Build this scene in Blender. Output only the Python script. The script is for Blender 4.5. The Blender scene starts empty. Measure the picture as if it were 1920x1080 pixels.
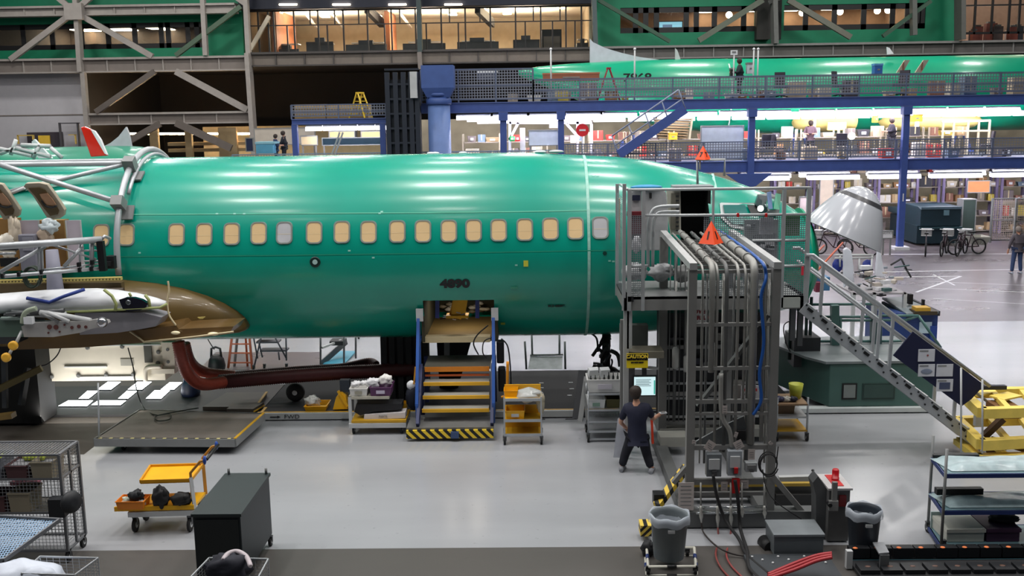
import bpy, bmesh, math, random
from mathutils import Vector as V, Matrix, noise
random.seed(7)
SC = bpy.context.scene; COL = SC.collection
# ------------------------------------------------------------------ camera
F = 1900.0; TH = math.radians(9.8); PS = math.radians(1.0); RO = math.atan(.015); H = 6.2
fw = V((-math.sin(PS)*math.cos(TH), math.cos(PS)*math.cos(TH), -math.sin(TH)))
r0 = V((math.cos(PS), math.sin(PS), 0)); u0 = r0.cross(fw)
RT = r0*math.cos(RO) - u0*math.sin(RO); UP = u0*math.cos(RO) + r0*math.sin(RO)
def P(px, py, Y=None, Z=None, X=None):
    d = fw + RT*((px-960)/F) + UP*((540-py)/F)
    if Y is not None: t = Y/d.y
    elif Z is not None: t = (Z-H)/d.z
    else: t = X/d.x
    return V((d.x*t, d.y*t, H+d.z*t))
cam = bpy.data.cameras.new('camera'); co = bpy.data.objects.new('camera', cam); COL.objects.link(co)
cam.sensor_width = 36; cam.lens = F/1920*36; cam.clip_end = 300
co.matrix_world = Matrix(((RT.x, UP.x, -fw.x, 0), (RT.y, UP.y, -fw.y, 0), (RT.z, UP.z, -fw.z, H), (0, 0, 0, 1)))
SC.camera = co
SC.view_settings.view_transform = 'Standard'; SC.view_settings.look = 'None'
SC.view_settings.gamma = 1; SC.view_settings.use_curve_mapping = False
SC.view_settings.exposure = 0.0
# ------------------------------------------------------------------ materials
def sr(c):
    return tuple((v/255/12.92 if v/255 <= .04045 else ((v/255+.055)/1.055)**2.4) for v in c)
MC = {}
def M(c, rough=.5, metal=0., var=.08, scale=3., emis=0., alpha=1., coat=0., bump=0., key=None):
    """procedural painted surface; c in sRGB 0-255"""
    k = (tuple(c), rough, metal, var, scale, emis, alpha, coat, bump)
    if k in MC: return MC[k]
    m = bpy.data.materials.new(key or 'surface_%d' % len(MC)); m.use_nodes = True
    nt = m.node_tree; b = nt.nodes['Principled BSDF']; lin = sr(c)
    b.inputs['Base Color'].default_value = (*lin, 1); b.inputs['Roughness'].default_value = rough
    b.inputs['Metallic'].default_value = metal
    if coat: b.inputs['Coat Weight'].default_value = coat; b.inputs['Coat Roughness'].default_value = .12
    if emis:
        b.inputs['Emission Color'].default_value = (*lin, 1); b.inputs['Emission Strength'].default_value = emis
    if alpha < 1: b.inputs['Alpha'].default_value = alpha
    if var and not emis:
        tc = nt.nodes.new('ShaderNodeTexCoord'); n = nt.nodes.new('ShaderNodeTexNoise'); n.inputs['Scale'].default_value = scale
        n.inputs['Detail'].default_value = 4
        nt.links.new(tc.outputs['Object'], n.inputs['Vector'])
        r = nt.nodes.new('ShaderNodeMapRange'); r.inputs['To Min'].default_value = 1-var; r.inputs['To Max'].default_value = 1+var
        r.inputs['From Min'].default_value = .3; r.inputs['From Max'].default_value = .7
        nt.links.new(n.outputs['Fac'], r.inputs['Value'])
        mx = nt.nodes.new('ShaderNodeVectorMath'); mx.operation = 'SCALE'; mx.inputs[0].default_value = lin
        nt.links.new(r.outputs['Result'], mx.inputs['Scale']); nt.links.new(mx.outputs['Vector'], b.inputs['Base Color'])
        if bump:
            bp = nt.nodes.new('ShaderNodeBump'); bp.inputs['Strength'].default_value = bump; bp.inputs['Distance'].default_value = .01
            nt.links.new(n.outputs['Fac'], bp.inputs['Height']); nt.links.new(bp.outputs['Normal'], b.inputs['Normal'])
    MC[k] = m
    return m
def grid_mat(c, cell, w, axes=('X', 'Z'), metal=.2):
    """woven wire panel: open squares between wires"""
    k = ('grid', tuple(c), cell, w, axes)
    if k in MC: return MC[k]
    m = bpy.data.materials.new('wire_mesh_%d' % len(MC)); m.use_nodes = True; nt = m.node_tree
    b = nt.nodes['Principled BSDF']; b.inputs['Base Color'].default_value = (*sr(c), 1); b.inputs['Roughness'].default_value = .45; b.inputs['Metallic'].default_value = metal
    tc = nt.nodes.new('ShaderNodeTexCoord'); sp = nt.nodes.new('ShaderNodeSeparateXYZ'); nt.links.new(tc.outputs['Object'], sp.inputs[0])
    outs = []
    for a in axes:
        q = nt.nodes.new('ShaderNodeMath'); q.operation = 'MULTIPLY'; q.inputs[1].default_value = 1/cell; nt.links.new(sp.outputs[a], q.inputs[0])
        fr = nt.nodes.new('ShaderNodeMath'); fr.operation = 'FRACT'; nt.links.new(q.outputs[0], fr.inputs[0])
        l = nt.nodes.new('ShaderNodeMath'); l.operation = 'LESS_THAN'; l.inputs[1].default_value = w; nt.links.new(fr.outputs[0], l.inputs[0]); outs.append(l)
    mx = nt.nodes.new('ShaderNodeMath'); mx.operation = 'MAXIMUM'; nt.links.new(outs[0].outputs[0], mx.inputs[0]); nt.links.new(outs[1].outputs[0], mx.inputs[1])
    nt.links.new(mx.outputs[0], b.inputs['Alpha']); MC[k] = m
    return m
def glass_mat(tint=(200, 215, 220), a=.12):
    k = ('glass', tint, a)
    if k in MC: return MC[k]
    m = bpy.data.materials.new('glass_%d' % len(MC)); m.use_nodes = True; nt = m.node_tree; nt.nodes.remove(nt.nodes['Principled BSDF'])
    o = nt.nodes['Material Output']; t = nt.nodes.new('ShaderNodeBsdfTransparent'); g = nt.nodes.new('ShaderNodeBsdfGlossy'); g.inputs['Roughness'].default_value = .08
    t.inputs['Color'].default_value = (*sr(tint), 1)
    mi = nt.nodes.new('ShaderNodeMixShader'); mi.inputs[0].default_value = a
    nt.links.new(t.outputs[0], mi.inputs[1]); nt.links.new(g.outputs[0], mi.inputs[2]); nt.links.new(mi.outputs[0], o.inputs['Surface']); MC[k] = m
    return m
def stripe_mat(c1, c2, freq, vec=(1, 0, 1), rough=.5):
    k = ('stripe', c1, c2, freq, vec)
    if k in MC: return MC[k]
    m = bpy.data.materials.new('hazard_stripes_%d' % len(MC)); m.use_nodes = True; nt = m.node_tree; b = nt.nodes['Principled BSDF']; b.inputs['Roughness'].default_value = rough
    tc = nt.nodes.new('ShaderNodeTexCoord'); d = nt.nodes.new('ShaderNodeVectorMath'); d.operation = 'DOT_PRODUCT'; d.inputs[1].default_value = vec
    nt.links.new(tc.outputs['Object'], d.inputs[0])
    q = nt.nodes.new('ShaderNodeMath'); q.operation = 'MULTIPLY'; q.inputs[1].default_value = freq; nt.links.new(d.outputs['Value'], q.inputs[0])
    fr = nt.nodes.new('ShaderNodeMath'); fr.operation = 'FRACT'; nt.links.new(q.outputs[0], fr.inputs[0])
    l = nt.nodes.new('ShaderNodeMath'); l.operation = 'LESS_THAN'; l.inputs[1].default_value = .5; nt.links.new(fr.outputs[0], l.inputs[0])
    mx = nt.nodes.new('ShaderNodeMix'); mx.data_type = 'RGBA'; mx.inputs[6].default_value = (*sr(c1), 1); mx.inputs[7].default_value = (*sr(c2), 1)
    nt.links.new(l.outputs[0], mx.inputs[0]); nt.links.new(mx.outputs[2], b.inputs['Base Color']); MC[k] = m
    return m
# ------------------------------------------------------------------ mesh builder
class B:
    def __init__(s): s.v = []; s.f = []; s.mi = []; s.sm = []; s.mats = []
    def add(s, vs, fs, mat, smooth=False):
        if mat not in s.mats: s.mats.append(mat)
        i = s.mats.index(mat); o = len(s.v); s.v += [V(p) for p in vs]
        for f in fs: s.f.append([o+q for q in f]); s.mi.append(i); s.sm.append(smooth)
        return s
    def bb(s, x0, y0, z0, x1, y1, z1, mat):
        vs = [(x, y, z) for x in (x0, x1) for y in (y0, y1) for z in (z0, z1)]
        return s.add(vs, [(0, 1, 3, 2), (4, 6, 7, 5), (0, 4, 5, 1), (2, 3, 7, 6), (0, 2, 6, 4), (1, 5, 7, 3)], mat)
    def box(s, c, d, mat, rz=0, rx=0, ry=0):
        R = Matrix.Rotation(rz, 3, 'Z') @ Matrix.Rotation(ry, 3, 'Y') @ Matrix.Rotation(rx, 3, 'X'); c = V(c)
        vs = [c + R @ V((x*d[0]/2, y*d[1]/2, z*d[2]/2)) for x in (-1, 1) for y in (-1, 1) for z in (-1, 1)]
        return s.add(vs, [(0, 1, 3, 2), (4, 6, 7, 5), (0, 4, 5, 1), (2, 3, 7, 6), (0, 2, 6, 4), (1, 5, 7, 3)], mat)
    def bar(s, p, q, w, h, mat, up=(0, 0, 1)):
        p, q = V(p), V(q); d = (q-p).normalized(); u = V(up)
        if abs(d.dot(u)) > .98: u = V((0, 1, 0))
        a = d.cross(u).normalized()*w/2; b = a.cross(d).normalized()*h/2
        vs = [e+sa*a+sb*b for e in (p, q) for sa, sb in ((-1, -1), (1, -1), (1, 1), (-1, 1))]
        return s.add(vs, [(3, 2, 1, 0), (4, 5, 6, 7), (0, 1, 5, 4), (1, 2, 6, 5), (2, 3, 7, 6), (3, 0, 4, 7)], mat)
    def tube(s, pts, r, mat, n=8, closed=False):
        pts = [V(p) for p in pts]; N = len(pts); rs = r if isinstance(r, (list, tuple)) else [r]*N
        ref = None; rings = []
        for i in range(N):
            if closed: d = pts[(i+1) % N]-pts[i-1]
            else: d = pts[min(i+1, N-1)]-pts[max(i-1, 0)]
            d.normalize()
            if ref is None:
                ref = V((0, 0, 1)) if abs(d.z) < .9 else V((1, 0, 0))
            a = (ref - d*ref.dot(d)).normalized(); ref = a; b = d.cross(a)
            rings.append([pts[i]+(a*math.cos(t)+b*math.sin(t))*rs[i] for t in [2*math.pi*k/n for k in range(n)]])
        return s.loft(rings, mat, closed=closed)
    def loft(s, rings, mat, closed=False, caps=True, smooth=True, ring=True):
        n = len(rings[0]); vs = [p for r_ in rings for p in r_]; N = len(rings); fs = []
        for i in range(N if closed else N-1):
            for k in range(n if ring else n-1):
                a = i*n+k; b = i*n+(k+1) % n; c = ((i+1) % N)*n; fs.append((a, b, c+(k+1) % n, c+k))
        s.add(vs, fs, mat, smooth)
        if caps and not closed and ring:
            o = len(s.v)-len(vs)
            for r_ in (list(range(n))[::-1], list(range((N-1)*n, N*n))):
                s.f.append([o+q for q in r_]); s.mi.append(s.mats.index(mat)); s.sm.append(False)
        return s
    def lathe(s, c, prof, mat, n=20, axis=(0, 0, 1), caps=True, smooth=True):
        c = V(c); ax = V(axis).normalized(); q = V((0, 0, 1)).rotation_difference(ax)
        rings = [[c + q @ V((r*math.cos(t), r*math.sin(t), z)) for t in [2*math.pi*k/n for k in range(n)]] for r, z in prof]
        return s.loft(rings, mat, caps=caps, smooth=smooth)
    def cyl(s, p, q, r, mat, n=16, r2=None):
        d = V(q)-V(p); return s.lathe(p, [(r, 0), (r if r2 is None else r2, d.length)], mat, n, d)
    def prism(s, poly, ext, mat):
        poly = [V(p) for p in poly]; e = V(ext); n = len(poly)
        return s.add(poly+[p+e for p in poly], [tuple(range(n))[::-1], tuple(range(n, 2*n))] + [(k, (k+1) % n, n+(k+1) % n, n+k) for k in range(n)], mat)
    def ell(s, c, r, mat, n=12, nz=0., seed=0):
        c = V(c); m = max(6, n//2+2); rings = []
        for i in range(m+1):
            ph = math.pi*(i/m) ; ph = min(max(ph, .02), math.pi-.02)
            ring = []
            for k in range(n):
                t = 2*math.pi*k/n; d = V((math.sin(ph)*math.cos(t), math.sin(ph)*math.sin(t), math.cos(ph)))
                f = 1 + (nz*noise.noise(d*2.3+V((seed, seed*.7, 0)))*1.6 if nz else 0)
                ring.append(c+V((d.x*r[0], d.y*r[1], d.z*r[2]))*f)
            rings.append(ring)
        return s.loft(rings[::-1], mat)
    def build(s, name, parent=None, label=None, bevel=0, kind=None):
        me = bpy.data.meshes.new(name); org = LOC.get(parent.name, V((0, 0, 0))) if parent else None
        if org is None:
            xs = [p.x for p in s.v]; ys = [p.y for p in s.v]; zs = [p.z for p in s.v]
            org = V(((min(xs)+max(xs))/2, (min(ys)+max(ys))/2, min(zs)))
        me.from_pydata([p-org for p in s.v], [], s.f)
        for m in s.mats: me.materials.append(m)
        me.polygons.foreach_set('material_index', s.mi); me.polygons.foreach_set('use_smooth', s.sm)
        bm = bmesh.new(); bm.from_mesh(me); bmesh.ops.recalc_face_normals(bm, faces=bm.faces); bm.to_mesh(me); bm.free()
        o = bpy.data.objects.new(name, me); COL.objects.link(o)
        if parent: o.parent = parent; LOC[o.name] = org
        else: o.location = org; LOC[o.name] = org
        if label: o['label'] = label
        if kind: o['kind'] = kind
        if bevel:
            mo = o.modifiers.new('bevel', 'BEVEL'); mo.width = bevel; mo.segments = 2; mo.limit_method = 'ANGLE'
        return o
LOC = {}
def thing(name, label, cat, loc, group=None):
    o = bpy.data.objects.new(name, None); COL.objects.link(o); o.location = loc; LOC[o.name] = V(loc)
    o.empty_display_size = .1
    o['label'] = label; o['category'] = cat
    if group: o['group'] = group
    return o
def tag(o, label, cat, group=None, kind=None):
    o['label'] = label; o['category'] = cat
    if group: o['group'] = group
    if kind: o['kind'] = kind
    return o
def struct(b, name, label=None):
    o = b.build(name); o['kind'] = 'structure'
    if label: o['label'] = label
    return o
def dup(o, loc=None, rz=None, label=None, parent=None):
    c = o.copy(); COL.objects.link(c)
    if parent: c.parent = parent
    for ch in list(o.children): dup(ch, parent=c)
    if loc is not None: c.location = loc
    if rz is not None: c.rotation_euler = (0, 0, rz)
    if label: c['label'] = label
    return c
def text(s, size, loc, mat, name, parent=None, rot=(math.pi/2, 0, 0), font_w=1., label=None, ext=.002, bold=0.):
    cu = bpy.data.curves.new(name, 'FONT'); cu.body = s; cu.size = size; cu.extrude = ext; cu.align_x = 'CENTER'; cu.align_y = 'CENTER'; cu.offset = bold
    t = bpy.data.objects.new('tmp_text', cu); COL.objects.link(t); bpy.context.view_layer.update()
    me = bpy.data.meshes.new_from_object(t.evaluated_get(bpy.context.evaluated_depsgraph_get())); bpy.data.objects.remove(t)
    me.materials.clear(); me.materials.append(mat)
    from mathutils import Euler
    R = Euler(rot).to_matrix().to_4x4() @ Matrix.Diagonal((font_w, 1, 1, 1))
    org = LOC.get(parent.name, V((0, 0, 0))) if parent else V((0, 0, 0))
    me.transform(Matrix.Translation(V(loc)-org) @ R)
    o = bpy.data.objects.new(name, me); COL.objects.link(o)
    if parent: o.parent = parent; LOC[o.name] = org
    if label: o['label'] = label
    return o
def ext(px0, py0, px1, py1, Y):
    """metres spanned by a picture rectangle standing at distance Y"""
    mx, my = (px0+px1)/2, (py0+py1)/2
    return P(px0, my, Y).x, P(mx, py1, Y).z, P(px1, my, Y).x, P(mx, py0, Y).z
def pbox(b, px0, py0, px1, py1, Y, d, mat):
    x0, z0, x1, z1 = ext(px0, py0, px1, py1, Y); return b.bb(x0, Y, z0, x1, Y+d, z1, mat)
def arc(c, r, a0, a1, n, ax='XZ'):
    out = []
    for i in range(n+1):
        t = math.radians(a0+(a1-a0)*i/n); u, w = math.cos(t)*r, math.sin(t)*r
        out.append(V(c)+(V((u, 0, w)) if ax == 'XZ' else V((0, u, w)) if ax == 'YZ' else V((u, w, 0))))
    return out
def smoothpath(pts, k=6):
    pts = [V(p) for p in pts]; out = []
    for i in range(len(pts)-1):
        p0 = pts[max(i-1, 0)]; p1 = pts[i]; p2 = pts[i+1]; p3 = pts[min(i+2, len(pts)-1)]
        for j in range(k):
            t = j/k; out.append(.5*((2*p1)+(p2-p0)*t+(2*p0-5*p1+4*p2-p3)*t*t+(3*p1-p0-3*p2+p3)*t**3))
    return out+[pts[-1]]
# common surfaces
GREEN = M((0, 152, 130), .27, 0, .05, 1.2, coat=.25, key='green_primer')
ALU = M((178, 182, 186), .34, .35, .06, key='aluminium'); ALUD = M((132, 134, 134), .5, .25, .08, key='dull_aluminium')
GREY = M((120, 122, 122), .55); LG = M((185, 187, 188), .5); WHITE = M((225, 227, 230), .45, 0, .03)
STEEL = M((92, 94, 96), .45, .6); BLACK = M((14, 15, 18), .5); RUB = M((20, 20, 22), .75); DARK = M((38, 40, 44), .6)
YEL = M((235, 175, 15), .45); YELD = M((196, 150, 30), .5); BLUE = M((45, 78, 150), .45); BLUEM = M((62, 84, 152), .5); NAVY = M((16, 22, 52), .6)
TAN = M((196, 160, 105), .65); BROWN = M((100, 80, 40), .45, 0, .12, 1.5, coat=.3); CREAM = M((205, 195, 165), .6)
RED = M((190, 22, 24), .4); ORANGE = M((240, 80, 25), .45); TAUPE = M((118, 110, 104), .6, 0, .06); TAUPEL = M((150, 144, 138), .6)
def caster(b, x, y, z=0, r=.06, side=1):
    b.cyl((x-.02, y, z+r), (x+.02, y, z+r), r, RUB, 14); b.cyl((x-.024, y, z+r), (x+.024, y, z+r), r*.45, LG, 10)
    b.bar((x-.03, y, z+r), (x-.03, y-.0, z+2.1*r), .008, .04, STEEL); b.bar((x+.03, y, z+r), (x+.03, y, z+2.1*r), .008, .04, STEEL)
    b.bb(x-.035, y-.03, z+2.05*r, x+.035, y+.03, z+2.35*r, STEEL)
def casters(root, spots, r=.06):
    for x, y in spots:
        b = B(); caster(b, x, y, LOC[root.name].z, r); b.build('caster', root)
# ================================================================== SETTING
def floor_mat(c, rough, key, spec=.5, dirt=.12):
    m = bpy.data.materials.new(key); m.use_nodes = True; nt = m.node_tree; b = nt.nodes['Principled BSDF']
    tc = nt.nodes.new('ShaderNodeTexCoord'); n = nt.nodes.new('ShaderNodeTexNoise'); n.inputs['Scale'].default_value = .35; n.inputs['Detail'].default_value = 8
    mp = nt.nodes.new('ShaderNodeMapping'); mp.inputs['Scale'].default_value = (.5, 1.6, 1)
    nt.links.new(tc.outputs['Object'], mp.inputs[0]); nt.links.new(mp.outputs[0], n.inputs['Vector'])
    r = nt.nodes.new('ShaderNodeMapRange'); r.inputs['From Min'].default_value = .35; r.inputs['From Max'].default_value = .68; r.inputs['To Min'].default_value = 1+dirt*.3; r.inputs['To Max'].default_value = 1-dirt
    nt.links.new(n.outputs['Fac'], r.inputs['Value'])
    n2 = nt.nodes.new('ShaderNodeTexNoise'); n2.inputs['Scale'].default_value = 9; n2.inputs['Detail'].default_value = 5; nt.links.new(tc.outputs['Object'], n2.inputs['Vector'])
    r2 = nt.nodes.new('ShaderNodeMapRange'); r2.inputs['From Min'].default_value = .66; r2.inputs['From Max'].default_value = .8; r2.inputs['To Min'].default_value = 1; r2.inputs['To Max'].default_value = .72
    nt.links.new(n2.outputs['Fac'], r2.inputs['Value'])
    mm = nt.nodes.new('ShaderNodeMath'); mm.operation = 'MULTIPLY'; nt.links.new(r.outputs[0], mm.inputs[0]); nt.links.new(r2.outputs[0], mm.inputs[1])
    mx = nt.nodes.new('ShaderNodeVectorMath'); mx.operation = 'SCALE'; mx.inputs[0].default_value = sr(c); nt.links.new(mm.outputs[0], mx.inputs['Scale'])
    nt.links.new(mx.outputs[0], b.inputs['Base Color']); b.inputs['Roughness'].default_value = rough
    r3 = nt.nodes.new('ShaderNodeMapRange'); r3.inputs['To Min'].default_value = rough*.7; r3.inputs['To Max'].default_value = rough*1.4; nt.links.new(n.outputs['Fac'], r3.inputs['Value']); nt.links.new(r3.outputs[0], b.inputs['Roughness'])
    return m
FW = floor_mat((160, 162, 166), .2, 'white_floor_paint'); FG = floor_mat((82, 79, 76), .4, 'worn_grey_floor'); FP = floor_mat((100, 94, 97), .28, 'polished_concrete')
FD = floor_mat((84, 78, 72), .65, 'shaded_floor')  # darker floor copy: shade below the wing put into its colour
b = B()
def strip(x0, x1, y0, y1, m): b.add([(x0, y0, 0), (x1, y0, 0), (x1, y1, 0), (x0, y1, 0)], [(0, 1, 2, 3)], m)
strip(-45, 45, -12, 13.82, FG)
strip(-45, -8.4, 18.1, 20.2, FD); strip(-45, -8.4, 13.82, 18.1, FW); strip(-8.4, 45, 13.82, 20.2, FW)
strip(-45, -8.2, 20.2, 24.5, FD); strip(-8.2, 45, 20.2, 29.2, FW); strip(-45, -8.2, 24.5, 29.2, FW)
strip(-45, 45, 29.2, 75, FP)
bm_floor = struct(b, 'floor')
# white lines on the far floor
def line(p, q, w=.1):
    b = B(); p = V(p); q = V(q); p.z = q.z = 0; d = (q-p).normalized(); a = V((-d.y, d.x, 0))*w/2; z = V((0, 0, .004))
    b.add([p-a+z, p+a+z, q+a+z, q-a+z], [(0, 1, 2, 3)], WHITE); return b
TR = 1
for p, q, w in [((1440, 478), (1920, 476), .12), ((1600, 511), (1920, 505), .1), ((1640, 520), (1800, 518), .08), ((1718, 548), (1802, 518), .1), ((1750, 515), (1790, 535), .07),
                ((1730, 540), (1920, 548), .06), ((1750, 560), (1920, 570), .06), ((1740, 528), (1920, 535), .05)]:
    o = line(P(*p, Z=0), P(*q, Z=0), w).build('trim_%d' % TR); TR += 1; o['kind'] = 'structure'
# back walls
WY = 60.0
GW = M((0, 114, 80), .6, 0, .05); PANEL = M((188, 186, 190), .6, 0, .03); DKW = M((44, 38, 34), .8, 0, .15, .3); WARM = M((200, 180, 150), .7)
def xz(px, py, Y): p = P(px, py, Y); return p.x, p.z
zf = 9.72                                  # office floor level
def zy(py, Y=WY, px=960): return P(px, py, Y).z
xL = P(455, 60, WY).x; xR = P(1112, 60, WY).x; xW0 = P(0, 60, WY).x-3; xRR = P(1800, 40, WY).x
# green upper wall, built around its window strips
def wall_with_hole(name, x0, x1, z0, z1, hx0, hx1, hz0, hz1, Y, th, mat):
    b = B()
    b.bb(x0, Y, z0, hx0, Y+th, z1, mat); b.bb(hx1, Y, z0, x1, Y+th, z1, mat); b.bb(hx0, Y, z0, hx1, Y+th, hz0, mat); b.bb(hx0, Y, hz1, hx1, Y+th, z1, mat)
    return struct(b, name)
l0, a0, l1, a1 = ext(0, 45, 380, 92, WY)
lz0 = P(190, 92, WY).z; lz1 = P(190, 44, WY).z
wall_with_hole('wall_green_left', xW0, xL, zf-.3, 14.6, xW0+.5, l1, lz0, lz1, WY, .3, GW)
q0 = P(1163, 40, WY).x; q1 = P(1416, 40, WY).x; q2 = P(1470, 40, WY).x; q3 = P(1735, 40, WY).x
rz0 = P(1450, 58, WY).z; rz1 = P(1450, 10, WY).z
xm = P(1443, 40, WY).x
wall_with_hole('wall_green_middle', xR, xm, zf, 14.6, q0, q1, rz0, rz1, WY, .3, GW)
wall_with_hole('wall_green_right', xm, xRR, zf, 14.6, q2, q3, rz0, rz1, WY, .3, GW)
# office shells: floor, back, ceiling, sides
CEIL = M((226, 212, 190), .8, 0, .04); DKI = M((70, 62, 58), .8); OCR = M((182, 165, 140), .8, 0, .06)
def room(name, x0, x1, z0, z1, depth, wallm, ceilm, fl):
    s_ = name.replace('wall_', '')
    b = B(); b.bb(x0, WY+.3, z0-.2, x1, WY+depth, z0, fl); struct(b, 'floor_'+s_)
    b = B(); b.bb(x0, WY+depth, z0, x1, WY+depth+.2, z1, wallm); struct(b, name+'_rear')
    b = B(); b.bb(x0, WY+.3, z1, x1, WY+depth, z1+.2, ceilm); struct(b, 'ceiling_'+s_)
    b = B(); b.bb(x0-.15, WY+.3, z0, x0, WY+depth, z1, wallm); struct(b, name+'_side')
    b = B(); b.bb(x1, WY+.3, z0, x1+.15, WY+depth, z1, wallm); struct(b, name+'_side')
room('wall_office_left', xW0, xL-.3, zf, 12.7, 16, DKI, M((58, 52, 50), .8), DKI)
room('wall_office_middle', xL+.2, xR-.2, zf, 12.4, 9, OCR, CEIL, DKI)
room('wall_office_right', xR+.2, xRR-.2, zf, 12.9, 12, M((130, 100, 78), .8), M((104, 88, 80), .8), DKI)
room('wall_office_far_right', xRR+.1, 34, zf, 13.6, 10, M((190, 170, 160), .8), CEIL, DKI)
# fascia above the middle office
b = B(); b.bb(xL, WY-.6, P(780, 14, WY).z, xR, WY+.3, 14.6, M((26, 30, 44), .7)); struct(b, 'wall_office_fascia')
# lower walls
b = B(); b.bb(xW0, WY-.3, 0, P(160, 200, WY).x, WY, zf-.3, PANEL); struct(b, 'wall_panel_left')
b = B(); zs = P(80, 216, WY).z; b.bb(xW0, WY-.33, zs-.03, P(162, 216, WY).x, WY-.3, zs+.03, TAUPE); o = struct(b, 'trim_%d' % TR); TR += 1
zb2 = P(320, 232, 58).z
b = B(); b.bb(P(160, 200, WY).x, 72, 0, 40, 72.4, zf-.2, DKW); struct(b, 'wall_back')
b = B(); b.bb(P(160, 200, WY).x, 62, zf-.6, 40, 72.3, zf-.2, DKW); struct(b, 'ceiling')
b = B(); b.bb(P(160, 200, WY).x, WY, 0, P(160, 200, WY).x+.2, 72, zf-.2, DKW); struct(b, 'wall_recess_side')
b = B(); b.bb(-21, 66, 0, -8.2, 66.3, 5.6, M((196, 178, 140), .7)); struct(b, 'wall_low_left')
b = B(); b.bb(-8.2, 57.5, 0, 36, 57.8, 5.9, M((150, 140, 120), .7, 0, .25, .8)); struct(b, 'wall_low_right')
# --------------------------------------------------- steel frame in front of the walls
def beam(name, x0, x1, zt, zb, Y, mat=TAUPE, fl=TAUPEL, d=.5, label=None):
    b = B(); b.bb(x0, Y, zb, x1, Y+d, zt-.0, mat); b.bb(x0, Y-.2, zt, x1, Y+d+.1, zt+.12, fl); b.bb(x0, Y-.12, zb-.08, x1, Y+d+.1, zb, fl)
    n = int((x1-x0)/1.6)
    for i in range(n+1):
        x = x0+(x1-x0)*i/max(n, 1); b.bb(x-.03, Y-.1, zb, x+.03, Y, zt, fl)
    return struct(b, name)
beam('trim_40', xW0, xL+.5, P(230, 112, WY-1).z, P(230, 133, WY-1).z, WY-1.2)
beam('trim_41', xL+.5, xR, P(780, 98, WY-1).z, P(780, 118, WY-1).z, WY-1.2, M((104, 96, 88), .6), M((64, 60, 58), .6))
beam('trim_42', xR, 34, P(1500, 86, WY-1).z, P(1500, 104, WY-1).z, WY-1.2, M((84, 80, 78), .6), M((120, 118, 116), .6))
beam('trim_43', P(165, 220, WY-1).x, P(470, 220, WY-1).x, P(320, 214, WY-1).z, P(320, 230, WY-1).z, WY-1.2)
beam('trim_44', xW0, xL, P(230, 14, WY-1).z, P(230, 26, WY-1).z, WY-1.2, TAUPEL)
def member(p, q, Y, w, n, mat=TAUPEL, d=.25, lab=None):
    b = B(); b.bar(P(*p, Y), P(*q, Y), d, w, mat, up=(0, 0, 1)); o = b.build('trim_%d' % n); o['kind'] = 'structure'
    return o
n = 50
for p, q, w, m in [((139, -60), (152, 135), .5, TAUPEL), ((458, -60), (468, 135), .4, TAUPEL), ((465, 100), (478, 290), .75, TAUPEL), ((156, 135), (168, 290), .35, TAUPEL),
                   ((380, -10), (386, 104), .35, TAUPEL), ((140, 22), (100, -12), .3, TAUPEL), ((140, 22), (180, -14), .3, TAUPEL), ((140, 22), (20, 112), .3, TAUPEL),
                   ((140, 22), (286, 106), .3, TAUPEL), ((452, 12), (330, 104), .25, M((70, 90, 72), .6)), ((436, -10), (462, 8), .3, TAUPEL),
                   ((290, 134), (180, 210), .3, M((96, 88, 82), .6)), ((330, 134), (464, 206), .35, TAUPEL), ((300, 232), (240, 266), .35, M((96, 88, 82), .6)), ((330, 230), (434, 278), .4, M((100, 92, 86), .6)),
                   ((1112, -40), (1117, 105), .8, M((70, 82, 84), .6)), ((784, -40), (788, 98), .5, M((52, 66, 66), .6)), ((787, 98), (789, 130), .55, TAUPE),
                   ((1450, -40), (1453, 82), .8, M((96, 96, 94), .6)), ((1712, -40), (1713, 66), .5, M((90, 92, 88), .6)), ((1800, -40), (1800, 75), 1., M((84, 84, 80), .6)),
                   ((1122, 0), (1256, 78), .2, M((50, 78, 62), .6)), ((1310, 76), (1430, 0), .3, M((90, 96, 84), .6)), ((1478, 0), (1595, 70), .3, M((100, 100, 90), .6)), ((1655, 68), (1745, 2), .2, M((50, 78, 62), .6)),
                   ((1480, -10), (1440, 5), .2, M((80, 80, 78), .6))]:
    member(p, q, WY-1.35, w, n, m); n += 1
b = B(); c = P(140, 22, WY-1.5); b.box(c, (1.0, .5, .9), TAUPEL); o = struct(b, 'trim_%d' % n); n += 1
# --------------------------------------------------- office window frames (each a window with its panes)
MUL = M((16, 15, 16), .5); GL = glass_mat((225, 230, 228), .05)
def mull_window(idx, x0, x1, z0, z1, Y, xs, zs_, w=.05, label=None):
    b = B(); b.bb(x0, Y-.05, z0, x1, Y+.05, z0+w, MUL); b.bb(x0, Y-.05, z1-w, x1, Y+.05, z1, MUL)
    for x in xs: b.bb(x-w/2, Y-.05, z0, x+w/2, Y+.05, z1, MUL)
    for z in zs_: b.bb(x0, Y-.04, z-w/3, x1, Y+.04, z+w/3, MUL)
    o = b.build('window_%d' % idx); o['kind'] = 'structure'
    g = B(); g.add([(x0, Y, z0), (x1, Y, z0), (x1, Y, z1), (x0, Y, z1)], [(0, 1, 2, 3)], GL); g.build('pane', o)
    return o
def pxs(lst, py=60, Y=WY): return [P(p, py, Y).x for p in lst]
mull_window(1, xW0+.5, l1, lz0, lz1, WY+.1, pxs([43, 97, 152, 202, 252, 302, 315, 352, 369], 70), [], .28)
mz0, mz1 = P(780, 99, WY).z, P(780, 15, WY).z
mull_window(2, xL+.3, xR-.1, mz0, mz1, WY-.1, pxs([470, 486, 505, 515, 553, 598, 645, 690, 735, 780, 828, 873, 920, 967, 1014, 1061, 1090]), [P(780, 44, WY).z], .09)
b = B()
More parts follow.
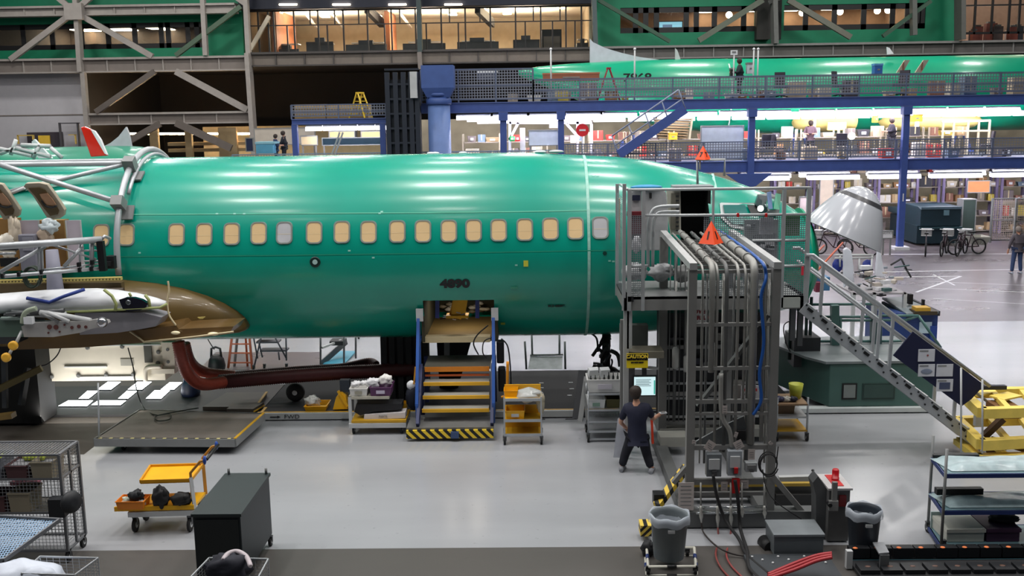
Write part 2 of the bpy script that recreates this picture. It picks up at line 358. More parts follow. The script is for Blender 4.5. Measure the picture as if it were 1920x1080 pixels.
for px in [540, 615, 722, 800, 860, 985, 1036, 1078]: b.bb(P(px, 70, WY).x-.04, WY-.15, mz0, P(px, 70, WY).x+.04, WY-.05, P(780, 44, WY).z, MUL)
for px in [582, 628, 673, 750, 843, 900, 1000, 1050]: b.bb(P(px, 30, WY).x-.035, WY-.15, P(780, 44, WY).z, P(px, 30, WY).x+.035, WY-.05, mz1, MUL)
struct(b, 'trim_%d' % n); n += 1
mull_window(3, q0, q1, rz0, rz1, WY+.1, pxs([1192, 1211, 1231, 1287, 1306, 1340, 1395], 36), [], .3)
mull_window(4, q2, q3, rz0, rz1, WY+.1, pxs([1511, 1565, 1620, 1674, 1702, 1712, 1722, 1730], 36), [], .3)
mull_window(5, xRR+.2, 33, P(1860, 64, WY).z, P(1860, -20, WY).z, WY-.1, pxs([1826, 1858, 1890, 1909], 36), [P(1860, 10, WY).z], .12)
# dark service shaft left of the 1450 column
b = B(); pbox(b, 1420, -40, 1446, 74, WY-.6, .6, M((46, 44, 42), .7)); struct(b, 'trim_%d' % n); n += 1
b = B(); pbox(b, 1458, -40, 1466, 74, WY-.4, .4, M((20, 18, 18), .7)); struct(b, 'trim_%d' % n); n += 1
# --------------------------------------------------- office lamps and contents
LAMP = M((255, 236, 205), emis=16.); LAMPW = M((255, 225, 180), emis=30.); TUBE = M((250, 246, 255), emis=26.)
def lamp(x, y, z, sx, sy, m, grp, lab, nm='ceiling_lamp'):
    t = thing(nm, lab, 'lamp', (x, y, z), grp)
    b = B(); b.bb(x-sx/2-.04, y-sy/2-.04, z+.02, x+sx/2+.04, y+sy/2+.04, z+.1, LG); b.build('lamp_housing', t)
    b = B(); b.bb(x-sx/2, y-sy/2, z-.03, x+sx/2, y+sy/2, z+.02, m); b.build('diffuser', t)
    return t
proto = None
for i, (px, py) in enumerate([(5, 60), (30, 65), (50, 53), (73, 58), (103, 64), (120, 51), (152, 58), (170, 62), (195, 49), (217, 55), (240, 60), (268, 47), (290, 52), (310, 58), (352, 44)]):
    Yl = min(max(P(px, py, Z=12.58).y, WY+7.5), WY+15); p = P(px, py, Y=Yl)
    lamp(p.x, Yl, 12.55, .9, 1.7, LAMP, 'ceiling lamps in the left office', 'bright ceiling lamp inside the left office behind green wall')
for i, (px, py) in enumerate([(1256, 17), (1327, 23), (1331, 16), (1405, 20), (1409, 14), (1483, 19), (1490, 12), (1560, 16), (1577, 9), (1640, 14), (1655, 7)]):
    Yl = min(max(P(px, py, Z=12.8).y, WY+4), WY+11); lamp(P(px, py, Yl).x, Yl, 12.78, 1.1, 1.3, LAMP, 'strip lamps in the right offices', 'strip ceiling lamp inside the offices above the far aeroplane')
for px, py in [(1367, 28), (1504, 24), (1575, 22), (1645, 20), (1665, 19)]:
    p = P(px, py, WY+4); b = B(); b.ell(p, (.2, .2, .2), LAMPW, 12); b.cyl(p+V((0, 0, .28)), p+V((0, 0, .8)), .02, DARK, 6)
    tag(b.build('globe_lamp'), 'glowing round pendant lamp in the right offices', 'lamp', 'round pendant lamps in the right offices')
for i, px in enumerate([530, 600, 640, 700, 742, 845, 905, 950, 1050]):
    lamp(P(px, 30, WY+3.5).x, WY+2.2+(i % 2)*3, 12.3, .5, .6, LAMPW, 'ceiling spots in the middle office', 'warm spot lamp on the sloping ceiling of the glazed middle office')
for i, px in enumerate([540, 640, 745, 850]):
    p = P(px, 8, WY-.7); b = B(); b.bb(p.x-.5, WY-.75, p.z-.05, p.x+.5, WY-.6, p.z+.03, LAMP)
    tag(b.build('fascia_light'), 'small strip light on the dark fascia above middle office', 'light', 'strip lights on the office fascia')
for i, (a, bb_, c, d_) in enumerate([(508, 45, 590, 98), (708, 30, 738, 90)]):   # timber partitions
    x = P(a+10, 60, WY+2).x; b = B(); b.bb(x, WY+.8+i*2, zf, x+.3, WY+6, 12.35, M((150, 92, 62), .6, 0, .15, 1)); tag(b.build('timber_partition'), ['timber partition nearest the left end of the middle office', 'timber partition behind the centre of middle office'][i], 'partition')
for i, (x0, y0, x1, y1, hx) in enumerate([(574, 70, 625, 98, 0), (648, 75, 725, 97, 0), (755, 73, 835, 92, 0), (857, 70, 935, 92, 0), (962, 66, 1012, 90, 0), (1082, 72, 1104, 90, 1), (512, 84, 560, 98, 0)]):
    x0_, z0_, x1_, z1_ = ext(x0, y0, x1, y1, WY+1.2); z0_ = zf
    t = thing('office_cubicle', 'dark grey office cubicle number behind the middle glazing', 'cubicle', ((x0_+x1_)/2, WY+1.5, zf), 'cubicles in the middle office'); t['label'] = 'dark grey cubicle partitions behind the glazing of the middle office'
    b = B(); b.bb(x0_, WY+1.2, zf, x1_, WY+1.3, z1_-.25, M((70, 70, 72), .8)); b.bb(x0_, WY+1.3, zf, x0_+.1, WY+3, z1_-.25, M((70, 70, 72), .8)); b.build('partition', t)
    b = B(); w = x1_-x0_; b.bb(x0_+w*.3, WY+1.4, z1_-.3, x0_+w*.65, WY+1.8, z1_, M((58, 60, 64), .7)); b.build('cabinet', t)
    b = B(); b.bb(x0_+w*.1, WY+1.8, zf+.7, x0_+w*.9, WY+2.6, zf+.75, LG); b.build('desk', t)
x0_, z0_, x1_, z1_ = ext(1016, 55, 1053, 90, WY+1.5)
t = thing('wall_cabinet', 'tall black cabinet with screen in middle office right side', 'cabinet', ((x0_+x1_)/2, WY+1.8, zf)); b = B(); b.bb(x0_, WY+1.5, zf, x1_, WY+2.1, z1_, BLACK); b.build('body', t); b = B(); b.bb(x0_+.1, WY+1.45, zf+.2, x1_-.1, WY+1.5, zf+.9, M((90, 82, 74), .4)); b.build('screen', t)
for i, (a, c) in enumerate([(568, 690), (618, 700), (700, 760), (745, 800)]):     # sloped ceiling struts
    p = P(a, 18, WY+2.5); q = P(a+26, 52, WY+6); b = B(); b.bar(p, q, .12, .12, M((150, 140, 130), .6)); tag(b.build('ceiling_strut'), 'thin diagonal brace under the lit ceiling of middle office', 'brace', 'ceiling braces in the middle office')
for i, (a, c) in enumerate([(688, 705), (895, 910)]):
    b = B(); b.bar(P(a, 16, WY+.6), P(a+28, 44, WY+4), .3, .5, MUL); tag(b.build('dark_roof_brace'), ['thick dark brace left of the centre column in glazed office', 'thick dark brace right of the centre column in glazed office'][i], 'brace')
b = B(); b.bar(P(470, 92, WY-.3), P(505, 30, WY-.3), .2, .22, M((190, 180, 160), .6)); tag(b.build('slanted_pipe'), 'pale slanted pipe at left end of the glazed office', 'pipe')
# office: screen on the right, coats, small clutter
x0_, z0_, x1_, z1_ = ext(1236, 41, 1279, 63, WY+1)
t = thing('wall_screen', 'large lit presentation screen in the right office window', 'screen', ((x0_+x1_)/2, WY+1, z0_)); b = B(); b.bb(x0_-.05, WY+1.02, z0_-.05, x1_+.05, WY+1.1, z1_+.05, BLACK); b.build('bezel', t); b = B(); b.bb(x0_, WY+1, z0_, x1_, WY+1.02, z1_, M((150, 205, 225), emis=1.0)); s_ = b.build('display', t)
b = B(); b.bb(x0_+.2, WY+.98, z0_+.1, x0_+.75, WY+1, z1_-.15, M((120, 140, 170), emis=.6)); b.build('picture', s_)
for i in range(34):
    px = random.choice([random.uniform(2, 370), random.uniform(1290, 1410), random.uniform(1475, 1690), random.uniform(1805, 1915)])
    Y = WY+random.uniform(.7, 2); x = P(px, 60, Y).x; w = random.uniform(.3, 1.); h = random.uniform(.2, .7) ; base = (lz0 if px < 400 else rz0)-.3
    c = random.choice([(190, 150, 60), (80, 70, 70), (120, 60, 50), (50, 50, 60), (170, 170, 160), (60, 80, 60)])
    b = B(); b.bb(x-w/2, Y, zf, x+w/2, Y+.4, base+h, M(c, .7)); b.bb(x-w*.35, Y+.05, base+h, x+w*.3, Y+.35, base+h+.1, M((90, 90, 90), .6))
    L = px < 400
    tag(b.build('office_cupboard'), 'low cupboard seen through the %s office windows' % ('left' if L else 'right'), 'cupboard', 'cupboards in the %s offices' % ('left' if L else 'right'))
# ================================================================== BLUE WORK DECKS, FAR AEROPLANES
DY = 45.0; D1 = DY+4
MESHP = grid_mat((128, 132, 146), .12, .3)
zu1, zu0 = P(1407, 184, DY).z, P(1407, 204, DY).z      # upper deck fascia
zl1, zl0 = P(1600, 299, DY).z, P(1600, 320, DY).z      # lower deck fascia
xu0 = P(1000, 190, DY).x; xdl = P(790, 190, DY).x; xr = 24.5
def deck(name, label, x0, x1, z1, z0, y0, y1):
    t = thing(name, label, 'platform', ((x0+x1)/2, y0, z0))
    b = B(); b.bb(x0, y0, z0, x1, y0+.25, z1, BLUEM); b.bb(x0, y0-.06, z1-.04, x1, y0, z1, M((80, 96, 150), .5)); b.bb(x0, y0-.06, z0, x1, y0, z0+.04, M((80, 96, 150), .5)); b.build('fascia', t)
    b = B(); b.bb(x0, y0+.25, z1-.12, x1, y1, z1-.02, M((90, 92, 104), .6)); b.build('deck_plate', t)
    b = B()
    k = int((x1-x0)/2.2)
    for i in range(k+1):
        x = x0+(x1-x0)*i/k; b.bb(x-.06, y0+.25, z0+.05, x+.06, y1, z1-.12, BLUEM)
    b.build('joists', t)
    return t
def railing(t, x0, x1, z, y, h, step, infill=True, col=None, name='railing'):
    col = col or M((92, 102, 128), .5)
    b = B(); k = max(1, round((x1-x0)/step))
    for i in range(k+1):
        x = x0+(x1-x0)*i/k; b.bb(x-.03, y-.03, z, x+.03, y+.03, z+h, col)
    for hz in (h, h*.5, .12): b.bb(x0, y-.025, z+hz-.025, x1, y+.025, z+hz+.025, col)
    o = b.build(name, t)
    if infill:
        g = B(); g.add([(x0, y, z+.1), (x1, y, z+.1), (x1, y, z+h), (x0, y, z+h)], [(0, 1, 2, 3)], MESHP); g.build('wire_mesh_panel', o)
    return o
up = deck('upper_work_deck', 'upper blue steel work deck in front of the far aeroplane', xdl, xr, zu1, zu0, DY, D1)
hU = P(1407, 143, DY).z-zu1
railing(up, xu0, xr, zu1, DY, hU, 2.1)
railing(up, xdl, xu0, zu1, DY, P(880, 152, DY).z-zu1+.5, 1.4)
lo = deck('lower_work_deck', 'lower blue steel work deck, mid height behind the near aeroplane', P(436, 300, DY).x, xr, zl1, zl0, DY, D1+3.6)
hL = P(1600, 263, DY).z-zl1
railing(lo, P(1050, 300, DY).x, xr, zl1, DY, hL, 2.1)
railing(lo, P(436, 300, DY).x, P(1050, 300, DY).x, zl1, DY, hL-.25, 2.1, col=M((120, 140, 160), .5))
# columns
for i, (px, w) in enumerate([(1692, .27), (1406, .27), (1052, .26), (945, .28), (1230, .2)]):
    x = P(px, 300, DY).x; top = zu0 if px != 1230 else zl0
    t = thing('deck_column', ['blue deck column with white foot between radome and bicycles', 'blue deck column rising beside the hinged orange marker', 'blue deck column left of the red round sign', 'blue deck column right of the thick blue duct', 'blue deck column hidden under lower deck'][i], 'column', (x, DY-.2, 0))
    b = B(); b.bb(x-w/2, DY-.3, 0, x+w/2, DY-.05, top, BLUEM); b.build('shaft', t)
    b = B(); b.bb(x-w*.7, DY-.4, top-.35, x+w*.7, DY, top, BLUEM); b.build('capital', t)
    b = B(); b.bb(x-w*1.2, DY-.5, 0, x+w*1.2, DY+.1, .12, WHITE if i == 0 else BLUEM); b.build('foot', t)
    if i == 1:
        b = B(); b.prism([(x-1.1, DY-.38, zl0-.05), (x+.9, DY-.38, zl0-.05), (x+.2, DY-.38, zl0-.6), (x-.3, DY-.38, zl0-.6)], (0, .2, 0), BLUEM); b.build('gusset', t)
    if i == 0: text('I', .5, (x, DY-.32, P(1687, 370, DY).z), WHITE, 'lettering', t)
# thick light blue duct at 795-850 and dark lift mast 725-790
DB = M((62, 88, 150), .45); DB2 = M((92, 118, 172), .45)
x = P(823, 200, DY-.8).x
t = thing('air_duct', 'thick round blue duct with flared square head', 'duct', (x, DY-.8, 0))
zz = [P(823, q, DY-.8).z for q in (123, 140, 165, 183, 192)]
b = B(); b.loft([[V((x+sx*w, DY-.8+sy*w*.8, z)) for sx, sy in ((-1, -1), (1, -1), (1, 1), (-1, 1))] for w, z in ((.68, zz[0]), (.68, zz[2]), (.47, zz[3]))], DB, smooth=False); b.build('flared_head', t)
b = B(); b.lathe((x, DY-.8, 0), [(.5, 0), (.48, zz[4]), (.48, zz[4])], DB2, 24); b.build('pipe', t)
b = B(); b.lathe((x, DY-.8, zz[4]-.1), [(.53, 0), (.55, .1), (.55, .2), (.5, .3)], DB, 24); b.lathe((x, DY-.8, zz[4]+.25), [(.47, 0), (.52, .06), (.5, .14)], DB, 24); b.build('collar', t)
t = thing('lift_mast', 'tall dark navy lift mast left of the blue duct', 'mast', (P(757, 200, 44).x, 44, 0))
NV = M((20, 28, 44), .5); 
b = B(); x0, z0, x1, z1 = ext(723, 135, 787, 285, 44)
for a in (0, .28, .55, .8, 1): xx = x0+(x1-x0-.2)*a; b.bb(xx, 44, 0, xx+.2, 44.2, z1, NV)
for k in range(14): b.bb(x0, 44.02, k*.62, x1, 44.12, k*.62+.08, NV)
b.build('frame', t); b = B(); b.bb(x0+.1, 44.3, 0, x1-.1, 45.6, z1-.3, M((16, 24, 40), .5)); b.build('cage_body', t)
b = B(); b.bb(x1-.35, 43.7, z1-1.1, x1-.05, 43.95, z1, LG); b.build('head_plate', t)
# left blue mezzanine
zm1, zm0 = P(635, 222, DY).z, P(635, 233, DY).z
xa, xb = P(547, 228, DY).x, P(724, 228, DY).x
t = deck('left_mezzanine', 'small blue mezzanine left of the dark lift mast', xa, xb, zm1, zm0, DY, DY+4)
railing(t, xa, xb, zm1, DY, P(635, 196, DY).z-zm1, 2.)
for px in (553, 718): b = B(); xx = P(px, 260, DY).x; b.bb(xx-.12, DY-.05, zl1, xx+.12, DY+.2, zm0, BLUEM); b.build('post', t)
for i, (px0, px1) in enumerate([(552, 610), (612, 690)]):
    b = B(); x0, z0, x1, z1 = ext(px0, 204, px1, 219, DY+.8); b.bb(x0, DY+.8, zm1, x1, DY+1.8, z1+.2, M((150, 128, 92), .7)); b.bb(x0+.05, DY+.75, z1, x1-.05, DY+.8, z1+.14, M((170, 146, 105), .7)); tag(b.build('storage_crate'), ['tan crate at left on the small blue mezzanine', 'longer tan crate at middle of the small blue mezzanine'][i], 'crate')
# yellow ladder on it
def aladder(name, label, base, h, w, mat, rungs=7, parent=None, spread=.5, rz=0):
    t = thing(name, label, 'ladder', base); c = V(base); R = Matrix.Rotation(rz, 3, 'Z')
    def q(x, y, z): return c+R @ V((x, y, z))
    for nm, s in (('front_frame', -1), ('rear_frame', 1)):
        b = B()
        for sx in (-1, 1): b.bar(q(sx*w/2, s*spread, 0), q(sx*w*.35, s*.04, h), .06, .04, mat)
        for k in range(1, rungs):
            f = k/rungs; ww = w/2*(1-f*.3); yy = s*(spread*(1-f)+.04*f); b.bar(q(-ww, yy, h*f), q(ww, yy, h*f), .06 if s < 0 else .03, .03, mat)
        b.build(nm, t)
    b = B(); b.box(q(0, 0, h), (w*.75, .2, .06), mat, rz=rz); b.build('top_cap', t)
    return t
aladder('step_ladder', 'yellow step ladder standing on the small blue mezzanine', (P(676, 208, DY+.4).x, DY+.4, zm1), P(676, 174, DY+.4).z-zm1, .45, M((225, 190, 60), .5), 6, rz=.9)
# under-deck fluorescent lamps
def tube_lamp(x, y, z, L, grp, lab):
    t = thing('fluorescent_lamp', lab, 'lamp', (x, y, z), grp)
    b = B(); b.bb(x-L/2, y-.12, z-.03, x+L/2, y+.12, z+.05, LG); b.build('lamp_housing', t)
    b = B()
    for dy in (-.07, .07): b.cyl((x-L/2+.03, y+dy, z-.11), (x+L/2-.03, y+dy, z-.11), .07, TUBE, 8)
    b.build('tubes', t)
    b = B(); b.add([(x-L/2, y-.13, z-.02), (x+L/2, y-.13, z-.02), (x+L/2, y-.2, z-.2), (x-L/2, y-.2, z-.2)], [(0, 1, 2, 3)], M((245, 243, 255), emis=3.)); b.build('glow_strip', t)  # emissive strip imitates the bloom that thickens the tubes
k = 0
for row, yy in enumerate((DY+.55, DY+1.9, DY+3.2)):
    x = P(852, 210, DY).x+row*.4
    while x < 23.5:
        if random.random() > .06: tube_lamp(x+.8, yy, zu0-.1-row*.1, 1.5, 'lamps under the upper work deck', 'fluorescent lamp hung under the upper blue work deck'); k += 1
        x += random.choice([1.62, 1.62, 1.9])
for row, yy in enumerate((DY+.5, DY+2.2)):
    x = P(1380, 320, DY).x+row*.5
    while x < 23.5:
        tube_lamp(x+1.3, yy, zl0-.2, 2.3, 'lamps under the lower work deck', 'long fluorescent lamp hung under the lower blue work deck'); x += random.choice([2.7, 3.1])
x = P(565, 236, DY).x
for i in range(5): 
    tube_lamp(x+.45+i*.78, DY+.6, zm0-.08, .74, 'lamps under the small mezzanine', 'fluorescent lamp under the small blue mezzanine')
for px in (740, 760, 768): pass
# low warehouse lamps at left (y~250)
for px in [245, 273, 288, 296, 311, 328, 345, 368, 395, 412, 434, 455, 462]:
    p = P(px, 251, 62); b = B(); b.bb(p.x-.3, p.y-.15, p.z-.05, p.x+.3, p.y+.15, p.z+.06, LAMPW); tag(b.build('warehouse_lamp'), 'small lamp in the row in the low opening at left', 'lamp', 'row of lamps in the low opening')
b = B()
for px, w in [(283, .5), (348, .4), (413, .5), (430, .6)]: xx = P(px, 268, 60.5).x; b.bb(xx-w/2, 61, 0, xx+w/2, 61.3, 5.6, M((160, 140, 105), .7))
for py in (270, 282): b.bb(P(310, 270, 61).x, 61.4, P(370, py, 61).z-.1, P(460, 270, 61).x, 61.6, P(370, py, 61).z+.1, M((150, 130, 95), .7))
tag(b.build('warehouse_rack'), 'tan steel rack in the bright low opening at left', 'rack')
# ------------------------------------------------------------------ aeroplane skins
def ring(x, zt, zb, a, yc, n=72, rc=None):
    zc = (zt+zb)/2; bb_ = (zt-zb)/2
    return [V((x, yc-a*math.cos(t), zc+bb_*math.sin(t))) for t in [2*math.pi*k/n for k in range(n)]]
def interp(st, x):
    for i in range(len(st)-1):
        if st[i][0] <= x <= st[i+1][0]:
            f = (x-st[i][0])/(st[i+1][0]-st[i][0]); f2 = f
            return [st[i][j]+(st[i+1][j]-st[i][j])*f2 for j in range(1, 4)]
    return list(st[0][1:] if x < st[0][0] else st[-1][1:])
FAR = M((0, 150, 112), .35, 0, .08, .8, coat=.3)
SEAM = M((190, 205, 200), .5)
FY = 51.0; zft, zfb = P(1500, 109, FY).z, P(1400, 251, FY).z
fp = thing('far_airplane', 'green unpainted aeroplane fuselage behind the upper blue deck', 'aeroplane', (12, FY, zfb))
st = []
for px, tp, bt in [(972, 131, 142), (1010, 125, 158), (1060, 120, 178), (1110, 117, 200), (1170, 114, 222), (1250, 111.5, 240), (1340, 110, 249)]:
    x = P(px, 130, FY).x; zt = P(px, tp, FY).z; zb = P(px, bt, FY).z; st.append((x, zt, zb, min(1.88, (zt-zb)/2)))
st += [(x, zft, zfb, 1.88) for x in (12, 16, 20, 26)]
b = B(); b.loft([ring(s[0], s[1], s[2], s[3], FY) for s in st], FAR); skin = b.build('fuselage_skin', fp)
b = B(); b.prism([P(1106, 72, FY), P(1112, 79, FY), P(1135, 90, FY), P(1165, 99, FY), P(1200, 107, FY), P(1245, 113, FY), P(1240, 120, FY), P(1106, 122, FY)], (0, .12, 0), M((190, 196, 205), .4)); b.build('dorsal_fin', fp)
b = B(); b.prism([P(1266, 90, FY), P(1270, 94, FY), P(1276, 111, FY), P(1266, 112, FY)], (0, .08, 0), LG); b.build('antenna', fp)
text('7868', .52, P(1195, 146, FY-1.92) , BLACK, 'fuselage_number', fp, font_w=1.3, bold=.015)
b = B()
for px in (1359, 1218):
    x = P(px, 130, FY).x; r1 = ring(x-.03, zft+.01, zfb-.01, 1.89, FY); r2 = ring(x+.03, zft+.01, zfb-.01, 1.89, FY)
    if px == 1359: b.loft([r1, r2], SEAM, caps=False)
b.build('seam_tape', fp)
b = B(); b.prism([P(1663, 88, FY-1), P(1668, 90, FY-1), P(1676, 101, FY-1), P(1664, 102, FY-1)], (0, .08, 0), WHITE); b.build('wingtip', fp)
for px in (1683, 1718):
    d_ = B(); x0, z0, x1, z1 = ext(px, 113, px+20, 136, FY-2.1); d_.loft([[V((x0+.25, FY-2.3, z1)), V((x1, FY-2.3, z1)), V((x1-.2, FY-2.0, z0)), V((x0, FY-2.0, z0))], [V((x0+.25, FY-2.2, z1)), V((x1, FY-2.2, z1)), V((x1-.2, FY-1.9, z0)), V((x0, FY-1.9, z0))]], M((200, 190, 170), .5), smooth=False)
    d_.bb(x0+.2, FY-2.25, z0+.1, x1-.25, FY-2.15, z1-.1, M((110, 70, 50), .6)); d_.build('exit_hatch', fp)
FAIR = M((200, 182, 110), .5, 0, .06)
for px0, px1, nm in ((1482, 1600, 1), (1645, 1845, -1)):
    x0, z0, x1, z1 = ext(px0, 203, px1, 247, FY-1.4); b = B(); cx = (x0+x1)/2
    L = x1-x0
    rr = []
    for i in range(13):
        f = i/12; s_ = (1-(2*abs(f-.5))**3.)**.5 if 0 < f < 1 else .05
        if nm == 1 and f > .5: s_ = 1
        rr.append([V((x0+L*f, FY-1.2+math.cos(t)*.9*s_, (z0+z1)/2+math.sin(t)*(z1-z0)/2*s_)) for t in [2*math.pi*k/20 for k in range(20)]])
    b.loft(rr, FAIR); b.build('wing_fairing', fp)
    b = B(); b.bb(x0+L*.3, FY-2.25, z0+.15, x0+L*.33, FY-2.1, z1-.1, WHITE); b.build('tape', fp)
    if nm == 1: b = B(); pbox(b, 1552, 229, 1587, 244, FY-2.4, .1, M((225, 210, 110), .6)); b.build('yellow_cover', fp)
for px in (1180, 1500, 1800):   # cradle stands
    x = P(px, 250, FY).x; b = B()
    for sx in (-1, 1): b.bar((x+sx*.5, FY, zl1), (x+sx*.2, FY, zfb+.02), .2, .2, BLUEM)
    b.bb(x-.6, FY-.3, zl1, x+.6, FY+.3, zl1+.1, BLUEM); tag(b.build('cradle_stand'), 'blue cradle stand under the far aeroplane', 'stand', 'cradle stands of the far aeroplane')
# aeroplane parked just behind the near one (top left)
BY = 33.0
bp_ = thing('rear_airplane', 'green fuselage parked just behind the near one at left', 'aeroplane', (-14, BY, 1.4))
st = []
for px, tp in [(-200, 280), (60, 277), (200, 273.5), (240, 273.5), (262, 275), (282, 279), (300, 286), (308, 294)]:
    x = P(px, 280, BY).x; zt = P(px, tp, BY).z; d = (5.35-zt); st.append((x, zt, 1.5+d, 1.88-d*.5))
b = B(); b.loft([ring(s[0], s[1], s[2], max(s[3], .3), BY) for s in st], M((0, 140, 108), .4, 0, .08, .8, coat=.3)); b.build('fuselage_skin', bp_)
b = B(); b.prism([P(193, 275, BY), P(207, 268, BY), P(222, 256, BY), P(236, 238, BY), P(241, 250, BY), P(246, 275, BY)], (0, .12, 0), M((185, 188, 195), .4)); b.build('dorsal_fin', bp_)
b = B(); b.prism([P(59, 266, 27), P(64, 261, 27), P(97, 297, 27), P(72, 297, 27)], (0, .1, 0), M((190, 205, 205), .35)); b.build('small_winglet', bp_, 'white winglet')
b = B()
pts = [(151, 239), (156, 237), (163, 240), (170, 243), (200, 292), (170, 294)]
b.prism([P(x, y, 25) for x, y in pts], (0, .14, 0), M((214, 40, 22), .2, coat=.6)); o = b.build('large_winglet', bp_, 'bright red glossy winglet', .02)
b = B(); b.prism([P(170, 243, 24.98), P(177, 246, 24.98), P(188, 262, 24.98), P(192, 272, 24.98), P(200, 290, 24.98), P(196, 288, 24.98)], (0, .1, 0), WHITE); b.build('white_leading_edge', o)
b = B()
for p, q in (((0, 288), (30, 277)), ((0, 279), (60, 292)), ((30, 277), (95, 294)), ((62, 297), (75, 272)), ((95, 277), (116, 296)), ((20, 290), (30, 262)), ((40, 272), (95, 274))):
    b.tube([P(*p, 24), P(*q, 24)], .05, LG, 6)
tag(b.build('rear_rail_frame'), 'pale tube frame around the rear aeroplane at far left', 'frame')
# yellow / dark bay in the left wall panel, grey door frame
b = B(); pbox(b, 51, 248, 113, 275, 59.2, .4, M((58, 52, 60), .7)); tag(b.build('loading_bay'), 'dark loading bay opening with yellow door in white wall', 'bay')
b = B(); pbox(b, 72, 254, 93, 271, 59.05, .1, M((225, 185, 60), .6)); tag(b.build('yellow_door'), 'yellow door leaf in the dark loading bay', 'door')
b = B()
for q in ((111, 230, 114, 276), (145, 230, 148, 276), (111, 230, 148, 232)): pbox(b, *q, 58.9, .15, M((74, 72, 76), .6))
tag(b.build('door_frame'), 'tall grey goal-shaped door frame on the white wall', 'frame')
b = B()
for q in ((32, 253, 34, 270), (32, 253, 60, 255), (60, 253, 63, 262), (128, 252, 142, 253.5), (140, 252, 142, 270)): pbox(b, *q, 58.9, .12, M((205, 175, 90), .6))
tag(b.build('yellow_guard_rail'), 'thin yellow guard rails on the white wall panel', 'rail')
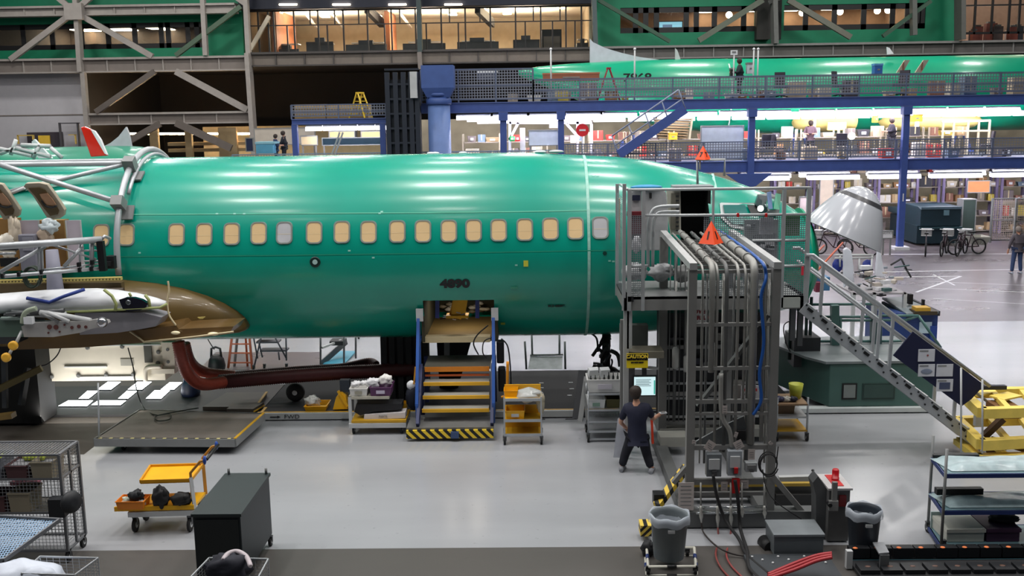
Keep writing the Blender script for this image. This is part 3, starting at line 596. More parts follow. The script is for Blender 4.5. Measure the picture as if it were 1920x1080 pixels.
# ------------------------------------------------------------------ people helper
def person(name, label, joints, cloth, trous, skin=(200, 150, 125), hair=(45, 32, 26), Hs=1.7, facing=V((0, 1, 0)), group=None, sleeve=.5, shoe=(200, 200, 205), hairlen=.5, fingers=True, hs=1.12):
    """joints: dict of world points; one continuous skinned body, clothes as children"""
    J = {k: V(v) for k, v in joints.items()}; s = Hs/1.7
    foot = V(((J['anL'].x+J['anR'].x)/2, (J['anL'].y+J['anR'].y)/2, min(J['anL'].z, J['anR'].z)-.08*s))
    t = thing(name, label, 'person', foot, group)
    def skin_mesh(nm, nodes, edges, mat, parent, root, sub=1):
        me = bpy.data.meshes.new(nm); idx = {k: i for i, k in enumerate(nodes)}
        me.from_pydata([nodes[k][0]-foot for k in nodes], [(idx[a], idx[b]) for a, b in edges], [])
        o = bpy.data.objects.new(nm, me); COL.objects.link(o)
        sk = o.modifiers.new('skin', 'SKIN'); sk.use_smooth_shade = True
        ly = me.skin_vertices[0] if me.skin_vertices else None
        if ly is None:
            bm = bmesh.new(); bm.from_mesh(me); bm.verts.layers.skin.verify(); bm.to_mesh(me); bm.free(); ly = me.skin_vertices[0]
        for k, i in idx.items():
            r = nodes[k][1]; ly.data[i].radius = r if isinstance(r, tuple) else (r, r); ly.data[i].use_root = (k == root)
        su = o.modifiers.new('sub', 'SUBSURF'); su.levels = sub; su.render_levels = sub
        bpy.context.view_layer.update()
        m2 = bpy.data.meshes.new_from_object(o.evaluated_get(bpy.context.evaluated_depsgraph_get()))
        o.modifiers.clear(); o.data = m2; m2.materials.clear(); m2.materials.append(mat)
        for p in m2.polygons: p.use_smooth = True
        o.parent = parent; LOC[o.name] = foot
        return o
    N = {}; E_ = []
    def nd(k, p, r): N[k] = (V(p), r if not isinstance(r, tuple) else r)
    pel, chest, neck, head = J['pelvis'], J['chest'], J['neck'], J['head']
    nd('pelvis', pel, .12*s); nd('waist', (pel+chest)/2, .105*s); nd('chest', chest, .125*s); nd('neck', neck, .05*s); nd('head0', neck+(head-neck)*.45, .05*s)
    E_ += [('pelvis', 'waist'), ('waist', 'chest'), ('chest', 'neck'), ('neck', 'head0')]
    up = (head-neck).normalized(); fc = (facing-up*facing.dot(up)).normalized(); rt = fc.cross(up)
    for sd in 'LR':
        nd('sh'+sd, J['sh'+sd], .055*s); nd('el'+sd, J['el'+sd], .04*s); nd('wr'+sd, J['wr'+sd], .027*s)
        hd = (J['wr'+sd]-J['el'+sd]).normalized(); pm = J['wr'+sd]+hd*.07*s; nd('pm'+sd, pm, (.034*s, .02*s))
        E_ += [('chest', 'sh'+sd), ('sh'+sd, 'el'+sd), ('el'+sd, 'wr'+sd), ('wr'+sd, 'pm'+sd)]
        if fingers:
            side = hd.cross(V((0, 1, .3))).normalized(); cr_ = hd.cross(side).normalized()
            for q, (o_, L) in enumerate(((-.03, .07), (-.011, .08), (.009, .075), (.028, .06))):
                a = pm+hd*.03*s+side*o_*s; m_ = a+hd*L*.5*s+cr_*.008*s; e_ = a+hd*L*.85*s+cr_*.035*s
                nd('f%d%sa' % (q, sd), m_, .009*s); nd('f%d%sb' % (q, sd), e_, .0075*s); E_ += [('pm'+sd, 'f%d%sa' % (q, sd)), ('f%d%sa' % (q, sd), 'f%d%sb' % (q, sd))]
            th = J['wr'+sd]+hd*.03*s-side*.04*s; nd('t'+sd, th+hd*.03*s, .011*s); nd('t2'+sd, th+hd*.06*s+cr_*.02*s, .009*s); E_ += [('wr'+sd, 't'+sd), ('t'+sd, 't2'+sd)]
        nd('hip'+sd, J['hip'+sd], .085*s); nd('kn'+sd, J['kn'+sd], .055*s); nd('an'+sd, J['an'+sd], .038*s)
        nd('to'+sd, J['an'+sd]+V((fc.x, fc.y, 0)).normalized()*.14*s+V((0, 0, -.04*s)), .035*s)
        E_ += [('pelvis', 'hip'+sd), ('hip'+sd, 'kn'+sd), ('kn'+sd, 'an'+sd), ('an'+sd, 'to'+sd)]
    SK = M(skin, .5, 0, .04)
    body = skin_mesh('body', N, E_, SK, t, 'pelvis')
    # head with face: joined into the body mesh
    hb = B(); hc = head
    def hp(x, y, z): return hc + rt*x*s*hs + fc*y*s*hs + up*z*s*hs
    rings = []
    for z, rx, ry, oy in ((-.125, .025, .03, .03), (-.105, .045, .06, .02), (-.06, .068, .085, .005), (0, .082, .098, 0), (.05, .083, .1, -.005), (.09, .066, .08, -.008), (.115, .03, .045, -.01), (.122, .006, .01, -.01)):
        rings.append([hp(math.cos(a)*rx, oy+math.sin(a)*ry, z) for a in [2*math.pi*k/18 for k in range(18)]])
    hb.loft(rings, SK)
    hb.ell(hp(0, .1, -.02), (.014*s, .02*s, .02*s), SK, 8)
    for q in (-1, 1):
        hb.ell(hp(q*.076, -.005, -.01), (.012*s, .02*s, .03*s), SK, 8)
        hb.ell(hp(q*.028, .084, .012), (.012*s, .008*s, .008*s), WHITE, 8); hb.ell(hp(q*.028, .091, .012), (.005*s, .004*s, .005*s), BLACK, 6)
    hb.ell(hp(0, .085, -.062), (.022*s, .008*s, .006*s), M((150, 80, 75), .5), 8)
    h_ = hb.build('head_mesh', t)
    bm = bmesh.new(); bm.from_mesh(body.data); nb = len(body.data.materials)
    for m_ in h_.data.materials: body.data.materials.append(m_)
    n0 = len(bm.faces); bm.from_mesh(h_.data); bm.faces.ensure_lookup_table()
    for f_ in bm.faces[n0:]: f_.material_index += nb
    bm.to_mesh(body.data); bm.free(); bpy.data.objects.remove(h_)
    # hair
    b = B(); HM = M(hair, .7, 0, .2, 30)
    rr = []
    for z, rx, ry, oy in ((-.06-.1*hairlen, .05, .04, -.06), (-.04, .092, .085, -.035), (.01, .102, .1, -.022), (.05, .1, .106, -.015), (.09, .078, .088, -.01), (.115, .038, .05, -.01), (.122, .005, .01, -.01)):
        rr.append([hp(math.cos(a)*rx, oy+math.sin(a)*ry, z) for a in [2*math.pi*k/16 for k in range(16)]])
    b.loft(rr, HM); b.build('hair', t)
    # clothes
    CM = M(cloth, .8, 0, .1, 6); TM = M(trous, .8, 0, .1, 6)
    N = {}; E_ = []
    nd('hem', pel+V((0, 0, -.07*s)), .15*s); nd('pelvis', pel+V((0, 0, .02)), .165*s); nd('waist', (pel+chest)/2, .155*s); nd('chest', chest, .165*s); nd('neck', neck-up*.03*s, .08*s)
    E_ = [('hem', 'pelvis'), ('pelvis', 'waist'), ('waist', 'chest'), ('chest', 'neck')]
    for sd in 'LR':
        nd('sh'+sd, J['sh'+sd], .075*s); end = J['sh'+sd].lerp(J['el'+sd], min(1, sleeve*2)); nd('a'+sd, end, .06*s); E_ += [('chest', 'sh'+sd), ('sh'+sd, 'a'+sd)]
        if sleeve > .5: nd('w'+sd, J['el'+sd].lerp(J['wr'+sd], (sleeve-.5)*2), .042*s); E_ += [('a'+sd, 'w'+sd)]
    skin_mesh('shirt', N, E_, CM, t, 'pelvis')
    N = {}; E_ = []; nd('pelvis', pel+V((0, 0, .03)), .15*s)
    for sd in 'LR':
        nd('hip'+sd, J['hip'+sd], .105*s); nd('kn'+sd, J['kn'+sd], .078*s); nd('an'+sd, J['an'+sd]+V((0, 0, -.01)), .068*s); E_ += [('pelvis', 'hip'+sd), ('hip'+sd, 'kn'+sd), ('kn'+sd, 'an'+sd)]
    skin_mesh('trousers', N, E_, TM, t, 'pelvis')
    for sd in 'LR':
        b = B(); a = J['an'+sd]; f2 = V((fc.x, fc.y, 0)).normalized(); r2 = V((f2.y, -f2.x, 0)); rr = []
        for y, w_, h in ((-.08, .03, .05), (-.05, .042, .09), (.02, .045, .085), (.1, .05, .06), (.16, .045, .045), (.185, .02, .03)):
            base = V((a.x, a.y, a.z-.08*s))+f2*y*s
            rr.append([base+r2*math.cos(k)*w_*s+V((0, 0, max(0, (math.sin(k)*.5+.5))*h*s)) for k in [2*math.pi*q/10 for q in range(10)]])
        b.loft(rr, M(shoe, .6)); b.build('shoe', t)
    return t
def stand(x, y, z, Hs, face=V((0, 1, 0)), arms='down', spread=.12):
    s = Hs/1.7; r = V((face.y, -face.x, 0)); c = V((x, y, z))
    def q(a, b_, h): return c+r*a*s+face*b_*s+V((0, 0, h*s))
    J = dict(pelvis=q(0, 0, .95), chest=q(0, 0, 1.25), neck=q(0, 0, 1.43), head=q(0, .02, 1.58))
    for sd, m in (('L', -1), ('R', 1)):
        J['sh'+sd] = q(m*.19, 0, 1.38); J['hip'+sd] = q(m*.1, 0, .88); J['kn'+sd] = q(m*(.1+spread*.3), .02, .48); J['an'+sd] = q(m*(.1+spread*.6), 0, .08)
        if arms == 'down': J['el'+sd] = q(m*.25, 0, 1.1); J['wr'+sd] = q(m*.26, .06, .86)
        else: J['el'+sd] = q(m*.25, .08, 1.12); J['wr'+sd] = q(m*.14, .3, 1.12)
    return J
fpn = P(1905, 513, Z=0)
J = stand(fpn.x, fpn.y, 0, 1.76, V((-.15, 1, 0)).normalized()); J['elL'] += V((-.05, 0, 0)); J['wrL'] += V((-.05, 0, .02))
person('person', 'person in grey jacket and blue jeans walking away at far right', J, (82, 76, 84), (52, 70, 110), hair=(120, 110, 105), Hs=1.76, sleeve=.95, hairlen=0, shoe=(170, 175, 190))
zl = zl1
J = stand(P(517, 280, DY+1).x, DY+1, zl1, 1.45, V((1, 0, 0)), 'fwd'); person('person', 'person in dark blue on the left, shorter of the two by blue bench', J, (30, 50, 80), (20, 30, 50), Hs=1.45, sleeve=.9, hairlen=.2)
J = stand(P(527, 280, DY+1).x, DY+1.6, zl1, 1.58, V((-1, 0, 0)), 'fwd'); person('person', 'person in black leaning over the blue bench at left', J, (24, 30, 40), (20, 24, 34), Hs=1.58, sleeve=.9, hairlen=.2)
J = stand(P(1388, 160, DY+1).x, DY+1.2, zu1, 1.75, V((-1, 0, 0)), 'fwd'); person('person', 'person in dark clothes at a desk on the upper deck', J, (30, 44, 48), (24, 34, 40), Hs=1.75, sleeve=.9, hairlen=.2)
J = stand(P(1520, 300, DY+1).x, DY+1.2, zl1, 1.7, V((-.3, -1, 0)).normalized(), 'fwd'); person('person', 'person in maroon grey top standing on the lower deck', J, (96, 74, 84), (50, 46, 56), Hs=1.72, sleeve=.5, hairlen=.2)
J = stand(P(1677, 300, DY+1.5).x, DY+2, zl1, 1.75, V((-1, 0, 0)), 'fwd'); person('person', 'person in dark clothes left of the tall column on lower deck', J, (34, 32, 44), (40, 40, 50), Hs=1.78, sleeve=.9, hairlen=.2)
# ------------------------------------------------------------------ clutter on the decks and shelves
PAL = [(205, 195, 175), (220, 215, 205), (176, 150, 112), (150, 140, 130), (120, 110, 108), (196, 178, 150), (232, 230, 225), (90, 84, 88), (160, 120, 80), (110, 130, 150), (188, 60, 50), (200, 180, 80), (60, 60, 66), (140, 100, 84)]
def make_bin(c):
    t = thing('storage_bin', 'small storage bin', 'bin', (0, 0, 0)); b = B(); m = M(c, .65)
    b.loft([[V((x*w, y*w*.8, z)) for x, y in ((-1, -1), (1, -1), (1, 1), (-1, 1))] for w, z in ((.4, 0), (.5, .5), (.46, .5), (.38, .06))], m, smooth=False); b.build('tub', t)
    b = B(); b.bb(-.18, -.46, .15, .18, -.43, .35, WHITE); b.build('label_card', t)
    return t
def make_box(c):
    t = thing('cardboard_box', 'box', 'box', (0, 0, 0)); b = B(); m = M(c, .75); b.bb(-.5, -.4, 0, .5, .4, .9, m); b.build('carton', t)
    b = B(); b.bb(-.06, -.405, .2, .06, -.4, .9, M((205, 190, 150), .5)); b.bb(-.06, -.4, .9, .06, .4, .905, M((205, 190, 150), .5)); b.build('tape', t)
    return t
bins = [make_bin(c) for c in PAL]; boxes = [make_box(c) for c in PAL]; used = set()
def put(x, y, z, s, kind, lab, grp, szf=1.):
    pr = random.choice(bins if kind == 'bin' else boxes)
    o = pr if pr.name not in used else dup(pr)
    used.add(pr.name) if o is pr else None
    o.location = (x, y, z); o.scale = (s*random.uniform(.8, 1.2), s, s*szf*random.uniform(.7, 1.2)); o.rotation_euler.z = random.uniform(-.15, .15)
    o['label'] = lab; o['group'] = grp
    return o
def rack(x0, x1, y, z0, z1, shelves, label, grp, mat=M((128, 116, 150), .6), n=7, fill=True, w=.12):
    t = thing('shelving_rack', label, 'rack', ((x0+x1)/2, y, z0))
    for xx in (x0, x1):
        for yy in (y, y+.7): b = B(); b.bb(xx-w/2, yy-.05, z0, xx+w/2, yy+.05, z1, mat); b.build('upright', t)
    for k in range(shelves):
        z = z0+(z1-z0-.5)*k/max(1, shelves-1)+.12; b = B(); b.bb(x0, y, z-.04, x1, y+.7, z, M((150, 140, 130), .6)); b.build('shelf', t)
        if fill:
            hs = (z1-z0-.5)/max(1, shelves-1); x = x0+.15
            while x < x1-.2:
                s = random.uniform(.32, .6)
                if random.random() < .86: put(x+s*.5, y+.25, z, s*.9, random.choice(['bin', 'box']), grp[1], grp[0], min(1.5, hs*.75/s))
                x += s+random.uniform(.02, .12)
    return t
g1 = ('bins and boxes on the racks under the lower deck', 'one of the small bins and boxes on racks under lower deck')
x = P(1395, 400, 51).x
xs_ = [P(q, 400, 50.5).x for q in (1385, 1450, 1520, 1575, 1640, 1715, 1760, 1806, 1868, 1925, 1975)]
for i in range(len(xs_)-1):
    rack(xs_[i]+.05, xs_[i+1]-.05, 50.2+(.3 if i % 2 else 0), 0, 3.4, 5, 'tall purple-grey parts rack under the lower deck, crowded with bins', g1)['group'] = 'racks under the lower deck'
# mid level, under the upper deck
g2 = ('clutter on the lower work deck', 'one of the small boxes and bins crowding the lower work deck')
for i in range(12):
    x = P(868, 250, 47.6).x+i*1.95
    if x < 23: rack(x, x+1.7, 47.4, zl1, zl1+1.3, 2, 'low rack full of boxes on the lower work deck', g2, M((170, 160, 140), .6), w=.06)['group'] = 'low racks on the lower work deck'
g3 = ('equipment on the upper work deck', 'one of the grey boxes standing on the upper work deck')
for i in range(34):
    x = random.uniform(-1.5, 22); put(x, DY+random.uniform(.5, 1.5), zu1, random.uniform(.35, .8), random.choice(['bin', 'box']), g3[1], g3[0], random.uniform(.8, 1.5))
for i in range(24):
    x = random.uniform(P(860, 280, DY).x, 22); put(x, DY+random.uniform(.5, 1.5), zl1, random.uniform(.35, .7), random.choice(['bin', 'box']), g2[1], g2[0], random.uniform(.9, 1.5))
# larger pieces with a shape of their own
def chair(name, label, x, y, z, rz=0, m=M((44, 40, 52), .7)):
    t = thing(name, label, 'chair', (x, y, z), None); R = Matrix.Rotation(rz, 3, 'Z'); c = V((x, y, z))
    b = B(); b.box(c+V((0, 0, .48)), (.5, .48, .09), m, rz); b.build('seat', t)
    b = B(); b.box(c+R @ V((0, .25, .85)), (.46, .08, .55), m, rz, rx=-.12); b.build('backrest', t)
    b = B(); b.cyl(c+V((0, 0, .12)), c+V((0, 0, .45)), .03, BLACK, 8); b.build('column', t)
    for k in range(5): a = k*1.257; b = B(); b.bar(c+V((0, 0, .12)), c+V((.3*math.cos(a), .3*math.sin(a), .05)), .05, .04, BLACK); b.build('leg', t)
    return t
for i, (px, lv, lab) in enumerate([(1465, 1, 'dark chair at left of two on the upper deck by desk'), (1575, 1, 'dark chair on the upper deck facing right near middle'), (1460, 0, 'dark office chair on the lower deck right of orange marker'), (1580, 0, 'dark office chair on the lower deck beyond bright lamp'), (1430, 0, 'dark office chair on lower deck at the column'), (1850, 0, 'dark office chair on the lower deck at far right'), (1690, 1, 'dark office chair on the upper deck below the open hatches')]):
    chair('office_chair', lab, P(px, 180 if lv else 290, DY+.8).x, DY+.9, zu1 if lv else zl1, i*.9)
def board(px0, py0, px1, py1, Y, name, label, cat, m, legs_z=None, d=.05):
    x0, z0, x1, z1 = ext(px0, py0, px1, py1, Y); t = thing(name, label, cat, ((x0+x1)/2, Y, legs_z if legs_z is not None else z0))
    b = B(); b.bb(x0, Y, z0, x1, Y+d, z1, m); b.build('panel', t, bevel=0)
    b = B(); e = .04
    for a in ((x0-e, z0-e, x1+e, z0), (x0-e, z1, x1+e, z1+e), (x0-e, z0, x0, z1), (x1, z0, x1+e, z1)): b.bb(a[0], Y-.02, a[1], a[2], Y+d+.02, a[3], ALUD)
    b.build('frame', t)
    if legs_z is not None:
        for xx in (x0+.05, x1-.05): b = B(); b.bb(xx-.03, Y, legs_z, xx+.03, Y+.06, z0, ALUD); b.build('leg', t)
    return t
board(992, 245, 1046, 272, DY+.6, 'whiteboard', 'pale whiteboard between the two blue columns at centre', 'board', M((205, 215, 225), .4), zl1)
board(1315, 237, 1393, 299, DY+.6, 'display_screen_board', 'large pale grey panel on the lower deck beside marker', 'panel', M((190, 200, 210), .5), zl1)
board(565, 256, 594, 271, DY+1.2, 'tan_board', 'tan notice board under the small mezzanine', 'board', M((200, 180, 140), .7), zl1)
board(1815, 340, 1855, 360, 48.5, 'orange_board', 'plain orange brown board on rack at right background', 'board', M((196, 118, 70), .6))
board(1500, 370, 1522, 400, 46, 'white_sign', 'white sheet sign left of the radome in the background', 'sign', M((220, 205, 205), .6), 0)
board(1538, 327, 1562, 385, 49.5, 'pale_cabinet_door', 'tall pale door leaf in the racks above radome', 'door', M((205, 190, 170), .6))
board(605, 259, 722, 271, DY+1.5, 'monitor_wall', 'row of dark blue panels under small mezzanine', 'panel', M((22, 40, 52), .3), zl1)
o = board(618, 247, 664, 257, DY+1.8, 'long_carton', 'left of two long tan cartons above the dark panels', 'box', M((225, 200, 140), .7), None, .6)
o = board(678, 247, 722, 257, DY+1.8, 'long_carton', 'right of two long tan cartons above the dark panels', 'box', M((225, 200, 140), .7), None, .6)
b = B(); b.bar(P(622, 290, DY-.6), P(637, 248, DY-.6), .12, .06, ALU); b.bar(P(628, 290, DY-.6), P(643, 248, DY-.6), .12, .06, ALU); tag(b.build('leaning_ladder'), 'aluminium ladder leaning under the small mezzanine', 'ladder')
t = thing('blue_bench', 'light blue work bench beside two people at left', 'bench', (P(500, 275, DY).x, DY+.3, zl1)); b = B(); pbox(b, 480, 270, 512, 288, DY+.3, .8, M((90, 160, 190), .5)); b.build('body', t); b = B(); pbox(b, 478, 266, 515, 270, DY+.28, .9, M((140, 190, 205), .5)); b.build('top', t)
board(462, 260, 474, 283, DY-1, 'navy_sign', 'small navy upright sign at foot of truss column', 'sign', M((24, 34, 70), .5))
board(478, 241, 590, 270, DY+4.5, 'white_partition', 'long white partition behind the people at left', 'partition', M((190, 180, 165), .6), zl1)
# red round sign, red ladder, etc.
p = P(1092, 244, DY+.3); t = thing('stop_sign', 'round red sign on a thin pole at centre background', 'sign', (p.x, p.y, zl1)); b = B(); b.lathe(p, [(.28, 0), (.28, .03)], M((225, 40, 50), .4), 24, (0, -1, 0)); b.build('disc', t)
b = B(); b.bb(p.x-.14, p.y-.05, p.z-.04, p.x+.14, p.y-.035, p.z+.04, WHITE); b.build('white_bar', t); b = B(); b.cyl((p.x, p.y+.02, zl1), (p.x, p.y+.02, p.z), .03, LG, 8); b.build('pole', t)
b = B()
for q, m in (((1030, 232, 1046, 240), LG), ((1070, 254, 1080, 268), WHITE), ((975, 240, 985, 292), LG)): pbox(b, *q, DY+1.4, .2, m)
for a, c in (((955, 262), (972, 230)), ((1062, 232), (1080, 252)), ((1083, 228), (1083, 292)), ((956, 228), (956, 290)), ((1109, 232), (1109, 290)), ((955, 230), (1110, 230))): b.bar(P(*a, DY+1.6), P(*c, DY+1.6), .12, .12, M((215, 215, 225), .5))
tag(b.build('white_truss_frame'), 'white painted truss frame behind the centre columns', 'frame')
p = P(970, 262, DY+1.3)
for (px, py), c, l in [((960, 260), (40, 170, 90), 'green'), ((970, 260), (225, 60, 60), 'red')]:
    b = B(); pbox(b, px-4, py-4, px+5, py+5, DY+1.2, .3, M(c, .5)); b.bb(*(P(px, py, DY+1.15)-V((.05, 0, .05))), *(P(px, py, DY+1.15)+V((.07, .05, .05))), WHITE); tag(b.build('small_tote'), '%s small tote on the white truss at centre background' % l, 'tote')
b = B(); b.tube([P(x_, 222, DY+1.2) for x_ in (1140, 1136)], .02, YEL)
aladder('red_ladder', 'red step ladder on the upper deck beside far number', (P(1141, 180, DY+.9).x, DY+.9, zu1), P(1140, 128, DY+.9).z-zu1, .5, M((150, 30, 50), .5), 7, rz=1.57)
# stair from upper to lower deck
t = thing('deck_stair', 'blue stair sloping down from upper deck to lower deck', 'stair', P(1150, 290, DY-.6)*1)
for dy in (-.9, -.1):
    b = B(); b.bar(P(1285, 204, DY+dy), P(1160, 290, DY+dy), .1, .4, BLUEM); b.build('stringer', t)
b = B()
p0, p1 = P(1285, 204, DY-.85), P(1160, 290, DY-.85)
for k in range(1, 12): c = p0.lerp(p1, k/12); b.bb(c.x-.15, DY-.9, c.z, c.x+.15, DY-.1, c.z+.03, GREY)
b.build('treads', t)
b = B(); o_ = V((-.3, 0, .8)); b.tube([p0+o_, p1+o_], .035, M((130, 140, 165), .5), 6); b.tube([p0+o_*.5, p1+o_*.5], .03, M((130, 140, 165), .5), 6)
for k in range(5): c = p0.lerp(p1, k/4); b.tube([c, c+o_], .03, M((130, 140, 165), .5), 6)
b.build('handrail', t)
# bay items on the upper deck
def crate(px0, py0, px1, py1, Y, d, name, label, cat, m, m2=None):
    x0, z0, x1, z1 = ext(px0, py0, px1, py1, Y); t = thing(name, label, cat, ((x0+x1)/2, Y+d/2, z0)); b = B(); b.bb(x0, Y, z0, x1, Y+d, z1, m); b.build('body', t, bevel=.01)
    b = B(); w = x1-x0; h = z1-z0; b.bb(x0-.02, Y-.02, z1-h*.14, x1+.02, Y+d+.02, z1+.02, m2 or ALUD); b.build('lid', t)
    b = B(); b.bb(x0+w*.35, Y-.03, z0+h*.4, x0+w*.65, Y-.005, z0+h*.55, ALUD); b.build('handle', t)
    return t
crate(1018, 137, 1124, 152, DY+2.2, .5, 'long_workbench', 'long brown bench top on the upper deck before far tail', 'bench', M((150, 92, 66), .6), M((170, 110, 80), .6))
crate(895, 134, 932, 150, DY+1.4, .6, 'covered_crate', 'dark crate topped with white plastic on upper deck left', 'crate', M((60, 66, 84), .6), WHITE)
crate(1370, 128, 1378, 142, DY+1, .3, 'monitor_stand', 'black monitor stand beside the person on the upper deck', 'stand', BLACK)
crate(1640, 120, 1655, 140, DY+1.5, .4, 'blue_cabinet', 'small blue cabinet on upper deck left of the hatches', 'cabinet', M((50, 100, 170), .5), M((90, 150, 200), .5))
crate(1401, 118, 1414, 138, DY+1, .3, 'white_box', 'white box on a post on the upper deck', 'box', M((200, 210, 215), .5))
for px in (1033, 1190, 1413, 1421):
    b = B(); x_ = P(px, 120, DY+.3).x; b.cyl((x_, DY+.3, zu1), (x_, DY+.3, P(px, 92, DY+.3).z), .035, LG, 8); b.ell((x_, DY+.3, P(px, 92, DY+.3).z), (.06, .06, .06), WHITE, 8); tag(b.build('thin_post'), 'thin pale post rising from the upper deck railing', 'post', 'thin posts on the upper deck')
t = thing('sign_post', 'post with small white sign on the upper deck', 'sign', (P(1376, 120, DY+.3).x, DY+.3, zu1)); b = B(); x_ = P(1376, 120, DY+.3).x; b.cyl((x_, DY+.3, zu1), (x_, DY+.3, P(1376, 96, DY+.3).z), .03, LG, 8); b.build('pole', t); b = B(); pbox(b, 1370, 94, 1383, 103, DY+.25, .03, WHITE); b.build('sign_plate', t)
b = B(); pbox(b, 1373, 96, 1380, 99, DY+.22, .03, GREY); b.build('grey_mark', t)
# yellow items of the deck clutter
for (a, b0, c, d), l in [((1255, 250, 1270, 262), 'yellow toolbox on lower deck right of the blue stair'), ((1640, 216, 1647, 230), 'yellow jacket hanging behind the lower deck near column'), ((1710, 215, 1730, 228), 'yellow fixture right of the tall blue column')]:
    crate(a, b0, c, d, DY+2, .4, 'yellow_fixture', l, 'fixture', M((228, 190, 50), .5), M((200, 160, 40), .5))
b = B()
for k in range(8): z_ = P(1260, 222+k*5, DY+2.6); b.box(z_, (1.7-.05*k, .5, .06), M((110, 90, 60), .7), rx=.1, ry=.05)
b.bar(P(1238, 220, DY+2.6), P(1234, 262, DY+2.6), .1, .1, CREAM); b.bar(P(1298, 220, DY+2.6), P(1292, 262, DY+2.6), .1, .1, CREAM); tag(b.build('slatted_rack'), 'brown slatted rack with cream posts behind the blue stair', 'rack')
t = thing('cream_trestle', 'cream tube trestle on lower deck right of tall column', 'trestle', (P(1810, 240, DY+2).x, DY+2, zl1)); 
for px in (1768, 1788, 1815, 1835, 1855): b = B(); b.bar((P(px, 240, DY+2).x, DY+2, zl1), (P(px, 240, DY+2).x, DY+2, P(px, 226, DY+2).z), .08, .08, CREAM); b.build('leg', t)
b = B(); b.bar(P(1765, 228, DY+2), P(1857, 226, DY+2), .1, .1, CREAM); b.bar(P(1765, 246, DY+2), P(1857, 245, DY+2), .1, .08, CREAM); b.build('rail', t)
p = P(1597, 255, DY+1.5); b = B(); b.ell(p, (.16, .16, .16), M((255, 250, 235), emis=12), 12); b.cyl((p.x, p.y, zl1), (p.x, p.y, p.z-.1), .02, DARK, 6); tag(b.build('work_lamp'), 'bright bare round work lamp on lower deck', 'lamp')
# ------------------------------------------------------------------ ground floor background
DG = M((20, 44, 54), .5); DG2 = M((30, 62, 70), .5)
t = thing('green_container', 'large dark teal container behind the parked bicycles', 'container', P(1762, 470, Z=0)*1)
x0, z0, x1, z1 = ext(1726, 388, 1802, 428, 45.6); b = B(); b.prism([(x0, 45.6, .9), (x0, 45.6, z1-.1), (x0, 46.0, z1), (x0, 47.8, z1), (x0, 47.8, .9)], (x1-x0, 0, 0), DG); b.build('upper_bin', t, bevel=.02)
b = B(); b.bb(x0-.05, 45.8, .1, x1+.05, 47.6, z0+.1, DG); b.build('lower_body', t); b = B(); b.bb(x0-.05, 45.5, z0-.02, x1+.05, 45.6, z0+.06, DG2); b.build('ledge', t); b = B(); b.bb(x0, 45.55, z1-.1, x1, 45.6, z1, M((70, 90, 100), .5)); b.build('rim', t)
b = B(); pbox(b, 1770, 394, 1780, 404, 45.55, .04, M((90, 120, 130), .5)); b.build('sign_plate', t)
t = thing('green_hopper', 'second dark teal container left behind the first', 'container', P(1710, 468, Z=0)); b = B(); x0, z0, x1, z1 = ext(1690, 378, 1722, 462, 48); b.bb(x0, 48, .1, x1, 49.5, z1-.7, DG); b.build('body', t); b = B(); b.bb(x0-.1, 47.9, z1-.6, x1+.7, 49.6, z1-.35, DG2); b.build('lid', t)
board(1805, 375, 1828, 440, 46.5, 'dark_locker', 'dark green locker right of the teal container', 'locker', M((50, 66, 60), .6), 0, .6)
def bicycle(x, y, rz, label, basket=True):
    t = thing('bicycle', label, 'bicycle', (x, y, 0)); R = Matrix.Rotation(rz, 3, 'Z'); c = V((x, y, 0))
    def q(a, b_, z): return c+R @ V((a, b_, z))
    for nm, a in (('front_wheel', .55), ('rear_wheel', -.55)):
        b = B(); cc = q(a, 0, .33); b.tube([cc+R @ V((math.cos(k)*.31, 0, math.sin(k)*.31)) for k in [2*math.pi*j/18 for j in range(18)]], .035, RUB, 6, closed=True)
        for j in range(8): k = math.pi*j/4; b.tube([cc, cc+R @ V((math.cos(k)*.3, 0, math.sin(k)*.3))], .006, LG, 4)
        b.build(nm, t)
    b = B(); FR = M((52, 30, 40), .4)
    for p_, q_ in (((-.55, .33), (-.2, .85)), ((-.55, .33), (-.05, .33)), ((-.05, .33), (-.2, .9)), ((-.05, .33), (.38, .8)), ((-.18, .8), (.38, .85)), ((.55, .33), (.36, 1.0))): b.tube([q(p_[0], 0, p_[1]), q(q_[0], 0, q_[1])], .022, FR, 6)
    b.build('frame', t)
    b = B(); b.box(q(-.2, 0, .95), (.28, .16, .06), BLACK, rz); b.build('saddle', t)
    b = B(); b.tube([q(.3, -.28, 1.05), q(.38, 0, 1.02), q(.3, .28, 1.05)], .018, LG, 6); b.build('handlebar', t)
    if basket: b = B(); b.box(q(.62, 0, .9), (.34, .42, .3), grid_mat((180, 180, 180), .05, .3, ('X', 'Z')), rz); b.build('basket', t)
    return t
for i, (px, rz, l) in enumerate([(1735, 1.2, 'leftmost bicycle with white basket before the teal container'), (1770, 1.0, 'middle bicycle parked before the teal container'), (1802, .9, 'right bicycle of the cluster beside the tricycle')]):
    p = P(px, 478, Z=0); bicycle(p.x, p.y, rz, l)
p = P(1838, 478, Z=0); t = bicycle(p.x-.5, p.y+.2, 3.3, 'cargo tricycle with grey tub at right of bicycles', False); b = B(); x0, z0, x1, z1 = ext(1818, 443, 1852, 458, 43.5); b.loft([[V((x0+e, 43.2+e, z)), V((x1-e, 43.2+e, z)), V((x1-e, 44.1-e, z)), V((x0+e, 44.1-e, z))] for e, z in ((.12, z0), (0, z1), (.05, z1), (.15, z0+.05))], M((150, 150, 140), .5), smooth=False); b.build('cargo_tub', t)
for px, l in ((1560, 'bicycle with basket seen under the radome, left'), (1608, 'bicycle seen under the radome, partly hidden right')):
    p = P(px, 478, Z=0); bicycle(p.x, p.y, 2.6, l)
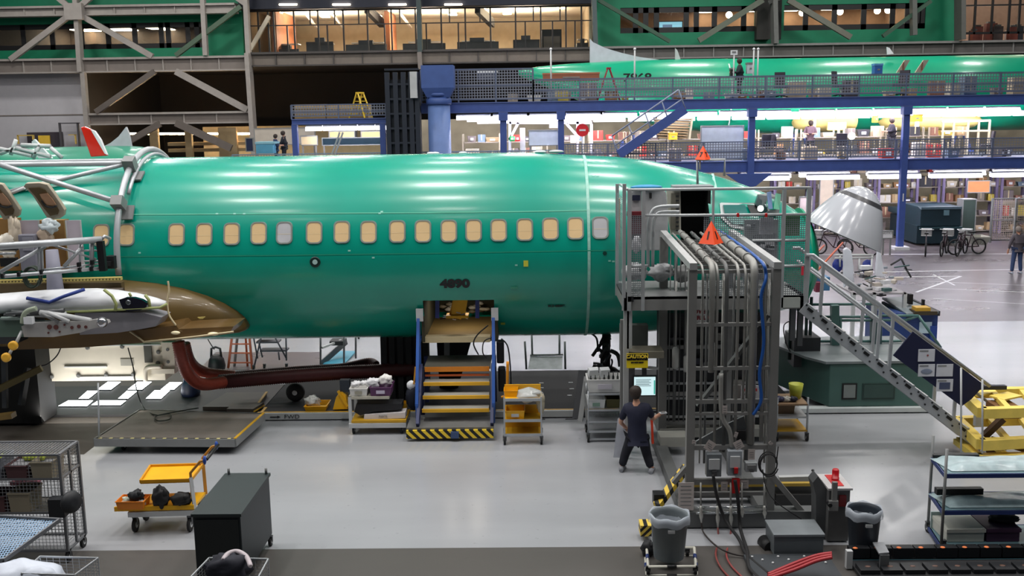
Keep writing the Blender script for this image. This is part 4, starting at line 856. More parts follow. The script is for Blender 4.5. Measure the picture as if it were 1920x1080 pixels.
board(1655, 434, 1673, 446, 43, 'notice_stand', 'white notice on a brown stand left of blue column', 'sign', M((225, 225, 230), .6), 0)
text('NOTICE', .13, P(1664, 437, 42.97), GREY, 'notice_lettering', bpy.data.objects['notice_stand'])
for i, (a, c, l) in enumerate([(1860, 1905, 'wire cage bay at far right background'), (1905, 1960, 'second wire cage bay at right edge of the background')]):
    x0, z0, x1, z1 = ext(a, 372, c, 445, 46.5-i); t = thing('wire_cage_bay', l, 'cage', ((x0+x1)/2, 46.5-i, 0))
    b = B()
    for xx in (x0, x1): b.bb(xx-.04, 46.5-i, 0, xx+.04, 46.6-i, z1, ALUD)
    for zz_ in (0.1, z1/2, z1-.04): b.bb(x0, 46.5-i, zz_, x1, 46.58-i, zz_+.05, ALUD)
    b.build('frame', t); g = B(); g.add([(x0, 46.5-i, .1), (x1, 46.5-i, .1), (x1, 46.5-i, z1), (x0, 46.5-i, z1)], [(0, 1, 2, 3)], grid_mat((150, 140, 130), .1, .28)); g.build('wire_mesh_panel', t)
# ================================================================== THE NEAR AEROPLANE
AY = 21.4
st = [(-16, 5.38, 1.50, 1.88), (-11, 5.38, 1.50, 1.88), (-6, 5.38, 1.50, 1.88), (0, 5.38, 1.50, 1.88)]
tops = [(1105, 291, 1.50), (1160, 293.5, 1.52), (1220, 301, 1.56), (1280, 313, 1.62), (1330, 325, 1.68), (1370, 337, 1.74), (1410, 351, 1.82), (1450, 367, 1.92), (1490, 391, 2.04), (1500, 400, 2.10)]
for px, py, zb in tops:
    p = P(px, py, AY); st.append((p.x, p.z-.01, zb, 1.88))
x_end = P(1500, 400, AY).x
for i, s in enumerate(st):
    if s[0] > 2: f = (s[0]-2)/(x_end-2); st[i] = (s[0], s[1], s[2], 1.88*(1-.42*f**1.9))
def sec(x): return interp(st, x)
def ysk(x, z, off=0.):
    zt, zb, a = sec(x); zc = (zt+zb)/2; hb = (zt-zb)/2; k = max(-1, min(1, (z-zc)/hb)); return AY-(a*math.sqrt(max(0, 1-k*k))+off)
def tilt(x, z):   # unit outward normal in the y-z plane
    zt, zb, a = sec(x); zc = (zt+zb)/2; hb = (zt-zb)/2; n_ = V((0, (ysk(x, z)-AY)/(a*a), (z-zc)/(hb*hb))); return n_.normalized()
def on(px, py, off=.012):
    """point of the near flank seen at a picture position"""
    y = AY-1.8
    for _ in range(12):
        p = P(px, py, y); y = ysk(p.x, p.z, 0)
    p = P(px, py, y); return p+tilt(p.x, p.z)*off
ap = thing('airplane', 'large green unpainted airliner fuselage without radome, nose to the right', 'aeroplane', (-2, AY, 1.45))
# openings: (x0,x1,z0,z1)
c0, c1 = P(797, 590, 20.1).x, P(928, 590, 20.1).x; oz1, oz0 = P(860, 558, 19.8).z, P(860, 628, 20.6).z
cargo = (c0, c1, oz0, oz1)
d0, d1 = P(1277, 400, 19.6).x, P(1336, 400, 19.6).x; door = (d0, d1, P(1300, 500, 19.6).z, P(1300, 356, 19.6).z)
xs = sorted(set([-16, x_end, c0, c1, d0, d1] + [round(-16+i*.35, 3) for i in range(70) if -16+i*.35 < x_end-.1]))
n_ = 120; th = [2*math.pi*k/n_ for k in range(n_)]
rings = []
for x in xs:
    zt, zb, a = sec(x); zc = (zt+zb)/2; hb = (zt-zb)/2
    rings.append([V((x, AY-a*math.cos(t), zc+hb*math.sin(t))) for t in th])
b = B(); fs = []
for i in range(len(xs)-1):
    for k in range(n_):
        k2 = (k+1) % n_; q = [rings[i][k], rings[i][k2], rings[i+1][k2], rings[i+1][k]]; m = sum(q, V())/4
        cut = any(x0 < m.x < x1 and z0 < m.z < z1 and m.y < AY for x0, x1, z0, z1 in (cargo, door))
        if not cut: fs.append((i*n_+k, i*n_+k2, (i+1)*n_+k2, (i+1)*n_+k))
b.add([p for r in rings for p in r], fs, GREEN, True); b.build('fuselage_skin', ap)
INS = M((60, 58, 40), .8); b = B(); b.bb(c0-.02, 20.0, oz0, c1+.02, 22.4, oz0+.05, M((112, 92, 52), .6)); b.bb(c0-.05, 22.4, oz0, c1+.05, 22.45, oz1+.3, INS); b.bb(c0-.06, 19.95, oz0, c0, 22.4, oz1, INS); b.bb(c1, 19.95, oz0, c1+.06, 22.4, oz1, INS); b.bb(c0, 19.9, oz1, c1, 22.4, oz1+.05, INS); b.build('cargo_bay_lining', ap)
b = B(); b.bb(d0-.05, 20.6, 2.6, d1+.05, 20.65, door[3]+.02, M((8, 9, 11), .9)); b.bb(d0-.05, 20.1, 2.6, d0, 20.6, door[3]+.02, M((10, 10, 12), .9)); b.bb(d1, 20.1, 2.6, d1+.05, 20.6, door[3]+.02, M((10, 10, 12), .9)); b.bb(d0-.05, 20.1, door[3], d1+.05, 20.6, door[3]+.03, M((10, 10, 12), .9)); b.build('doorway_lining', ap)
# nose bulkhead
zt, zb, a = sec(x_end); b = B(); b.lathe((x_end, AY, (zt+zb)/2), [(a*.99, -.02), (a*.99, .02), (a*.6, .25), (.1, .3)], M((0, 140, 105), .4), 40, (1, 0, 0)); b.build('nose_bulkhead', ap)
# window belt
PANE = M((222, 190, 140), .6, 0, .03); FRM = M((150, 158, 152), .4, .4); PGY = M((186, 186, 190), .5)
def rrect(w, h, r, k=5):
    pts = []
    for cx, cz, a0 in ((w-r, h-r, 0), (-w+r, h-r, 90), (-w+r, -h+r, 180), (w-r, -h+r, 270)):
        for i in range(k+1): t = math.radians(a0+90*i/k); pts.append((cx+r*math.cos(t), cz+r*math.sin(t)))
    return pts
def win(px, py, pane, far=False):
    c = on(px, py, 0); nrm = tilt(c.x, c.z); upv = V((1, 0, 0)).cross(nrm).normalized(); upv = upv if upv.z > 0 else -upv
    def rg(w, h, r, off): return [c+V((1, 0, 0))*u+upv*v+nrm*off for u, v in rrect(w, h, r)]
    b = B(); b.loft([rg(.165, .225, .1, -.01), rg(.16, .22, .1, .014), rg(.135, .195, .085, .014), rg(.13, .19, .08, .0)], FRM, caps=False, smooth=False); f = b.build('window', ap)
    b = B(); r_ = rg(.134, .194, .084, .006); b.add(r_, [tuple(range(len(r_)))], pane); b.build('window_pane', f)
    r2 = rg(.1, .15, .06, .008)
    b = B(); b.add([c-V((.13, 0, 0))+nrm*.009+upv*-.03, c+V((.13, 0, 0))+nrm*.009+upv*-.03, c+V((.13, 0, 0))+nrm*.009+upv*-.024, c-V((.13, 0, 0))+nrm*.009+upv*-.024], [(0, 1, 2, 3)], M((236, 215, 170), .6)); b.build('tape_line', f)
wl = [(190, 441), (237, 440), (331, 439.5), (383, 439), (434.5, 438.5), (485, 437), (533, 436.5), (589, 436), (641, 435), (691, 435), (745, 434), (793, 433.5), (841.5, 433), (888, 432), (935, 431.5), (984, 430.5), (1032, 429), (1079, 428), (1125.5, 427)]
for i, (px, py) in enumerate(wl): win(px, py, PGY if i in (6, 18) else PANE)
# tape lines, patches, lettering on the skin
def skin_strip(pts, w, mat, name, off=.008):
    """thin strip of tape following the skin through picture points"""
    P3 = [on(px, py, off) for px, py in pts]; b = B(); vs = []
    for i, p in enumerate(P3):
        d = (P3[min(i+1, len(P3)-1)]-P3[max(i-1, 0)]).normalized(); nn = tilt(p.x, p.z); a = d.cross(nn).normalized()*w/2; vs += [p-a, p+a]
    b.add(vs, [(2*i, 2*i+1, 2*i+3, 2*i+2) for i in range(len(P3)-1)], mat); return b.build(name, ap)
TAPE = M((150, 200, 185), .5, 0, .15, 12)
xt = on(1104, 430).x
b = B(); k0 = [2*math.pi*k/120 for k in range(-36, 31)]
zt, zb, a = sec(xt); vs = []
for t in k0:
    for dx in (-.028, .028): vs.append((xt+dx, AY-(a+.008)*math.cos(t), (zt+zb)/2+((zt-zb)/2+.008)*math.sin(t)))
b.add(vs, [(2*i, 2*i+1, 2*i+3, 2*i+2) for i in range(len(k0)-1)], TAPE, True); b.build('seam_tape', ap)
skin_strip([(215, 402.5), (400, 401.5), (600, 400), (800, 399), (1000, 396.5), (1100, 394.5)], .02, M((90, 190, 160), .5), 'lap_joint')
skin_strip([(225, 481), (500, 479), (800, 475), (1100, 470), (1160, 469)], .02, M((30, 150, 122), .5), 'lap_joint')
skin_strip([(1336, 326), (1338, 335), (1342, 352)], .05, TAPE, 'seam_tape')
for px, py in ((407, 401), (440, 401), (458, 401), (712, 400), (716, 397), (655, 470), (700, 483), (1112, 330), (1120, 330), (968, 497), (1143, 489), (262, 474), (1150, 490)):
    c = on(px, py, .008); b = B(); nn = tilt(c.x, c.z); u = V((1, 0, 0)); v = nn.cross(u); b.add([c-u*.025-v*.015, c+u*.025-v*.015, c+u*.025+v*.015, c-u*.025+v*.015], [(0, 1, 2, 3)], M((150, 215, 200), .5)); b.build('tape_mark', ap)
c = on(591, 491, .0); nn = tilt(c.x, c.z); b = B(); b.lathe(c, [(.105, -.01), (.105, .015), (.08, .02)], M((10, 40, 36), .4), 20, nn); b.build('drain_port', ap); b = B(); b.lathe(c+nn*.015, [(.05, 0), (.05, .015)], M((170, 200, 195), .4), 12, nn); b.build('port_cap', ap)
c = on(1134, 475, .0); nn = tilt(c.x, c.z); b = B(); b.lathe(c, [(.04, -.01), (.04, .012)], M((10, 60, 50), .4), 16, nn); b.build('small_port', ap)
def patch(px, py, w, h, mat, nm):
    c = on(px, py, .01); nn = tilt(c.x, c.z); u = V((1, 0, 0)); v = u.cross(nn); v = v if v.z > 0 else -v; b = B(); b.prism([c-u*w-v*h, c+u*w-v*h, c+u*w+v*h, c-u*w+v*h], nn*.004, mat); return b.build(nm, ap)
patch(986, 494, .045, .06, M((215, 215, 70), .6), 'yellow_sticker'); patch(943, 606, .045, .04, M((150, 180, 70), .6), 'yellow_note'); patch(964, 539, .07, .025, M((60, 160, 130), .5), 'pale_patch')
c = on(853, 532, .014); nn = tilt(c.x, c.z); ang = math.atan2(nn.z, -nn.y)
text('4890', .235, c, BLACK, 'fuselage_number', ap, rot=(math.pi/2-ang, 0, 0), font_w=1.22, bold=.014)
c = on(1044, 573, .014); nn = tilt(c.x, c.z); ang = math.atan2(nn.z, -nn.y)
text('K1489R', .075, c, M((6, 50, 40), .5), 'serial_lettering', ap, rot=(math.pi/2-ang, 0, 0), font_w=1.4, bold=.006)
for px in (808, 816, 868, 1010, 1016): 
    b = B(); p = P(px, 286+(px > 900)*2, AY); b.ell((p.x, p.y, 5.39), (.09, .09, .03), WHITE, 10); b.build('roof_cap', ap)
b = B(); p = P(1043, 287, AY); b.ell((p.x, p.y, 5.39), (.16, .12, .035), LG, 12); b.build('antenna_base', ap)
# cargo door frame pieces in the opening
b = B()
for px in (820, 895): b.bar(P(px, 562, 19.95), P(px, 596, 20.0), .08, .04, M((20, 40, 110), .5))
b.bar(P(805, 557, 19.85), P(900, 556, 19.85), .05, .05, M((40, 110, 190), .5)); b.build('door_brace', ap)
b = B(); b.bb(c0-.05, 19.98, oz0-.02, c1-.1, 20.2, oz0+.1, M((206, 190, 150), .6)); b.build('sill', ap)
# cockpit windows and open windshield
CW = M((205, 212, 212), .4); CG = M((60, 120, 115), .12)
def poly_on(pts, off, mat, name, th_=.02, par=None):
    P3 = [on(px, py, off) for px, py in pts]; b = B(); b.prism(P3, V((0, -th_, 0)), mat); return b.build(name, par or ap)
f = poly_on([(1349, 382), (1352, 380.5), (1413, 381), (1436, 383), (1440, 420), (1400, 432), (1370, 426), (1352, 410)], .01, CW, 'cockpit_window_frame')
poly_on([(1355, 386), (1396, 386), (1401, 402), (1358, 401)], .035, CG, 'side_window', .02, f)
poly_on([(1400, 386), (1420, 387), (1425, 402), (1407, 402)], .035, BLACK, 'forward_window', .02, f)
poly_on([(1358, 406), (1392, 407), (1404, 424), (1372, 420)], .03, M((100, 150, 145), .3), 'lower_window', .02, f)
f = poly_on([(1414, 384), (1420, 366), (1445, 364), (1462, 372), (1458, 402), (1430, 402)], .02, M((20, 46, 48), .3), 'windshield_opening', .1)
poly_on([(1436, 372), (1444, 371), (1446, 400), (1438, 400)], .14, M((60, 90, 130), .3), 'windshield_post', .03, f)
poly_on([(1453, 374), (1463, 376), (1458, 402), (1448, 400)], .14, M((40, 130, 100), .4), 'windshield_flap', .03, f)
b = B(); b.ell(P(1426, 391, 19.4), (.06, .05, .06), M((255, 255, 250), emis=5), 8); tag(b.build('inspection_lamp'), 'small bright lamp glowing at the open cockpit windshield', 'lamp')
# landing gear shapes below (dark)
GD = M((16, 17, 20), .6)
gx = P(1128, 650, AY).x
b = B()
for k in range(26):
    a = V((gx+random.uniform(-.2, .35), AY+random.uniform(-.5, .4), random.uniform(.35, 1.4))); c = a+V((random.uniform(-.3, .3), random.uniform(-.3, .3), random.uniform(-.4, .5))); c.z = min(max(c.z, .2), 1.6); b.tube(smoothpath([a, (a+c)/2+V((.05, 0, .08)), c], 4), random.uniform(.015, .05), random.choice([GD, STEEL, GD, M((60, 66, 66), .5)]), 6)
b.cyl((gx+.1, AY, .4), (gx+.1, AY, 1.7), .09, GD, 12); b.build('nose_gear_strut', ap)
for dy in (-.25, .25):
    b = B(); b.lathe((gx+.15, AY+dy-.1, .36), [(.1, -.02), (.28, -.01), (.34, .05), (.34, .15), (.28, .21), (.1, .22)], RUB, 24, (0, 1, 0)); b.build('nose_wheel', ap)
b = B()                                    # central keel bay parts at px 725-790
x0 = P(722, 650, AY).x; x1 = P(800, 650, AY).x
for k in range(6): xx = x0+(x1-x0)*k/5; b.bar((xx, AY-.3, .15), (xx, AY-.2, 1.62), .12, .1, GD)
b.bb(x0+.15, AY-.2, .2, x1, AY+.6, 1.6, GD); tag(b.build('support_cradle'), 'black cradle support under the fuselage left of blue stairs', 'stand')
b = B(); xx = P(850, 650, 22.4).x; b.prism([(xx-.35, 22, 1.6), (xx+.55, 22, 1.6), (xx+.1, 22, .1), (xx-.3, 22, .1)], (0, .8, 0), GD); b.bar(P(838, 632, 22), P(838, 668, 22), .12, .1, LG); tag(b.build('jack_pillar'), 'dark tapering jack pillar seen behind the blue stairs', 'jack')
# ------------------------------------------------------------------ wing root: fairing, leading edge, flap track
wf = thing('wing_root', 'brown wing fairing and white leading edge at left on fuselage', 'wing', (-9, 19.5, 2.0))
FYc = 20.1
prof = [(-120, 512, 655), (0, 517, 652), (120, 518, 646), (230, 518, 641), (290, 524, 640), (340, 534, 638), (380, 547, 637), (410, 563, 635), (430, 580, 633), (441, 595, 629), (445, 608, 622)]
rr = []
for px, t_, b_ in prof:
    zt = P(px, t_, FYc-.3).z; zb = P(px, b_, FYc-.6).z; x = P(px, 590, FYc-.8).x; zc = (zt+zb)/2; h = (zt-zb)/2
    f = (445-px)/445; dep = min(1.35, .15+1.5*max(0, f)**.5)
    rr.append([V((x, FYc-dep*math.copysign(abs(math.cos(t))**.7, math.cos(t)) if math.cos(t) > 0 else FYc+.3*-math.cos(t), zc+h*math.copysign(abs(math.sin(t))**.8, math.sin(t)))) for t in [2*math.pi*k/28 for k in range(28)]])
b = B(); b.loft(rr, BROWN); b.build('fairing', wf)
def loft_px(prof, Yc, dep, mat, name, parent, n=24, py_mid=None):
    rr = []
    for i, (px, t_, b_, d) in enumerate(prof):
        zt = P(px, t_, Yc).z; zb = P(px, b_, Yc).z; x = P(px, (t_+b_)/2, Yc).x; zc = (zt+zb)/2; h = (zt-zb)/2
        rr.append([V((x, Yc-dep*d*math.cos(t), zc+h*math.sin(t))) for t in [2*math.pi*k/n for k in range(n)]])
    b = B(); b.loft(rr, mat); return b.build(name, parent)
WP = M((222, 224, 228), .35, 0, .02)
le = loft_px([(-80, 552, 592, 1), (0, 551, 588, 1), (100, 543, 585, 1), (180, 541, 583, 1), (220, 544, 582, .9), (260, 551, 580, .75), (290, 558, 577, .5), (312, 565, 573, .2)], 18.55, .35, WP, 'leading_edge', wf)
lp = []
def ley(px, off): return 18.55-.35*off
b = B(); pts = [(223, 562), (235, 558), (250, 558), (265, 562), (277, 569), (274, 576), (262, 582), (240, 584), (230, 579)]
b.prism([P(x, y, 18.2) for x, y in pts], (0, .1, 0), M((10, 12, 30), .1, coat=1)); g = b.build('landing_light', wf)
b = B(); b.lathe(P(241, 567, 18.2), [(.045, 0), (.05, .02), (.03, .03)], M((120, 125, 130), .2, .8), 14, (0, -1, 0)); b.build('light_bulb', g)
b = B(); GRN = M((150, 158, 100), .5)
b.tube([P(x, y, 18.17) for x, y in ((195, 543), (210, 555), (218, 570), (216, 583))], .03, GRN, 5); b.tube([P(x, y, 18.22) for x, y in ((242, 549), (246, 556))], .025, GRN, 5); b.tube([P(x, y, 18.25) for x, y in ((272, 553), (279, 562), (281, 576))], .03, GRN, 5)
b.tube([P(x, y, 18.22) for x, y in ((100, 586), (160, 584), (216, 581), (300, 577), (313, 570))], .025, GRN, 5); b.build('edge_sealant', wf)
b = B(); b.tube([P(x, y, 18.18) for x, y in ((50, 559), (93, 567), (120, 556), (158, 543))], .035, M((40, 62, 140), .5), 5); b.build('blue_tape', wf)
b = B(); b.tube([P(x, y, 18.8) for x, y in ((196, 546), (232, 545))], .06, M((70, 60, 50), .6), 6); b.build('slot', wf)
# grey lower panel and brown belly with hazard of tape
b = B(); pts = [(140, 588), (200, 586), (270, 587), (303, 595), (292, 612), (265, 617), (220, 624), (150, 628)]
b.prism([P(x, y, 18.35) for x, y in pts], (0, .5, 0), M((132, 130, 136), .5)); b.build('lower_panel', wf)
b = B(); b.prism([P(x, y, 18.55) for x, y in ((20, 632), (150, 624), (270, 618), (330, 610), (335, 617), (438, 612), (430, 626), (330, 638), (150, 652), (20, 656))], (0, .8, 0), M((104, 78, 42), .35, 0, .1, coat=.5)); b.build('belly_strip', wf)
for pts, nm in ([[(315, 527), (317, 545), (314, 565), (317, 590), (330, 610)], 'seam_string'], [[(243, 621), (256, 630), (270, 641)], 'seam_string'], [[(270, 641), (300, 638), (360, 632), (438, 622)], 'seam_string']):
    b = B(); pp = [P(x, y, 18.45 if x > 280 and y > 600 else 18.5) for x, y in pts]
    if pts[0][0] == 315: pp = [P(x, y, 18.62-.1*(y-527)/80) for x, y in pts]
    b.tube(smoothpath(pp, 6), .018, M((190, 175, 140), .7), 5); b.build(nm, wf)
b = B(); b.prism([P(x, y, 18.6) for x, y in ((370, 595), (385, 594), (380, 598), (374, 598))], (0, .02, 0), M((200, 180, 100), .6)); b.build('yellow_tag', wf)
for px, py in ((329, 624), (400, 626)):
    b = B(); b.ell(P(px, py, 18.5), (.09 if px < 350 else .11, .03, .035), M((255, 240, 200), .1), 10); b.build('nav_lens', wf)
# dotted fastener strip above
b = B(); b.bar(P(-10, 528, 18.9), P(228, 522, 18.9), .1, .06, M((188, 172, 100), .5))
for k in range(36): p = P(4+k*6.3, 528.5-k*.15, 18.83); b.box(p, (.02, .02, .025), M((70, 60, 30), .6))
b.build('fastener_strip', wf)
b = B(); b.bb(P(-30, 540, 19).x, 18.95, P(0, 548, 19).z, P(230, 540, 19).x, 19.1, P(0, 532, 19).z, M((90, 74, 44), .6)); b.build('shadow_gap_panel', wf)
# flap / slat actuator arm
sa = thing('slat_actuator_arm', 'white perforated slat arm with polished end below wing edge', 'arm', P(110, 622, 17.9)); 
b = B(); b.prism([P(x, y, 17.9) for x, y in ((40, 612), (55, 606), (165, 602), (180, 599), (200, 601), (203, 606), (190, 613), (170, 617), (150, 624), (100, 632), (45, 632))], (0, .12, 0), M((170, 168, 166), .4, .2)); b.build('perforated_web', sa)
for px, py, r in ((93, 613, .045), (105, 613.5, .045), (121, 609, .02), (135, 614, .03), (148, 612, .035), (161, 613, .03), (91, 624, .02), (112, 622, .02)):
    b = B(); b.lathe(P(px, py, 17.89), [(r, 0), (r, .01)], M((84, 44, 40), .6), 12, (0, -1, 0)); b.build('lightening_hole', sa)
b = B(); b.lathe(P(192, 604, 17.87), [(.1, 0), (.08, .06), (.04, .08)], M((215, 215, 220), .15, .9), 16, (0, -1, 0)); b.build('end_fitting', sa)
b = B(); b.tube([P(75, 586, 18.0), P(120, 592, 18.0), P(170, 601, 17.95)], .05, LG, 8); b.tube([P(78, 588, 17.9), P(110, 604, 17.9)], .03, GREY, 8); b.tube([P(90, 586, 17.85), P(130, 603, 17.9)], .035, LG, 8); b.build('push_rods', sa)
b = B(); b.tube(smoothpath([P(42, 606, 17.85), P(44, 592, 17.85), P(52, 583, 17.85), P(68, 578, 17.85)], 5), .045, M((150, 160, 140), .5), 8); b.build('curved_arm', sa)
b = B(); pbox(b, 44, 595, 60, 608, 17.8, .1, WHITE); b.build('white_tag', sa)
b = B()
for k in range(14):
    p = P(random.uniform(-5, 70), random.uniform(580, 604), 18+random.random()*.2); q = p+V((random.uniform(.3, .8), 0, random.uniform(-.04, .06))); b.tube([p, q], random.uniform(.015, .045), random.choice([LG, STEEL, M((120, 135, 130), .5), WHITE]), 6)
tag(b.build('slat_linkage', None), 'bundle of grey slat rods at left edge beneath wing', 'linkage')
b = B(); pbox(b, -20, 598, 46, 632, 18.1, .5, M((76, 96, 86), .5)); pbox(b, -20, 632, 30, 645, 18.1, .5, DARK); tag(b.build('wing_box_end'), 'grey green wing box end at left edge', 'wing box')
for px, py, l in ((27, 647, 'upper yellow round cap at left edge under wing'), (14, 669, 'lower yellow round cap at left edge under wing')):
    t = thing('round_buffer', l, 'buffer', P(px, py, 17.8)); b = B(); b.lathe(P(px, py, 17.8), [(.07, 0), (.085, .02), (.085, .07), (.05, .08)], M((226, 170, 50), .5), 16, (0, -1, 0)); b.build('cap_disc', t); b = B(); b.tube([P(px+3, py-4, 17.85), P(px+14, py-26, 18)], .03, LG, 6); b.build('stem', t)
# coiled hose hanging on rail
def coil(name, label, c, r, turns, mat, rt=.018, ax='XZ', squash=1.3):
    b = B(); pts = [V(c)+V((math.cos(a)*r*(1+.06*math.sin(a*.37)), -a*.006, math.sin(a)*r*squash*(1+.05*math.cos(a*.3)))) for a in [k*.35 for k in range(int(turns*18))]]
    b.tube(pts, rt, mat, 6); b.tube([pts[0]+V((0, 0, .0)), pts[0]+V((.02, 0, .25))], rt, mat, 6); return tag(b.build(name), label, 'cable')
coil('hanging_cable_coil', 'dark green cable coil hanging on the left rail', P(65, 518, 18.3), .14, 4, M((28, 44, 30), .6))
# open overwing exit hatches
for i, dx in enumerate((0, -84)):
    t = thing('exit_hatch', ['raised overwing exit hatch with tan window, right one', 'raised overwing exit hatch cut by the left edge'][i], 'hatch', P(90+dx, 375, 18.9)); Yh = 18.9
    o_ = [(44, 350), (48, 344), (74, 343), (88, 346), (100, 362), (112, 380), (121, 394), (119, 405), (112, 410), (90, 412), (76, 390), (62, 368), (50, 355)]
    b = B(); b.prism([P(x+dx, y, Yh+(y-343)/260) for x, y in o_], (0, .1, .02), M((168, 158, 138), .5)); b.build('hatch_shell', t, bevel=.01)
    i_ = [(53, 353), (74, 352), (84, 356), (100, 378), (110, 394), (108, 402), (94, 405), (80, 388), (66, 368)]
    b = B(); b.prism([P(x+dx, y, Yh-.02+(y-343)/260) for x, y in i_], (0, .02, 0), M((92, 74, 40), .6)); b.build('inner_lining', t)
    w_ = [(74, 364), (88, 362), (97, 372), (105, 384), (100, 386), (88, 385), (80, 376)]
    b = B(); b.prism([P(x+dx, y, Yh-.04+(y-343)/260) for x, y in w_], (0, .02, 0), M((182, 140, 106), .5)); b.build('hatch_window', t)
    b = B(); b.tube(smoothpath([P(x+dx, y, Yh-.06+(y-343)/260) for x, y in ((78, 376), (85, 386), (97, 389), (106, 386))], 4), .02, BLACK, 6); b.build('window_seal', t)
b = B()
b.tube([P(20, 363, 19.1), P(46, 352, 19.1)], .03, LG, 8); tag(b.build('hatch_stay'), 'short pale stay rod between the two raised hatches', 'rod')
OPN = M((150, 112, 62), .7)
b = B(); b.bb(P(78, 440, 19.5).x, 19.38, P(90, 505, 19.5).z, P(127, 440, 19.5).x, 19.6, P(90, 412, 19.5).z, OPN); b.build('exit_opening', ap)
b = B(); b.bb(P(-10, 440, 19.5).x, 19.38, P(90, 505, 19.5).z, P(38, 440, 19.5).x, 19.6, P(90, 408, 19.5).z, OPN); b.build('exit_opening', ap)
for i, (q, l) in enumerate([((38, 413, 77, 508), 'pale cover board right of the left hatch opening'), ((126, 413, 155, 506), 'pale cover board right of the second hatch opening')]):
    t = thing('cover_board', l, 'board', P(q[0], q[3], 19.2)); b = B(); pbox(b, *q, 19.2, .03, M((188, 178, 188), .6)); b.build('panel', t); b = B(); x0, z0, x1, z1 = ext(*q, 19.19); b.bb(x0, 19.18, z0, x0+.02, 19.2, z1, LG); b.bb(x1-.02, 19.18, z0, x1, 19.2, z1, LG); b.build('edge_trim', t)
def bag(name, label, c, r, mat, seed, nz=.35, cat='bag', n=20):
    b = B(); b.ell(c, r, mat, n, nz, seed); b.ell(V(c)+V((r[0]*.5, -r[1]*.4, r[2]*.5)), (r[0]*.45, r[1]*.4, r[2]*.45), mat, 14, nz, seed+5); return tag(b.build(name), label, cat)
PL = M((210, 222, 226), .25, 0, .1, 9, bump=.5)
bag('white_plastic_wrap', 'bunched white plastic under the right raised hatch', P(93, 424, 19.1), (.18, .12, .13), PL, 2); bag('tan_plastic_wrap', 'crumpled tan wrap below the white plastic at hatch', P(85, 443, 19.1), (.14, .1, .18), M((190, 170, 150), .4, 0, .1, 9, bump=.5), 4)
bag('hanging_plastic_wrap', 'clear plastic hanging from hatch opening at left edge', P(28, 440, 19.1), (.12, .08, .33), M((210, 196, 176), .3, 0, .1, 9, bump=.5), 6); bag('low_plastic_wrap', 'pale plastic heap lower in the left hatch opening', P(12, 460, 19.05), (.2, .08, .2), M((225, 218, 205), .3, 0, .1, 9, bump=.5), 8)
t = thing('grey_seat_unit', 'grey upright unit standing below the left cover board', 'unit', P(55, 510, 18.9)); b = B(); pbox(b, 36, 440, 67, 508, 18.9, .15, M((120, 120, 132), .6)); b.build('body', t, bevel=.02); b = B(); pbox(b, 42, 446, 62, 470, 18.88, .02, M((140, 140, 150), .5)); b.build('front_panel', t)
t = thing('grey_bollard', 'broad grey pole standing behind the left rail', 'post', P(100, 520, 18.7)); b = B(); b.lathe((P(100, 500, 18.7).x, 18.7, 2.9), [(.16, 0), (.14, .3), (.11, .9)], M((130, 130, 145), .6), 16); b.build('post_body', t); b = B(); b.lathe((P(100, 500, 18.7).x, 18.7, 2.85), [(.2, 0), (.2, .06)], ALUD, 16); b.build('base_ring', t)
# ------------------------------------------------------------------ aluminium jig around the fuselage
jg = thing('fuselage_hoop_frame', 'aluminium tube hoop and braces strapped round the fuselage, left', 'frame', (P(215, 480, 19.3).x, AY, 3.2))
xh = P(217, 440, 19.3).x; zc = 3.44; R_ = 2.12
b = B(); b.tube([(xh, AY-R_*math.cos(math.radians(t)), zc+R_*math.sin(math.radians(t))) for t in range(-6, 150, 5)], .062, ALU, 10); b.build('hoop', jg)
b = B(); b.tube([(xh+.09, AY-(R_-.1)*math.cos(math.radians(t)), zc+(R_-.1)*math.sin(math.radians(t))) for t in range(40, 125, 5)], .04, ALU, 8); b.build('inner_hoop', jg)
def hoopp(deg, x=None, r=R_): return V((xh if x is None else x, AY-r*math.cos(math.radians(deg)), zc+r*math.sin(math.radians(deg))))
def degy(py):
    best = min(range(0, 90), key=lambda d: abs(py-projy(hoopp(d)))); return best
def projy(p):
    v = p-V((0, 0, H)); return 540-v.dot(UP)/v.dot(fw)*F
dA, dB = degy(312), degy(382)
for d in (dA, dB):
    c = hoopp(d); nn = V((0, -math.cos(math.radians(d)), math.sin(math.radians(d))))
    b = B(); b.box(c+nn*.05, (.22, .2, .28), ALUD, rx=math.radians(90-d)); b.build('clamp_block', jg)
    b = B(); b.box(hoopp(d-3, xh+.12, 1.96), (.22, .3, .04), GREY, rx=math.radians(90-d)); b.build('pad', jg)
A = hoopp(dA, None, R_+.08); Bp = hoopp(dB, None, R_+.08)
xl = -12.5
for p, q, r in ((A, V((xl, A.y, A.z)), .055), (A, P(-60, 378, A.y-.35), .045), (Bp, P(-60, 290, A.y-.1), .055), (V((xl, A.y+.3, A.z+.05)), V((xh, A.y+.3, A.z+.05)), .03)):
    b = B(); b.tube([p, q], r, ALU, 10); b.build('brace', jg)
b = B(); b.box(P(210, 491, 19.2), (.16, .2, .24), BLACK); b.box(P(200, 494, 19.1), (.2, .12, .08), BLACK); b.build('black_clamp', jg)
